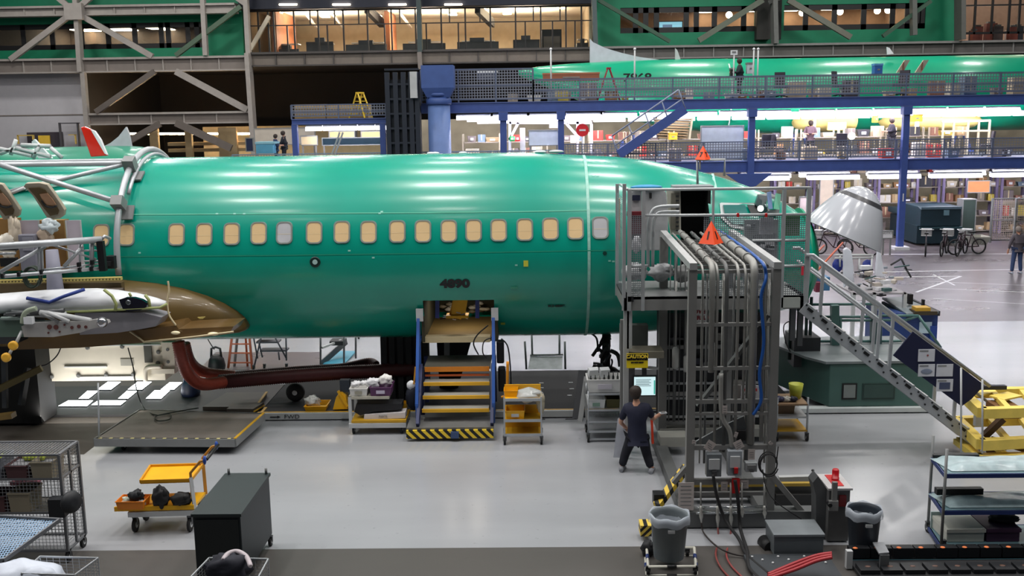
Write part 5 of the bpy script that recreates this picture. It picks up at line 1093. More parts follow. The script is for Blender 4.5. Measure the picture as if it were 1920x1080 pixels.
# side rail in front (perspective toward the camera on the left)
sr_ = thing('aluminium_side_truss', 'aluminium truss rail alongside the wing at left', 'rail', P(190, 510, 18.3)); Ya, Yb = 17.2, 18.4
top0, top1 = P(-30, 464, Ya), P(190, 449, Yb); bot0, bot1 = P(-30, 521, Ya), P(190, 503, Yb)
b = B(); b.tube([top0, top1], .062, ALU, 10); b.tube([top1, P(196, 443, Yb), P(206, 447, 18.8)], .03, ALU, 8); b.build('top_tube', sr_)
b = B(); b.tube([bot0, bot1], .035, ALU, 10); b.build('bottom_tube', sr_)
b = B()
for p, q, r in (((0, 510), (85, 462), .035), ((120, 500), (155, 462), .035), ((72, 456), (74, 514), .025), ((78, 456), (80, 514), .025), ((150, 452), (150, 506), .022), ((172, 452), (172, 505), .045), ((100, 460), (180, 486), .02), ((0, 476), (30, 475), .02), ((150, 470), (190, 470), .018), ((158, 490), (190, 489), .018), ((80, 506), (190, 494), .02)):
    f = [Ya+(Yb-Ya)*max(0, min(1, (z[0]+30)/220))+.06 for z in (p, q)]
    b.tube([P(*p, f[0]), P(*q, f[1])], r, ALU, 8)
b.build('truss_bars', sr_)
b = B(); b.bar(P(188, 452, Yb-.05), P(194, 508, Yb-.05), .12, .1, BLACK); b.build('black_end_post', sr_)
b = B()
for px, py in ((5, 517), (36, 514), (78, 510), (150, 506), (172, 504), (173, 492), (148, 496)): b.box(P(px, py, Ya+(Yb-Ya)*(px+30)/220-.03), (.05, .08, .08), BLACK)
b.build('clamps', sr_)
b = B(); pbox(b, 0, 484, 30, 500, 18.6, .1, BLACK); pbox(b, 0, 465, 30, 470, 18.6, .1, BLACK); tag(b.build('black_case'), 'black case behind the side rail at left edge', 'case')

t = thing('wing_support_jack', 'dark support jack with olive beams under the wing at left edge', 'jack', (P(20, 790, 19.4).x, 19.6, 0))
x0, z0, x1, z1 = ext(-90, 646, 70, 770, 19.9); b = B(); b.bb(x0, 19.9, .06, x1, 20.6, z1, M((20, 20, 20), .7)); b.build('dark_housing', t)
b = B(); b.bar(P(-20, 738, 19.3), P(78, 690, 19.6), .14, .12, M((96, 84, 44), .6)); b.build('olive_beam', t)
b = B(); b.bar(P(-20, 784, 19.0), P(26, 778, 19.0), .2, .1, M((120, 96, 48), .6)); b.build('low_beam', t)
b = B(); b.bar(P(40, 760, 19.5), P(52, 690, 19.7), .1, .1, DARK); b.bar(P(10, 765, 19.5), P(8, 665, 19.7), .09, .09, STEEL); b.build('struts', t)
# ================================================================== FLOOR-LEVEL THINGS UNDER AND BEFORE THE AEROPLANE
DP = M((22, 23, 26), .8, 0, .12, 1.5); DPB = M((62, 56, 48), .55, 0, .15, 1.2)
# moving-line track platform
tp = thing('line_track_platform', 'low dark track platform under the aeroplane with pale front edge', 'platform', (0, 21.5, 0))
x0, x1 = P(485, 785, 20.1).x, P(1500, 780, 20.1).x; ztp = .14; yb = P(900, 696, Z=ztp).y
b = B(); b.bb(x0, 20.15, .02, x1, yb, ztp, DP); b.build('deck_plate', tp)
xf = P(1090, 780, 20.1).x
b = B(); b.bb(x0, 20.08, .03, xf, 20.15, ztp+.02, M((165, 168, 168), .5)); b.bb(xf, 20.1, .03, x1, 20.15, ztp, M((70, 72, 74), .5)); b.build('front_fascia', tp)
b = B(); b.bb(x0-.05, 20.2, ztp, x1-2.5, 20.26, ztp+.01, YELD); b.bb(x0, 20.2, ztp-.1, x0+.06, 20.6, ztp+.012, YELD); b.build('yellow_edge_line', tp)
for px in (640, 1000, 1060): b = B(); b.bar(P(px, 787, 20.0)+V((0, 0, .0)), P(px+22, 787, 20.0), .01, .04, DARK); b.build('fascia_mark', tp)
text('FWD', .12, (P(547, 778, 20.07).x, 20.07, .09), DARK, 'fwd_lettering', tp, font_w=1.2)
b = B(); p = P(517, 779, 20.07); b.prism([(p.x-.12, 20.075, .08), (p.x+.03, 20.075, .08), (p.x+.03, 20.075, .06), (p.x+.1, 20.075, .09), (p.x+.03, 20.075, .12), (p.x+.03, 20.075, .1), (p.x-.12, 20.075, .1)], (0, -.006, 0), DARK); b.build('arrow', tp)
for px, py in ((1015, 718), (1015, 727), (1070, 717), (1072, 729), (1068, 741)): p = P(px, py, Z=ztp+.004); b = B(); b.bb(p.x-.05, p.y-.03, ztp, p.x+.05, p.y+.03, ztp+.006, LG); b.build('floor_tag', tp)
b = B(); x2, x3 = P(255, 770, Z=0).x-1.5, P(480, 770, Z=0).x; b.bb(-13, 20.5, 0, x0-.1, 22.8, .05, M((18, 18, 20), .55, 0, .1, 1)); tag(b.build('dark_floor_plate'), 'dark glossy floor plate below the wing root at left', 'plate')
b = B(); p0 = P(370, 662, Z=0); b.add([P(372, 694, Z=.01), P(600, 692, Z=.01), P(600, 660, Z=.01), P(405, 660, Z=.01)], [(0, 1, 2, 3)], FP); b.build('trim_90')['kind'] = 'structure'
# sloped yellow-edged ramps left of the fascia
for i, (q, l) in enumerate([(((380, 762), (480, 762), (500, 735), (425, 735)), 'yellow-edged brown ramp plate left of the FWD arrow, farther'), (((425, 772), (475, 772), (495, 760), (440, 760)), 'yellow-edged brown ramp plate nearest the FWD arrow')]):
    pts = [P(*p, Z=.09+.05*(1-i)) for p in q]; t = thing('ramp_plate', l, 'ramp', (pts[0].x, pts[0].y, 0)); b = B(); b.prism([V((p.x, p.y, .052+.02*i)) for p in pts], (0, 0, .08), DPB); b.build('plate', t)
    b = B(); b.bar(pts[1]+V((0, 0, .0)), pts[2]+V((0, 0, .0)), .05, .02, YELD); b.build('yellow_edge', t)
# small rubber wheel unit
t = thing('tow_wheel', 'black rubber wheel with grey hub on the track platform', 'wheel', P(553, 752, Z=.14)); c = P(554, 735, P(553, 752, Z=.14).y)
b = B(); b.lathe(c+V((0, .06, 0)), [(.06, -.02), (.17, -.01), (.2, .03), (.2, .1), (.17, .14), (.06, .14)], RUB, 24, (0, -1, 0)); b.build('tyre', t); b = B(); b.lathe(c+V((0, -.07, 0)), [(.06, 0), (.05, .02)], LG, 14, (0, -1, 0)); b.build('hub', t)
# ---- white panel beneath the wing root
t = thing('white_belly_panel', 'long white riveted box panel hanging under wing root', 'panel', P(200, 715, 20.500))
x0, z0, x1, z1 = ext(76, 640, 308, 714, 20.500); WB = M((236, 230, 214), .45, 0, .04)
b = B(); b.bb(x0, 20.500, z0, x1, 21.100, z1+.1, WB); b.build('body', t, bevel=.01)
b = B(); pbox(b, 305, 642, 327, 700, 20.450, .5, WB); pbox(b, 284, 692, 327, 701, 20.400, .2, WB); b.build('right_flange', t)
b = B(); b.tube(smoothpath([P(273, 714, 20.400), P(273, 696, 20.400), P(280, 688, 20.400), P(304, 687, 20.400)], 4), .05, WB, 8); b.build('bent_duct', t)
b = B(); pbox(b, 270, 645, 284, 680, 20.470, .03, M((92, 94, 88), .5)); b.build('slot', t)
b = B(); pbox(b, 120, 687, 200, 689, 20.460, .04, WHITE); pbox(b, 150, 706, 250, 711, 20.460, .04, WHITE); pbox(b, 76, 647, 300, 649, 20.460, .04, WHITE); b.build('ribs', t)
for px, py in ((164, 652), (229, 650), (147, 704), (199, 703), (250, 702), (297, 660), (296, 681), (97, 706), (315, 655), (316, 678), (78, 664)): b = B(); b.lathe(P(px, py, 20.480), [(.05, 0), (.03, .04)], GREY, 10, (0, -1, 0)); b.build('bolt', t)
b = B(); pbox(b, 226, 673, 250, 686, 20.485, .02, M((180, 178, 168), .5)); b.build('plate', t)
for px in (90, 300): b = B(); pbox(b, px, 710, px+5, 790, 20.800, .05, STEEL); 
# bright quads under the wing, built as thin emissive slabs
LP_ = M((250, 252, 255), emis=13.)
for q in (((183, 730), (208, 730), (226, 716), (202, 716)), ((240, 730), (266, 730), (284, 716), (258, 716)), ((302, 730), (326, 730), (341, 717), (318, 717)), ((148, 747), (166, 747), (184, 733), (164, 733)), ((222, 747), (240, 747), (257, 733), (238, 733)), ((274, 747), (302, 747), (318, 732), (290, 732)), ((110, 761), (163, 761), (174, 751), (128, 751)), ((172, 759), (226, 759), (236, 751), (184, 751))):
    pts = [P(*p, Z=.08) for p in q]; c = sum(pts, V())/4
    t = thing('floor_light_panel', 'glowing white panel lying under the wing root', 'light panel', (c.x, c.y, .05), 'glowing panels under the wing root')
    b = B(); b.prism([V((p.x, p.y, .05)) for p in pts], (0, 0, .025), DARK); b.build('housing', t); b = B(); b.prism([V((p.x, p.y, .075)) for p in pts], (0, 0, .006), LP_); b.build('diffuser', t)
# ---- corrugated hoses
HM_ = M((150, 62, 46), .45, 0, .12, 20); HD = M((74, 20, 22), .55, 0, .1, 10)
def hose(name, label, pts, r, mat, pitch=.045):
    path = smoothpath(pts, 14); L = sum((path[i+1]-path[i]).length for i in range(len(path)-1)); n_ = int(L/pitch*2); out = []; acc = [0]
    for i in range(len(path)-1): acc.append(acc[-1]+(path[i+1]-path[i]).length)
    j = 0
    for k in range(n_+1):
        s = L*k/n_
        while j < len(acc)-2 and acc[j+1] < s: j += 1
        f = (s-acc[j])/max(1e-6, acc[j+1]-acc[j]); out.append(path[j].lerp(path[j+1], f))
    b = B(); b.tube(out, [r if k % 2 else r*.88 for k in range(n_+1)], mat, 14); return tag(b.build(name), label, 'hose')
hose('orange_air_hose', 'orange corrugated hose dropping from wing root, left of two', [P(334, 640, 19.6), P(340, 668, 19.6), P(352, 700, 19.7), P(378, 720, 20.0), P(420, 716, 20.5)], .13, HM_)
hose('orange_air_hose', 'orange corrugated hose dropping from wing root, right and farther', [P(346, 644, 20.4), P(358, 680, 20.5), P(385, 698, 20.8), P(440, 704, 21.0)], .12, HM_)
hose('dark_red_hose', 'long dark red corrugated hose running right along the track, nearer', [P(410, 716, 20.6), P(520, 707, 20.8), P(640, 699, 21), P(790, 692, 21.2)], .16, HD)
hose('dark_red_hose', 'thinner dark red hose behind the long hose, curling at right end', [P(440, 703, 21.6), P(560, 693, 21.8), P(640, 688, 22), P(690, 678, 22.2), P(706, 684, 22.0)], .09, HD)
hose('upright_hose', 'dark red hose standing upright behind the blue stairs', [P(722, 626, 21.6), P(722, 650, 21.6), P(724, 672, 21.6), P(734, 690, 21.7)], .1, HD)
# ---- vacuum cleaners
def vacuum(name, label, px, py, w, m, Zg=.05):
    p = P(px, py, Z=Zg); t = thing(name, label, 'vacuum cleaner', p); b = B(); b.lathe(p, [(w*.55, 0), (w*.6, .08), (w*.5, .26), (w*.3, .36)], m, 16); b.build('tank', t)
    b = B(); b.tube([p+V((-w*.35, 0, .3)), p+V((-w*.3, 0, .52)), p+V((0, 0, .56)), p+V((w*.3, 0, .52)), p+V((w*.35, 0, .3))], .03, m, 8); b.build('handle', t)
    b = B(); b.tube(smoothpath([p+V((-w*.1, 0, .5)), p+V((-.15, 0, .7)), p+V((-.32, 0, 1.1))], 4), .014, BLACK, 6); b.build('cord', t)
    return t
vacuum('vacuum_cleaner', 'black canister vacuum on the floor left of orange ladder', 407, 692, .36, BLACK); vacuum('blue_vacuum_cleaner', 'dark blue canister at the foot of the orange hoses', 358, 741, .36, M((24, 34, 60), .5))
# ---- ladders and carts seen under the belly
pz = P(445, 692, Z=0); OR = M((170, 78, 40), .5)
t = thing('orange_trestle_ladder', 'orange and grey trestle ladder under the belly near wing tip', 'ladder', pz); Yl = pz.y
for i, (a, c) in enumerate([((428, 690), (436, 622)), ((438, 700), (446, 622)), ((473, 692), (467, 622)), ((465, 700), (460, 622))]): b = B(); b.bar(P(a[0], a[1], Yl+(i % 2)*.3), P(c[0], c[1], Yl), .05, .05, OR if i != 1 else GREY); b.build('leg', t)
b = B()
for py in (680, 662, 645): b.bar(P(430+(690-py)*.1, py, Yl), P(472-(690-py)*.08, py, Yl), .04, .03, OR)
b.build('rungs', t)
t = thing('grey_rolling_steps', 'dark rolling steps under the belly right of orange ladder', 'steps', P(510, 694, Z=0)); Yl = P(510, 694, Z=0).y; ST = M((60, 62, 70), .5)
for py, x0_, x1_ in ((632, 474, 505), (641, 480, 522), (657, 487, 537)): b = B(); a, c = P(x0_, py, Yl), P(x1_, py, Yl); b.bb(a.x, Yl, a.z-.04, c.x, Yl+.3, a.z, ST); b.build('step', t)
for a, c in (((483, 672), (474, 625)), ((475, 694), (492, 622)), ((537, 672), (510, 622)), ((537, 676), (536, 625)), ((492, 670), (485, 640)), ((524, 675), (522, 660))): b = B(); b.tube([P(*a, Yl), P(*c, Yl)], .02, ST, 6); b.build('rail', t)
casters(t, [(P(493, 670, Yl).x, Yl+.1), (P(535, 676, Yl).x, Yl+.1), (P(476, 690, Yl).x, Yl)], .06)
t = thing('teal_sheet_cart', 'cart with sloped teal sheet seen below the belly', 'cart', P(635, 686, Z=0)); Yl = P(635, 684, Z=0).y
b = B(); b.prism([P(606, 684, Yl), P(645, 684, Yl), P(668, 660, Yl+1.2), P(630, 660, Yl+1.2)], (0, 0, .03), M((70, 150, 175), .4)); b.build('teal_sheet', t)
for px, y0_, y1_ in ((601, 684, 625), (645, 684, 625), (667, 672, 625)): b = B(); b.tube([P(px, y0_, Yl), P(px, y1_, Yl)], .025, STEEL, 6); b.build('post', t)
b = B(); b.bar(P(602, 682, Yl), P(650, 640, Yl+1), .03, .16, STEEL); b.bar(P(604, 652, Yl), P(640, 638, Yl+.5), .05, .05, LG); b.bb(*P(618, 648, Yl+.3), *(P(645, 640, Yl+.3)+V((0, .4, 0))), DARK); b.build('frame', t)
casters(t, [(P(673, 640, Yl+3).x, Yl+3.)], .08)
t = thing('silver_frame_cart', 'silver frame cart with shiny flat sheet under the nose section', 'cart', P(1022, 694, Z=.0)); Yl = P(1020, 697, Z=.14).y+.15
b = B(); b.prism([P(990, 692, Yl), P(1054, 692, Yl), P(1055, 668, Yl+.5), P(994, 668, Yl+.5)], (0, .02, .0), M((200, 205, 205), .2, .6, .15, 6)); b.build('shiny_sheet', t)
for a, c in (((987, 692), (984, 640)), ((998, 665), (997, 628)), ((1049, 665), (1049, 628)), ((1060, 692), (1059, 640)), ((994, 666), (1056, 665))): b = B(); b.tube([P(*a, Yl+(.5 if a[0] in (998, 1049, 994) else 0)), P(*c, Yl+(.5 if a[0] in (998, 1049, 994) else 0))], .025, ALUD, 6); b.build('post', t)
casters(t, [(P(980, 690, Yl).x, Yl), (P(1066, 690, Yl).x, Yl)], .05)
# ---- blue maintenance stairs
BL = M((38, 84, 160), .45); BLD = M((22, 36, 84), .5)
t = thing('blue_service_stairs', 'blue rolling stairs with yellow treads up to the cargo door', 'stairs', (P(853, 825, Z=0).x, 19, 0))
tx0, tx1 = P(795, 720, 19.5).x, P(917, 720, 19.5).x
TRD = M((150, 148, 140), .6); YT = M((236, 180, 40), .45)
ztop = P(855, 688, 19.75).z; bz = .26; Yt = [19.12, 19.32, 19.52]
for k, py in enumerate((770, 745, 720)):
    z = P(855, py-4, Yt[k]).z; b = B(); b.bb(tx0, Yt[k], z-.03, tx1, Yt[k]+.24, z, TRD); o = b.build('tread', t); b = B(); b.bb(tx0-.01, Yt[k]-.03, z-.07, tx1+.01, Yt[k]+.02, z-.003, YT); b.build('yellow_nosing', o)
b = B(); b.bb(tx0-.02, 19.75, ztop-.05, tx1+.02, 20.75, ztop, M((110, 108, 98), .6)); b.build('top_deck', t); b = B(); b.bb(tx0, 19.72, ztop-.09, tx1, 19.76, ztop+.005, M((230, 140, 40), .5)); b.bb(tx0, 19.74, ztop-.19, tx1, 19.78, ztop-.15, M((190, 90, 40), .5)); b.build('orange_nosing', t)
b = B(); b.bb(tx0-.28, 18.72, bz-.08, tx1+.1, 19.4, bz, M((120, 120, 118), .5, .3)); b.build('base_step', t)
b = B(); b.bb(tx0-.28, 18.66, bz-.2, tx1+.1, 18.73, bz-.04, stripe_mat((240, 205, 50), (20, 20, 22), 6., (1, 0, 1))); b.build('hazard_strip', t)
b = B(); b.bb(P(845, 815, 18.6).x, 18.62, bz-.19, P(860, 815, 18.6).x, 18.67, bz-.06, M((60, 80, 120), .4)); b.build('name_plate', t)
for sx, x in ((-1, tx0-.07), (1, tx1+.07)):
    b = B(); b.bar((x, 18.8, bz), (x, 19.8, ztop), .06, .22, BLD); b.bar((x, 19.8, .2), (x, 19.8, ztop+.0), .08, .1, BLD); b.build('stringer', t); b = B(); b.bar((x, 20.7, .2), (x, 20.7, ztop), .08, .08, BLD); b.build('rear_leg', t)
    b = B(); hx = x+sx*.03; zt_ = P(800, 585, 19.9).z
    b.bar((hx, 19.0, bz+.35), (hx, 19.75, ztop+1.05), .06, .06, BL); b.bar((hx, 19.75, ztop+.0), (hx, 19.75, ztop+1.05), .06, .07, BL); b.bar((hx, 19.25, bz+.1), (hx, 19.25, bz+.75), .05, .05, BL); b.bar((hx, 19.0, bz+.0), (hx, 19.0, bz+.4), .05, .05, BL); b.bar((hx, 19.75, ztop+.5), (hx, 20.7, ztop+.5), .04, .05, BL); b.bar((hx, 19.75, ztop+1.03), (hx, 20.3, ztop+1.1), .04, .06, BL); b.build('handrail', t)
    b = B(); b.prism([(hx-.04, 19.7, ztop+.95), (hx+.1, 19.7, ztop+.95), (hx+.1, 19.7, ztop+1.2), (hx-.04, 19.7, ztop+1.2)], (0, .05, 0), LG); b.build('corner_pad', t)
casters(t, [(tx0+.0, 18.85), (tx1-.12, 18.85), (tx0, 20.4), (tx1-.1, 20.4)], .085)
# yellow unit inside the cargo hold
t = thing('yellow_loader_unit', 'yellow tilted unit standing inside the cargo door', 'unit', P(855, 598, 20.6)); b = B(); b.bar(P(853, 596, 20.4), P(862, 559, 20.4), .26, .05, YEL, up=(0, 1, 0)); b.prism([P(846, 592, 20.3), P(872, 592, 20.3), P(877, 560, 20.3), P(850, 560, 20.3)], (0, .1, 0), YEL); b.build('tilted_plate', t)
b = B(); pbox(b, 836, 592, 878, 597, 20.25, .3, YEL); b.build('base', t); b = B()
for k in range(9): p = P(random.uniform(828, 878), random.uniform(584, 600), 20.3); b.tube([p, p+V((random.uniform(-.12, .12), 0, random.uniform(-.05, .08)))], .012, random.choice([WHITE, DARK]), 5)
b.build('clamps', t)
b = B()
for k in range(22): p = P(random.uniform(800, 925), random.uniform(568, 588), 22.0+random.random()*.3); b.ell(p, (.09, .05, .04), random.choice([M((170, 160, 140), .4), M((110, 100, 80), .5), M((190, 185, 175), .4)]), 8, .4, k)
tag(b.build('hold_insulation'), 'crumpled insulation bundles in the back of the cargo hold', 'insulation', kind='stuff')
# cable reel & hoses beside stairs
t = thing('black_hose_reel', 'black hose reel on right side of the blue stairs', 'reel', (P(940, 700, 19.9).x, 19.9, .15)); b = B(); pbox(b, 931, 640, 945, 682, 19.85, .2, BLACK); pbox(b, 934, 690, 948, 735, 19.85, .2, BLACK); b.build('body', t, bevel=.03)
b = B(); b.tube(smoothpath([P(915, 610, 19.8), P(895, 628, 19.8), P(888, 645, 19.8), P(897, 665, 19.8)], 6), .014, BLACK, 6); b.tube(smoothpath([P(940, 635, 19.8), P(952, 650, 19.8), P(957, 690, 19.8), P(958, 720, 19.8)], 6), .014, BLACK, 6); b.tube(smoothpath([P(925, 632, 19.75), P(908, 640, 19.75), P(905, 660, 19.75), P(912, 672, 19.75)], 6), .012, BLACK, 6); b.build('hoses', t)
b = B(); b.tube(smoothpath([P(940, 745, 19.3), P(949, 740, 19.3), P(951, 720, 19.3), P(952, 678, 19.3)], 5), .028, M((230, 150, 30), .5), 8); tag(b.build('yellow_pole'), 'curved orange-yellow pole between the stairs and yellow cart', 'pole')
bag('hanging_helmet', 'white cap on dark bag hanging left of the blue stairs', P(771, 722, 19.5), (.09, .08, .09), WHITE, 3, .1, 'cap'); bag('dark_bag', 'dark navy bag hanging left of the stairs below cap', P(773, 745, 19.5), (.13, .1, .24), M((18, 24, 40), .8), 4, .2)
b = B(); b.bar(P(776, 720, 19.4), P(779, 688, 19.4), .03, .04, M((220, 150, 30), .5)); tag(b.build('yellow_rod'), 'short yellow rod at the left stair rail', 'rod')
# ---- parts cart with white and purple bins
def tub(name, label, x, y, z, w, d, h, mat, cat='bin', card=None, taper=.9):
    t = thing(name, label, cat, (x, y, z)); b = B()
    rr = [[V((x+sx*w/2*f, y+sy*d/2*f, zz)) for sx, sy in ((-1, -1), (1, -1), (1, 1), (-1, 1))] for f, zz in ((taper, z), (1, z+h), (1.04, z+h), (1.04, z+h*.93), (1.0, z+h*.93), (.95, z+h), (taper*.94, z+.02))]
    b.loft(rr, mat, smooth=False); b.build('tub', t)
    if card: b = B(); b.bb(x-w*.2, y-d/2*1.0-.01, z+h*.3, x+w*.2, y-d/2*.96, z+h*.65, card); b.build('label_card', t)
    return t
x0, x1 = P(655, 780, 19.2).x, P(762, 780, 19.2).x; xm_ = P(730, 745, 19.2).x
z1 = P(690, 744, 19.15).z; zb = P(700, 790, 19.15).z
t = thing('parts_cart', 'two-tier parts cart with yellow shelves left of the blue stairs', 'cart', ((x0+x1)/2, 19.5, 0))
b = B(); b.bb(x0, 19.15, z1-.05, xm_, 19.8, z1, M((176, 172, 158), .5)); b.build('top_shelf', t); b = B(); b.bb(x0+.05, 19.12, zb-.02, x1, 19.85, zb+.03, YELD); b.build('bottom_shelf', t)
b = B(); b.bb(x0, 19.1, zb-.12, x1, 19.2, zb-.03, LG); b.bb(x0, 19.8, zb-.12, x1, 19.9, zb-.03, LG)
for xx in (x0+.02, x1-.03): b.bar((xx, 19.15, zb-.05), (xx, 19.85, zb-.05), .05, .06, LG)
b.build('chassis', t)
for yy in (19.17, 19.8): b = B(); b.bb(x0, yy-.03, .14, x0+.06, yy+.03, z1, LG); b.build('post', t)
casters(t, [(x0+.08, 19.2), (x1-.1, 19.2), (x0+.08, 19.8), (x1-.1, 19.8)], .085)
xa, xb_ = P(656, 740, 19.2).x, P(689, 740, 19.2).x; tub('white_tote', 'white plastic tote of tools on parts cart, left', (xa+xb_)/2, 19.42, z1, xb_-xa, .5, .16, M((222, 220, 216), .5), 'bin', M((150, 146, 130), .6))
xa, xb_ = P(691, 740, 19.2).x, P(731, 740, 19.2).x; tub('purple_tote', 'purple plastic tote with bags on parts cart, right', (xa+xb_)/2+.03, 19.42, z1, xb_-xa, .5, .18, M((88, 44, 88), .5), 'bin', M((190, 180, 200), .6))
for i, (px, py, r) in enumerate([(668, 720, .1), (683, 718, .08)]): bag('folded_cloth', ['white folded cloth in the white tote, left', 'white folded cloth in the white tote, right'][i], P(px, py, 19.45), (r, r, r*.6), M((220, 220, 222), .6), i)
bag('plastic_bag', 'white bag lying between the white and purple totes', P(699, 718, 19.42), (.14, .12, .1), M((225, 225, 228), .4, 0, .08, 9, bump=.5), 7); bag('crumpled_bag', 'crumpled white bag with frayed top in the purple tote', P(723, 714, 19.45), (.14, .12, .12), M((235, 232, 228), .5, 0, .08, 9, bump=.6), 9)
t = thing('black_sheet_roll', 'black bulky sheet on the lower shelf of the parts cart', 'bundle', P(710, 772, 19.3)); b = B(); b.prism([P(668, 758, 19.25), P(753, 757, 19.25), P(753, 768, 19.25), P(700, 772, 19.25), P(675, 779, 19.25), P(664, 772, 19.25)], (0, .35, 0), M((30, 30, 34), .7)); b.build('sheet', t)
t = thing('flat_carton', 'white flat carton with print on lower shelf of parts cart', 'box', P(722, 786, 19.2)); b = B(); b.prism([P(682, 787, 19.2), P(760, 784, 19.2), P(760, 773, 19.2), P(683, 778, 19.2)], (0, .3, 0), M((214, 208, 208), .6)); b.build('carton', t); text('PARTS', .06, P(718, 781, 19.19), GREY, 'carton_print', t)
tub('yellow_box', 'small yellow box behind the black sheet on parts cart', P(757, 765, 19.6).x, 19.7, zb+.03, .1, .2, .2, YEL)
# yellow tray, yellow stand left of cart
p = P(590, 768, 20.25); tub('yellow_tray', 'yellow tray with clear bag on the track edge', p.x, 20.55, ztp, .46, .5, .1, YEL, 'tray'); bag('clear_bag', 'clear bag of white parts in yellow tray', P(586, 752, 20.5), (.16, .12, .11), M((205, 205, 200), .3, 0, .1, 9, bump=.5), 3)
t = thing('yellow_bracket', 'yellow folded metal bracket leaning beside parts cart', 'bracket', P(636, 768, Z=ztp)); b = B(); b.prism([P(624, 768, 20.3), P(652, 767, 20.3), P(648, 742, 20.3), P(640, 735, 20.3), (P(630, 745, 20.3))], (0, .25, 0), YEL); b.bar(P(634, 733, 20.3), P(652, 762, 20.3), .05, .05, YEL); b.build('bracket_plate', t); b = B(); pbox(b, 637, 713, 655, 735, 20.35, .15, M((44, 52, 62), .6)); b.build('grey_block', t)
# ---- yellow rolling cart
x0, x1 = P(946, 800, 18.45).x, P(1015, 800, 18.45).x; t = thing('yellow_tool_cart', 'small silver cart with yellow shelves and plastic bag on top', 'cart', ((x0+x1)/2, 18.7, 0))
zz = [P(980, y, 18.45).z for y in (749, 788, 815)]
for xx in (x0, x1):
    for yy in (18.45, 18.95): b = B(); b.bb(xx-.015, yy-.015, .12, xx+.015, yy+.015, zz[0]+.05, ALU); b.build('post', t)
for k, z in enumerate(zz): b = B(); b.bb(x0, 18.45, z-.02, x1, 18.95, z, YELD if k else YEL); b.bb(x0, 18.93, z, x1, 18.96, z+.16, M((232, 175, 40), .5)); b.bb(x0-.01, 18.43, z-.03, x1+.01, 18.46, z+.02, ALU); b.build('shelf', t)
casters(t, [(x0, 18.45), (x1, 18.45), (x0, 18.95), (x1, 18.95)], .07)
tub('yellow_bin', 'yellow bin on the middle shelf of the yellow cart', P(966, 780, 18.6).x, 18.7, zz[1]+.0, .36, .4, .17, YEL, 'bin', LG); bag('big_clear_bag', 'big clear plastic bag drooping off the yellow cart', P(992, 741, 18.7), (.26, .2, .13), M((190, 192, 190), .25, 0, .08, 7, bump=.5), 12, .2); bag('hanging_clear_bag', 'lower part of clear bag hanging at right side of yellow cart', P(1014, 756, 18.6), (.08, .1, .2), M((180, 172, 150), .25, 0, .08, 7, bump=.5), 13, .2)
tub('yellow_upper_bin', 'yellow open bin on the top shelf of the yellow cart', P(958, 745, 18.7).x, 18.78, zz[0], .26, .3, .12, YEL)
# ---- silver shelf cart
x0, x1 = P(1103, 790, 18.55).x, P(1166, 790, 18.55).x; t = thing('silver_shelf_cart', 'silver wire shelf cart loaded with white bins beside the person', 'cart', ((x0+x1)/2, 18.8, 0))
zz = [P(1135, y, 18.55).z for y in (738, 768, 790, 808, 822)]
for xx in (x0, x1):
    for yy in (18.55, 19.15): b = B(); b.tube([(xx, yy, .12), (xx, yy, zz[0]+.05)], .014, ALU, 8); b.build('post', t)
for z in zz: b = B(); b.bb(x0, 18.54, z-.03, x1, 18.57, z, ALU); b.bb(x0, 19.13, z-.03, x1, 19.16, z, ALU); b.bb(x0, 18.55, z-.015, x1, 19.15, z-.008, grid_mat((150, 155, 158), .03, .3, ('X', 'Y'))); b.build('shelf', t)
casters(t, [(x0, 18.55), (x1, 18.55), (x0, 19.15), (x1, 19.15)], .07)
tub('white_parts_bin', 'white bin full of bottles on top of silver cart', (x0+x1)/2, 18.85, zz[0], x1-x0+.02, .5, .26, M((222, 222, 220), .5), 'bin', M((200, 196, 206), .6))
for i in range(7):
    xx = x0+.06+i*.085; hh = random.uniform(.1, .22); b = B(); b.lathe((xx, 18.72, zz[0]+.16), [(.022, 0), (.022, hh*.6), (.01, hh*.75), (.01, hh)], M(random.choice([(40, 42, 44), (60, 66, 60), (110, 110, 110)]), .4), 10); tag(b.build('small_bottle'), 'small dark bottle standing in the white bin of silver cart', 'bottle', 'bottles in the white bin')
for i, (dx, l) in enumerate(((.12, 'left'), (.34, 'right'))): crate_b = B(); crate_b.box((x0+dx, 19.0, zz[0]+.3), (.18, .12, .16), WHITE, rz=.2, rx=.3); tag(crate_b.build('white_small_box'), '%s of the two white small boxes tilted in the white bin' % l, 'box')
tub('labelled_white_box', 'white box with green label on second shelf of silver cart', P(1118, 760, 18.6).x, 18.8, zz[1], .34, .4, .18, M((220, 222, 222), .5), 'box', M((120, 150, 135), .5)); tub('olive_box', 'olive box beside labelled box on silver cart', P(1150, 760, 18.6).x, 18.85, zz[1], .26, .4, .17, M((92, 88, 50), .6))
t = thing('leaning_step_frame', 'narrow grey step frame leaning left of the silver cart', 'frame', P(1095, 785, 19.2)); b = B(); b.bar(P(1088, 790, 19), P(1100, 706, 19.3), .1, .03, ALUD); b.bar(P(1100, 788, 18.9), P(1096, 715, 19.2), .04, .03, ALUD); b.build('side_rails', t); b = B(); b.bar(P(1080, 785, 19.25), P(1092, 695, 19.6), .14, .06, DARK); b.build('dark_strip', t)
for px, py, l in ((1108, 720, 'grey'),): pass
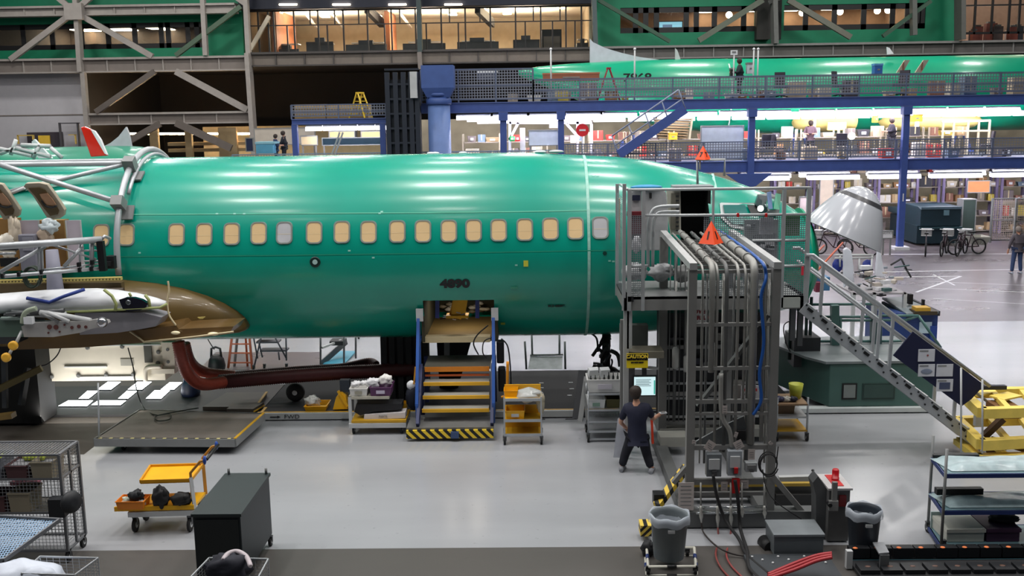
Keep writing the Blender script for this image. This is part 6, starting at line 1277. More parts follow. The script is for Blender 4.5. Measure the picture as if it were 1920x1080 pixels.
# ---- low rolling platform at left
zt = .30; A_ = P(178, 822, Z=zt); B_ = P(440, 823, Z=zt); C_ = P(494, 775, Z=zt); D_ = P(262, 768, Z=zt)
t = thing('low_rolling_platform', 'low flat grey rolling platform with aluminium edge, left foreground', 'platform', ((A_.x+B_.x)/2, A_.y, 0))
b = B(); b.prism([A_, B_, C_, D_], (0, 0, -.03), M((104, 98, 92), .5, 0, .15, 2)); b.build('deck', t)
b = B()
for p, q in ((A_, B_), (B_, C_), (C_, D_), (D_, A_)): b.bar(p-V((0, 0, .075)), q-V((0, 0, .075)), .06, .15, ALUD)
b.build('edge_frame', t)
b = B(); b.bar(B_+V((0, 0, .006)), C_+V((0, 0, .006)), .05, .015, YELD)
for k in range(13): p = A_.lerp(B_, (k+.5)/13); b.box(p+V((0, 0, .004)), (.06, .05, .012), M((200, 190, 130), .5))
b.build('edge_markings', t)
casters(t, [(A_.x+.45, A_.y+.2), (B_.x-.55, A_.y+.2), (A_.x+1.2, A_.y+1.4), (B_.x-.1, A_.y+1.2)], .07)
b = B(); q = P(186, 822, Z=zt); b.tube([q, P(184, 718, q.y)], .02, ALU, 8); b.build('upright_post', t)
b = B(); pts = [P(x, y, 18.9) for x, y in ((240, 652), (250, 690), (256, 730))]+[P(x, y, Z=.33) for x, y in ((270, 765), (292, 778), (318, 776), (318, 786), (296, 789), (293, 780), (330, 772), (372, 765))]
b.tube(smoothpath(pts, 6), .012, M((34, 44, 38), .6), 6); tag(b.build('trailing_cable'), 'thin dark cable trailing and looped on the low platform', 'cable')
b = B(); b.tube(smoothpath([P(118, 640, 18.7), P(108, 665, 18.7), P(90, 682, 18.7), P(78, 686, 18.7)], 5), .012, DARK, 6); tag(b.build('drooping_cord'), 'dark cord drooping in front of the white belly panel', 'cord')
# ---- yellow cart with orange bin and black bags
zb_ = .38; q = [P(216, 957, Z=zb_), P(365, 953, Z=zb_), P(386, 927, Z=zb_), P(248, 932, Z=zb_)]; zt_ = P(300, 906, q[0].y+.05).z
t = thing('yellow_platform_cart', 'yellow two-deck push cart with gold handles, left foreground', 'cart', ((q[0].x+q[1].x)/2, q[0].y+.2, 0))
b = B(); b.prism(q, (0, 0, .04), YEL); b.bar(q[0]+V((0, -.02, .03)), q[1]+V((0, -.02, .03)), .03, .07, YEL); b.build('lower_deck', t); b = B(); b.bar(q[0]-V((-.2, 0, .06)), q[1]-V((0, 0, .06)), .08, .08, LG); b.bar(q[3]-V((-.1, 0, .06)), q[2]-V((0, 0, .06)), .08, .08, LG); b.build('chassis', t)
r_ = [P(263, 904, Z=zt_), P(358, 901, Z=zt_), P(381, 872, Z=zt_), P(282, 875, Z=zt_)]
b = B(); b.prism(r_, (0, 0, -.03), YEL)
b.build('upper_tray', t); b = B()
for k in range(4): b.bar(r_[k]+V((0, 0, .01)), r_[(k+1) % 4]+V((0, 0, .01)), .025, .05, M((214, 150, 10), .5))
b.build('tray_rim', t)
GOLD = M((176, 122, 40), .4)
for k, (lo_, hi_) in enumerate(((q[1], r_[1]), (q[2], r_[2]))):
    b = B(); d = V((.32, .05, .0)); b.bar(lo_+V((.0, 0, 0)), hi_+V((.0, 0, .05)), .05, .05, LG if k == 0 else GOLD); b.tube([hi_+V((0, 0, -.2)), hi_+V((0, 0, .12)), hi_+V((.16, 0, .3)), hi_+V((.26, 0, .33))], .022, GOLD, 8); b.build('handle_post', t)
b = B(); b.tube([r_[1]+V((.26, 0, .33)), r_[2]+V((.26, 0, .33))], .024, BLACK, 8); b.build('push_bar', t)
casters(t, [(q[0].x+.25, q[0].y+.1), (q[1].x-.1, q[0].y+.1), (q[3].x+.2, q[3].y), (q[2].x-.1, q[2].y)], .11)
for k, (px, py) in enumerate(((398, 853), (394, 868))): 
    bb2 = B(); p = r_[2 if k == 0 else 1]+V((.24, -.03, .33)); bb2.ell(p, (.03, .03, .07), M((40, 80, 170), .6), 8, .2, k); tag(bb2.build('blue_glove'), ['blue glove tied on the far handle of yellow cart', 'blue glove tied on the near handle of yellow cart'][k], 'glove')
p = P(250, 950, Z=zb_+.04); tub('orange_bin', 'orange bin of mixed parts on left of the yellow cart', p.x, p.y+.02, zb_+.04, .42, .3, .13, M((225, 130, 30), .5))
for i, (px, py, r, c, l) in enumerate([(238, 938, .07, (190, 196, 180), 'pale green rag in orange bin at left'), (256, 930, .11, (26, 28, 32), 'black cap-like bundle in the orange bin'), (262, 944, .09, (200, 196, 190), 'white crumpled parts bag in the orange bin'), (246, 948, .06, (214, 206, 180), 'cream rag over the edge of orange bin')]):
    bag('rag_bundle', l, P(px, py, p.y-.02), (r, r*.8, r*.8), M(c, .7, 0, .1, 9, bump=.4), i+20)
b = P(302, 950, Z=zb_+.04); bag('black_tool_bag', 'tall black tool bag in the middle of the yellow cart', b+V((0, 0, .15)), (.13, .1, .16), M((22, 22, 24), .7), 31, .25); b = P(340, 948, Z=zb_+.04); bag('black_open_bag', 'lower black open tool bag beside handle of yellow cart', b+V((0, 0, .1)), (.15, .1, .11), M((26, 26, 26), .7), 33, .25)
# ---- dark green cabinet
Yf, Yb2 = 12.5, 14.0; ztc = P(405, 963, Yf).z; x0, x1 = P(361, 964, Yf).x, P(450, 964, Yf).x; GCT = M((32, 42, 44), .5)
t = thing('green_tool_cabinet', 'dark green steel cabinet on casters, left foreground', 'cabinet', ((x0+x1)/2, (Yf+Yb2)/2, 0))
b = B(); b.bb(x0, Yf, .16, x1, Yb2, ztc-.03, M((26, 34, 38), .5)); b.build('body', t, bevel=.01); b = B(); b.bb(x0-.02, Yf-.02, ztc-.04, x1+.02, Yb2+.02, ztc, GCT); b.build('top', t)
b = B(); b.bb(x0+.03, Yf-.02, .2, x1-.03, Yf-.005, ztc-.08, M((24, 30, 32), .5)); b.build('door', t)
for xx in (x0+.05, x1-.03): b = B(); b.cyl((xx, Yb2-.03, ztc), (xx, Yb2-.03, ztc+.09), .02, GREY, 8); b.build('corner_pin', t)
casters(t, [(x0+.08, Yf+.1), (x1-.05, Yf+.1), (x0+.08, Yb2-.1), (x1-.02, Yb2-.05)], .065)
# ---- wire cages lower left
WG = grid_mat((150, 152, 156), .05, .14, ('X', 'Z')); WGY = grid_mat((150, 152, 156), .05, .14, ('Y', 'Z')); WGT = grid_mat((150, 152, 156), .05, .14, ('X', 'Y')); WT = M((120, 122, 126), .45, .4)
Yb3 = 14.0; xr_ = P(163, 1030, Yb3).x; ztg = P(151, 828, Yb3).z; Yf3 = P(110, 853, Z=ztg).y; xl_ = xr_-2.2
def cage(name, label, x0, y0, z0, x1, y1, z1, shelves=()):
    t = thing(name, label, 'cage', ((x0+x1)/2, (y0+y1)/2, 0 if z0 < .4 else z0))
    b = B()
    for x in (x0, x1):
        for y in (y0, y1): b.bb(x-.02, y-.02, z0, x+.02, y+.02, z1, WT)
    for z in (z0, z1)+tuple(shelves):
        for y in (y0, y1): b.bar((x0, y, z), (x1, y, z), .03, .03, WT)
        for x in (x0, x1): b.bar((x, y0, z), (x, y1, z), .03, .03, WT)
    for y in ((y0+y1)/2,): b.bb(x1-.015, y-.02, z0, x1+.015, y+.02, z1, WT)
    b.build('frame', t)
    for nm, vs, m in (('front_mesh', [(x0, y0, z0), (x1, y0, z0), (x1, y0, z1), (x0, y0, z1)], WG), ('rear_mesh', [(x0, y1, z0), (x1, y1, z0), (x1, y1, z1), (x0, y1, z1)], WG), ('side_mesh', [(x1, y0, z0), (x1, y1, z0), (x1, y1, z1), (x1, y0, z1)], WGY), ('side_mesh', [(x0, y0, z0), (x0, y1, z0), (x0, y1, z1), (x0, y0, z1)], WGY), ('top_mesh', [(x0, y0, z1), (x1, y0, z1), (x1, y1, z1), (x0, y1, z1)], WGT), ('bottom_mesh', [(x0, y0, z0), (x1, y0, z0), (x1, y1, z0), (x0, y1, z0)], WGT)):
        b = B(); b.add(vs, [(0, 1, 2, 3)], m); b.build(nm, t)
    for z in shelves: b = B(); b.bb(x0, y0, z-.01, x1, y1, z, M((110, 106, 98), .6)); b.build('shelf', t)
    return t
t = cage('wire_mesh_cage', 'tall wire mesh cage on casters at lower left corner', xl_, Yf3, .18, xr_, Yb3, ztg, (.75, 1.25)); casters(t, [(xr_-.02, Yb3-.05), (xr_-.02, Yf3+.05), (xl_, Yf3+.05)], .08)
for i in range(9):
    x = xl_+.5+(i % 5)*.36; zc_ = (1.25, .75)[i // 5]; 
    tub('caged_box', 'plain box stored on a shelf inside the tall wire cage', x, Yb3-.4, zc_, .3, .4, .2+.05*(i % 3), M([(150, 140, 120), (196, 190, 180), (110, 112, 120), (90, 60, 62)][i % 4], .7), 'box')['group'] = 'boxes in the tall wire cage'
for i, px in enumerate((4, 50, 56, 64, 80)):
    p = P(px, 864, Yf3+.3); b = B(); b.ell((p.x, p.y, ztg-.13), (.05, .05, .05), M((205, 220, 80), .6), 12); tag(b.build('tennis_ball'), 'yellow-green ball near the top of the wire cage', 'ball', 'yellow-green balls in the wire cage')
b = B(); b.bb(xl_+.2, Yf3+.05, ztg-.2, xr_-.15, Yb3-.1, ztg-.18, M((120, 120, 124), .6)); b.build('top_shelf', t)
bag('pink_bundle', 'pink bundle on a shelf inside the wire cage', P(48, 905, Yf3+.5), (.22, .12, .05), M((205, 120, 140), .6), 3, .2)
t = thing('black_round_pack', 'black round bag hung on the side of wire cage', 'bag', P(125, 968, Yf3+.3)); b = B(); b.lathe(P(128, 940, Yf3-.25), [(.05, 0), (.14, .01), (.16, .05), (.14, .11), (.05, .13)], M((34, 36, 40), .6), 20, (1, -.5, 0)); b.build('round_case', t); b = B(); b.box(P(110, 950, Yf3-.15), (.22, .16, .26), M((30, 32, 36), .6)); b.build('pouch', t)
# slanted blue-grey wire rack in front, baskets, bags
t = thing('slanted_wire_rack', 'blue-grey wire rack sloping up at the lower left corner', 'rack', P(40, 1040, 12.0)); 
pA, pB, pC, pD = P(-60, 1060, 12), P(8, 1050, 12), P(112, 975, 12.6), P(-20, 968, 12.9)
b = B(); b.add([pA, pB, pC, pD], [(0, 1, 2, 3)], grid_mat((130, 160, 190), .04, .35, ('X', 'Y'))); b.build('mesh_deck', t); b = B()
for p_, q_ in ((pB, pC), (pC, pD), (pA, pB)): b.bar(p_, q_, .03, .05, WT)
b.bar(pB, P(10, 1090, 12), .03, .03, WT); b.build('frame', t)
def basket(name, label, q, z, h, items=None):
    pts = [P(*p, Z=z) for p in q]; c = sum(pts, V())/4; t = thing(name, label, 'basket', (c.x, c.y, z-h)); b = B()
    for k in range(4):
        b.bar(pts[k], pts[(k+1) % 4], .015, .015, ALU); b.bar(pts[k]-V((0, 0, h)), pts[(k+1) % 4]-V((0, 0, h)), .01, .01, ALU); b.bar(pts[k], pts[k]-V((0, 0, h)), .012, .012, ALU)
        for j in range(1, 9): p_ = pts[k].lerp(pts[(k+1) % 4], j/9); b.bar(p_, p_-V((0, 0, h)), .005, .005, ALU)
    b.build('rim_and_wires', t)
    for k in range(4): g = B(); g.add([pts[k], pts[(k+1) % 4], pts[(k+1) % 4]-V((0, 0, h)), pts[k]-V((0, 0, h))], [(0, 1, 2, 3)], grid_mat((150, 152, 156), .04, .2, ('Z', 'Z'))); g.build('side_wires', t)
    g = B(); g.add([p-V((0, 0, h)) for p in pts], [(0, 1, 2, 3)], WGT); g.build('bottom_mesh', t)
    return t
basket('wire_basket', 'wire basket bottom left beside white plastic bag', [(40, 1075), (140, 1078), (184, 1046), (75, 1043)], .8, .3)
basket('wire_basket', 'wire basket at the bottom holding a dark jacket', [(348, 1092), (478, 1094), (503, 1048), (392, 1046)], .9, .3)
bag('white_plastic_bag', 'white plastic bag in the very bottom left corner', P(45, 1092, 11.6), (.5, .3, .28), M((205, 212, 225), .4, 0, .05, 6, bump=.4), 51, .12, n=26)
t = thing('dark_jacket', 'dark navy jacket with pale trim in the right wire basket', 'jacket', P(430, 1080, Z=.65)); b = B(); b.ell(P(428, 1064, Z=.85), (.26, .18, .17), M((26, 28, 40), .8, 0, .1, 8), 22, .3, 7); b.build('bundle', t); b = B(); b.tube(smoothpath([P(x, y, Z=1.0) for x, y in ((418, 1050), (428, 1038), (445, 1034), (462, 1044), (470, 1062))], 6), [.02]+[.03]*23+[.02], M((186, 176, 180), .6), 8); b.build('pale_trim', t)
# ================================================================== SERVICE TOWER, DOOR PLATFORM, PERSON, RIGHT SIDE
TG = M((136, 136, 134), .5, .25, .06); TGL = M((172, 174, 174), .45, .2, .04); PG = M((150, 150, 146), .45, .3); PD = M((98, 100, 100), .5, .3)
FYt, RYt = 14.55, 18.5; ztw = P(1300, 492, FYt).z
lx, rx = P(1299, 490, FYt).x, P(1456, 495, FYt).x
t = thing('utility_tower', 'tall grey steel utility tower carrying pipes from floor to the platform', 'tower', ((lx+rx)/2, FYt, 0))
for x, nm in ((lx, 'front_post'), (rx, 'front_post')): b = B(); b.bb(x-.06, FYt-.06, .1, x+.06, FYt+.06, ztw-.08, TG); b.build(nm, t)
lrx, rrx = P(1245, 437, RYt).x, P(1373, 437, RYt).x
for x in (lrx, rrx): b = B(); b.bb(x-.075, RYt-.06, .15, x+.075, RYt+.06, ztw-.1, TG); b.build('rear_post', t)
for a, c in ((lx, lrx), (rx, rrx)): b = B(); b.bar((a, FYt-.08, ztw-.05), (c, RYt+.08, ztw-.05), .11, .1, TGL); b.build('top_rail', t)
b = B()
for k in range(9): f = (k+.3)/9; y = FYt+(RYt-FYt)*f; xa_ = lx+(lrx-lx)*f; xb__ = rx+(rrx-rx)*f; b.bar((xa_, y, ztw-.16), (xb__, y, ztw-.16), .05, .05, TG)
b.build('top_crossbars', t)
for py, w in ((608, .05), (690, .05), (752, .06), (775, .04), (838, .07), (902, .09), (925, .05)):
    z = P(1380, py, FYt).z; b = B(); b.bb(lx, FYt-.03, z-w/2, rx, FYt+.03, z+w/2, TG); b.build('front_crossbar', t)
for py in (575, 650, 738, 792, 838): z = P(1310, py, RYt).z; b = B(); b.bb(lrx, RYt-.03, z-.035, rrx, RYt+.03, z+.035, TG); b.build('rear_crossbar', t)
b = B(); b.bar(P(1308, 762, FYt+.1), P(1440, 590, FYt+.1), .05, .12, PD, up=(0, 1, 0)); b.build('diagonal_brace', t)
b = B(); b.bar(P(1446, 890, FYt), P(1532, 992, FYt), .08, .14, TG, up=(0, 1, 0)); b.build('foot_brace', t); b = B(); b.bar(P(1262, 905, FYt), P(1292, 870, FYt), .06, .1, TG, up=(0, 1, 0)); b.build('foot_brace', t)
zs = .1; xs0, xs1 = P(1238, 990, FYt).x, P(1540, 985, FYt).x
b = B(); b.bb(xs0, FYt-.12, .02, xs1, FYt+.12, .26, PD); b.bb(lx-.1, FYt, .02, lx+.1, RYt, .2, PD); b.bb(rx-.1, FYt, .02, rx+.1, RYt, .2, PD); b.build('base_skid', t)
# pipes: along the top, over the front edge and down
PIPES = [(.07, .018, PG, 835), (.20, .045, PG, 700), (.27, .022, PG, 838), (.40, .03, PD, 850), (.56, .024, PG, 860), (.66, .02, PG, 780), (.78, .058, PG, 835), (.93, .03, PG, 830)]
for f, r, m, yend in PIPES:
    xf_ = lx+.08+(rx-lx-.16)*f; xb2 = lrx+.1+(rrx-lrx-.2)*f; zt0 = ztw-.08+r
    ze = P(1380, yend, FYt-.08).z
    pts = [V((xb2, RYt+.1, zt0)), V((xf_, FYt+.2, zt0))]+[V((xf_, FYt+.2-.2*math.sin(a), zt0-.2+.2*math.cos(a))) for a in (.4, .8, 1.2, 1.57)]+[V((xf_, FYt, ze))]
    b = B(); b.tube(pts, r, m, 10)
    for k in range(5): c = pts[0].lerp(pts[1], (k+.5)/5); d = (pts[1]-pts[0]).normalized(); b.tube([c-d*.04, c+d*.04], r*1.35, m, 10)
    b.build('pipe', t)
for k, (px, r) in enumerate([(1313, .012), (1322, .018), (1352, .02), (1372, .018), (1398, .012), (1402, .03), (1436, .018)]):
    b = B(); x = P(px, 700, FYt+.3).x; b.tube([(x, FYt+.25, ztw-.2), (x, FYt+.25, .9)], r, PD if k % 2 else PG, 8); b.build('conduit', t)
for px, r in ((1256, .012), (1266, .03), (1275, .012), (1284, .014)): b = B(); x = P(px, 600, RYt-.3).x; b.tube([(x, RYt-.3, ztw-.25), (x, RYt-.3, .5)], r, PD, 8); b.build('conduit', t)
BH = M((24, 82, 160), .45)
b = B(); xx = lx+(rx-lx)*.84; b.tube(smoothpath([V((lrx+(rrx-lrx)*.8, RYt, ztw)), V((xx, FYt+.4, ztw)), V((xx+.04, FYt-.02, ztw-.2))]+[P(x, y, FYt-.06) for x, y in ((1427, 560), (1432, 640), (1424, 700), (1427, 750), (1412, 778))], 8), .024, BH, 8); tag(b.build('blue_air_hose'), 'blue air hose running over and down the tower front', 'hose')
# panels and boxes on the tower front
SW = M((112, 118, 122), .45, .2)
def panelbox(q, name, label, Y=FYt-.14, d=.12, m=SW, par=None, extra=None):
    x0, z0, x1, z1 = ext(*q, Y); tt = thing(name, label, 'box', ((x0+x1)/2, Y, z0)); b = B(); b.bb(x0, Y, z0, x1, Y+d, z1, m); b.build('body', tt, bevel=.006)
    b = B(); b.bb(x0+(x1-x0)*.15, Y-.03, z0+(z1-z0)*.35, x1-(x1-x0)*.15, Y, z1-(z1-z0)*.2, extra or GREY); b.build('cover', tt)
    b = B(); b.bb(x0+(x1-x0)*.35, Y-.05, z0+(z1-z0)*.1, x1-(x1-x0)*.35, Y-.0, z0+(z1-z0)*.3, STEEL); b.build('switch_lever', tt); return tt
panelbox((1325, 852, 1353, 894), 'junction_box', 'grey junction box on tower front, left of three', extra=LG); panelbox((1365, 846, 1391, 892), 'isolator_box', 'pale grey isolator box with red switch on tower front', m=M((150, 156, 162), .45), extra=LG)
b = B(); pbox(b, 1377, 878, 1384, 888, FYt-.2, .05, RED); b.build('red_switch', bpy.data.objects['isolator_box'])
panelbox((1398, 868, 1420, 885), 'small_grey_box', 'small flat grey box on tower front at right', m=M((160, 164, 166), .5))
t2 = thing('grey_fitting_plate', 'big pale grey plate with fittings in the tower lower half', 'plate', P(1385, 838, FYt+.1)); b = B(); b.prism([P(x, y, FYt+.1) for x, y in ((1305, 828), (1360, 797), (1395, 780), (1405, 830), (1400, 838), (1305, 838))], (0, .04, 0), M((120, 124, 126), .5)); b.build('plate', t2); b = B(); pbox(b, 1383, 808, 1398, 826, FYt-.0, .08, BLACK); b.build('black_fitting', t2)
b = B(); b.tube(smoothpath([P(1352, 700, FYt-.05), P(1353, 775, FYt-.05), P(1368, 808, FYt-.05), P(1372, 838, FYt-.05)], 6), .035, PG, 8); tag(b.build('grey_flex_conduit'), 'bent grey flexible conduit in lower half of the tower', 'conduit')
PAP = M((186, 176, 172), .7, 0, .04)
for i, (px, py, a, w, h, l) in enumerate([(1331, 836, .6, .13, .15, 'tilted paper tag on the tower crossbar, left'), (1385, 834, -.5, .13, .13, 'tilted paper tag on the tower crossbar, centre'), (1409, 852, 0, .1, .16, 'upright paper tag on the tower crossbar, right'), (1301, 829, .2, .05, .06, 'tiny paper tag on the left tower post'), (1445, 831, -.8, .05, .06, 'tiny paper tag on the right tower post'), (1380, 815, .3, .05, .08, 'small white tag hanging on the grey plate'), (1359, 768, 0, .07, .12, 'white label on the pipe above the plate'), (1358, 912, 0, .1, .14, 'paper sheet on lower tower crossbar left of red valve'), (1396, 908, 0, .12, .13, 'paper sheet on lower tower crossbar right of red valve')]):
    p = P(px, py, FYt-.1); tt = thing('paper_tag', l, 'tag', p); b = B(); b.box(p, (w, .004, h), PAP, ry=a); b.build('sheet', tt); b = B()
    for k in range(3): b.box(p+V((0, -.004, h*.2-.035*k)), (w*.6, .002, .008), GREY, ry=a)
    b.build('printed_lines', tt)
b = B(); pbox(b, 1373, 898, 1387, 925, FYt-.14, .05, RED); tag(b.build('red_valve_cover'), 'red rectangular cover on the lower tower crossbar', 'cover')
x0, z0, x1, z1 = ext(1272, 905, 1301, 957, FYt-.1); tt = thing('notice_sheet', 'large pale notice sheet at left foot of tower', 'notice', ((x0+x1)/2, FYt-.1, z0)); b = B(); b.bb(x0, FYt-.1, z0, x1, FYt-.09, z1, M((196, 186, 182), .6)); b.build('sheet', tt); b = B()
for k in range(6): b.bb(x0+.03, FYt-.104, z1-.06-.06*k, x1-.04, FYt-.1, z1-.05-.06*k, GREY)
b.build('printed_lines', tt)
# manifold with couplings and hoses
tt = thing('air_manifold', 'chrome double air manifold with hanging couplings at tower foot', 'manifold', P(1370, 960, FYt-.15)); b = B(); CH = M((180, 184, 186), .22, .9)
for py in (952, 962): b.cyl(P(1305, py, FYt-.15), P(1438, py-2, FYt-.15), .022, CH, 10)
b.build('manifold_tubes', tt)
for px, l_ in ((1314, 980), (1345, 990), (1370, 990), (1391, 970), (1433, 972)):
    b = B(); a = P(px, 948, FYt-.18); c = P(px+1, l_, FYt-.18); L = (a-c).length; b.lathe(c, [(.012, 0), (.018, L*.2), (.03, L*.35), (.03, L*.5), (.018, L*.6), (.026, L*.75), (.015, L)], M((190, 190, 184), .35, .5), 10, (a-c)); b.build('coupling', tt)
    b = B(); b.tube([a, P(px, 905, FYt-.12)], .014, PG, 6); b.build('feed_pipe', tt)
def cable(name, label, pts, r, m, cat='hose', k=8): b = B(); b.tube(smoothpath(pts, k), r, m, 8); return tag(b.build(name), label, cat)
cable('black_power_cable', 'thick black cable falling from the junction box, left strand', [P(1337, 890, 14.3), P(1344, 930, 14.25), P(1360, 975, 14.2), P(1385, 1010, 13.9), P(1400, 1040, Z=.05), P(1440, 1075, Z=.05)], .024, RUB, 'cable')
cable('black_power_cable', 'thick black cable from isolator box, right strand', [P(1378, 900, 14.3), P(1384, 940, 14.25), P(1388, 990, 14.2), P(1400, 1030, Z=.06), P(1405, 1065, Z=.05), P(1430, 1090, Z=.05)], .026, RUB, 'cable')
cable('red_air_hose', 'dark red hose curving down from the second coupling', [P(1346, 990, 14.3), P(1347, 1015, 14.1), P(1342, 1040, Z=.04), P(1352, 1065, Z=.02), P(1375, 1090, Z=.02)], .014, M((130, 60, 56), .5))
cable('red_air_hose', 'dark red hose curving down from the third coupling', [P(1371, 990, 14.3), P(1368, 1015, 14.1), P(1362, 1040, Z=.04), P(1372, 1062, Z=.02), P(1395, 1085, Z=.02)], .014, M((140, 62, 60), .5))
cable('brown_air_hose', 'thin dark hose sagging right from first coupling', [P(1315, 980, 14.3), P(1320, 1000, 14.2), P(1345, 1025, Z=.1), P(1380, 1040, Z=.04), P(1425, 1043, Z=.03)], .012, M((40, 32, 30), .6))
coil('looped_cable', 'black cable coil hanging at right front post of the tower', P(1439, 868, FYt-.2), .13, 3, RUB, .01)
cable('hanging_lead', 'thin black lead running from coil down to the right', [P(1430, 880, 14.3), P(1437, 915, 14.2), P(1460, 945, 14.1), P(1530, 990, 14.2)], .008, RUB, 'cable')
for i, q in enumerate([(1260, 649, 1273, 692), (1281, 665, 1290, 698), (1333, 640, 1340, 690)]):
    x0, z0, x1, z1 = ext(*q, RYt-.4 if i < 2 else FYt+.6); r = (x1-x0)/2; h = z1-z0; tt = thing('hanging_cylinder', ['white capsule cylinder hanging left in the tower', 'shorter white capsule cylinder beside the first', 'grey capsule cylinder behind tower front pipes'][i], 'cylinder', ((x0+x1)/2, RYt-.4, z0)); b = B(); yy = RYt-.4 if i < 2 else FYt+.6
    b.lathe(((x0+x1)/2, yy, z0), [(r*.3, 0), (r*.8, r*.3), (r, r*.8), (r, h-r), (r*.6, h-r*.3), (r*.2, h)], M((170, 172, 168), .45), 16); b.build('capsule', tt); b = B(); b.tube([((x0+x1)/2, yy, z1), ((x0+x1)/2, yy, z1+1.2)], .02, PG, 6); b.build('stem', tt)
# signs
def sign(q, Y, name, label, m, lines=(), frame=None):
    x0, z0, x1, z1 = ext(*q, Y); tt = thing(name, label, 'sign', ((x0+x1)/2, Y, z0)); b = B(); b.bb(x0, Y, z0, x1, Y+.015, z1, m); b.build('plate', tt)
    for s, fy, size, c, w in lines: text(s, size, ((x0+x1)/2, Y-.006, z1-(z1-z0)*fy), c, 'lettering', tt, font_w=w, bold=.004)
    return tt
s_ = sign((1175, 663, 1215, 690), 17.4, 'caution_sign', 'yellow CAUTION sign above the monitor', M((232, 205, 20), .5), [('WATCH YOUR STEP AT ALL TIMES', .42, .024, BLACK, 1.), ('DO NOT CLIMB', .62, .028, BLACK, 1.1)])
x0, z0, x1, z1 = ext(1176, 664, 1214, 673, 17.39); b = B(); b.bb(x0, 17.385, z0, x1, 17.4, z1, BLACK); b.build('header_band', s_); text('CAUTION', .085, ((x0+x1)/2, 17.38, (z0+z1)/2), M((235, 205, 60), .5), 'caution_lettering', s_, font_w=1.0, bold=.004)
sign((1303, 578, 1325, 604), RYt-.5, 'white_red_sign', 'white sign with red letters behind the tower pipes', M((205, 205, 205), .5), [('OVER', .25, .11, M((130, 30, 40), .5), 1.), ('AIRPLA', .7, .1, M((130, 30, 40), .5), 1.)])
sign((1390, 723, 1424, 750), FYt+.8, 'white_notice', 'white printed notice in the middle right of the tower', M((200, 198, 204), .6), [('NOTICE', .3, .05, RED, 1.1), ('KEEP CLEAR', .6, .035, GREY, 1.)]); sign((1375, 722, 1389, 750), FYt+.85, 'grey_notice', 'grey sheet left of white notice in the tower', M((120, 116, 112), .6))
# ---- enclosure / machinery inside the tower
tt = thing('equipment_cabinet', 'dark equipment rack inside the rear of the tower', 'cabinet', (lrx+.3, RYt+.2, 0)); b = B(); x0, z0, x1, z1 = ext(1252, 600, 1300, 832, RYt+.2); b.bb(lrx, RYt+.15, .3, rrx+.9, RYt+.9, P(1270, 590, RYt).z, M((26, 28, 32), .6)); b.build('rack_body', tt)
for py in (695, 722, 750, 785): z = P(1270, py, RYt).z; b = B(); b.bb(lrx, RYt+.1, z-.02, rrx+.6, RYt+.14, z+.02, LG); b.build('shelf_edge', tt)
b = B(); b.bb(lrx-.05, RYt-.1, .12, rrx+.9, RYt+.95, .28, M((150, 150, 144), .5)); b.build('base', tt)
for k in range(12): b = B(); px = random.uniform(1256, 1430); py = random.uniform(600, 820); p = P(px, py, RYt+.05); s = random.uniform(.06, .14); b.bb(p.x-s, p.y, p.z-s*.6, p.x+s, p.y+.08, p.z+s*.6, M(random.choice([(60, 62, 66), (90, 90, 92), (150, 146, 140), (44, 46, 60)]), .5)); b.build('module', tt)
# ---- door platform
pf = thing('door_service_platform', 'grey platform with railings at the forward door', 'platform', (P(1340, 840, 18).x, 18, 0)); PY0, PY1 = 17.5, 19.3
zp1, zp0 = P(1400, 556, PY0).z, P(1400, 580, PY0).z; pxl, pxr = P(1170, 560, PY0).x, P(1512, 560, PY0).x
b = B(); b.bb(pxl, PY0, zp0, pxr, PY0+.1, zp1, TG); b.bb(pxl, PY0, zp1-.03, pxr, PY1, zp1, GREY); b.bb(pxl, PY0, zp0, pxl+.1, PY1-.2, zp1, TG); b.bb(pxr-.1, PY0, zp0, pxr, PY1-.6, zp1, TG); b.build('deck', pf)
b = B(); pbox(b, 1465, 558, 1500, 577, PY0-.03, .04, M((165, 170, 165), .4)); pbox(b, 1177, 556, 1188, 566, PY0-.03, .03, BLACK); b.build('deck_front_plates', pf)
RL = M((178, 182, 184), .4, .4)
def rail(name, segs, r=.022): 
    b = B()
    for p, q in segs: b.tube([p, q], r, RL, 8)
    return b.build(name, pf)
Yr = PY0-.0
rail('top_rail', [(P(1178, 356, Yr), P(1520, 352, Yr)), (P(1163, 346, PY1-.2), P(1178, 356, Yr))], .026); rail('middle_rail', [(P(1208, 404, Yr), P(1515, 402, Yr))], .024)
rail('lower_rail', [(P(1410, 451, Yr), P(1512, 450, Yr)), (P(1180, 499, Yr), P(1215, 498, Yr)), (P(1410, 500, Yr), P(1512, 498, Yr))], .022)
for px, top, w in ((1180, 356, .07), (1206, 358, .06), (1336, 354, .035), (1468, 353, .06), (1514, 352, .07)):
    b = B(); x = P(px, 450, Yr).x; b.bb(x-w/2, Yr-.03, zp0 if px != 1336 else P(px, 425, Yr).z, x+w/2, Yr+.03, P(px, top, Yr).z, RL); b.build('rail_post', pf)
b = B(); b.bb(pxl-.03, PY0, zp0, pxl+.03, PY0+.06, P(1168, 345, PY0).z, RL); b.build('corner_post', pf); b = B(); b.bb(pxl-.02, PY1-.3, zp0, pxl+.04, PY1-.24, P(1163, 345, PY1-.3).z, RL); b.build('corner_post', pf)
b = B(); b.tube(smoothpath([P(1215, 500, Yr+.2), P(1216, 425, Yr+.2), P(1222, 398, Yr+.2), P(1236, 388, Yr+.2), P(1274, 386, Yr+.2)], 5), .03, RL, 8); b.tube(smoothpath([P(1224, 500, Yr+.25), P(1225, 425, Yr+.25), P(1230, 405, Yr+.25), P(1240, 398, Yr+.25), P(1274, 397, Yr+.25)], 5), .028, RL, 8); b.build('bent_grab_rails', pf)
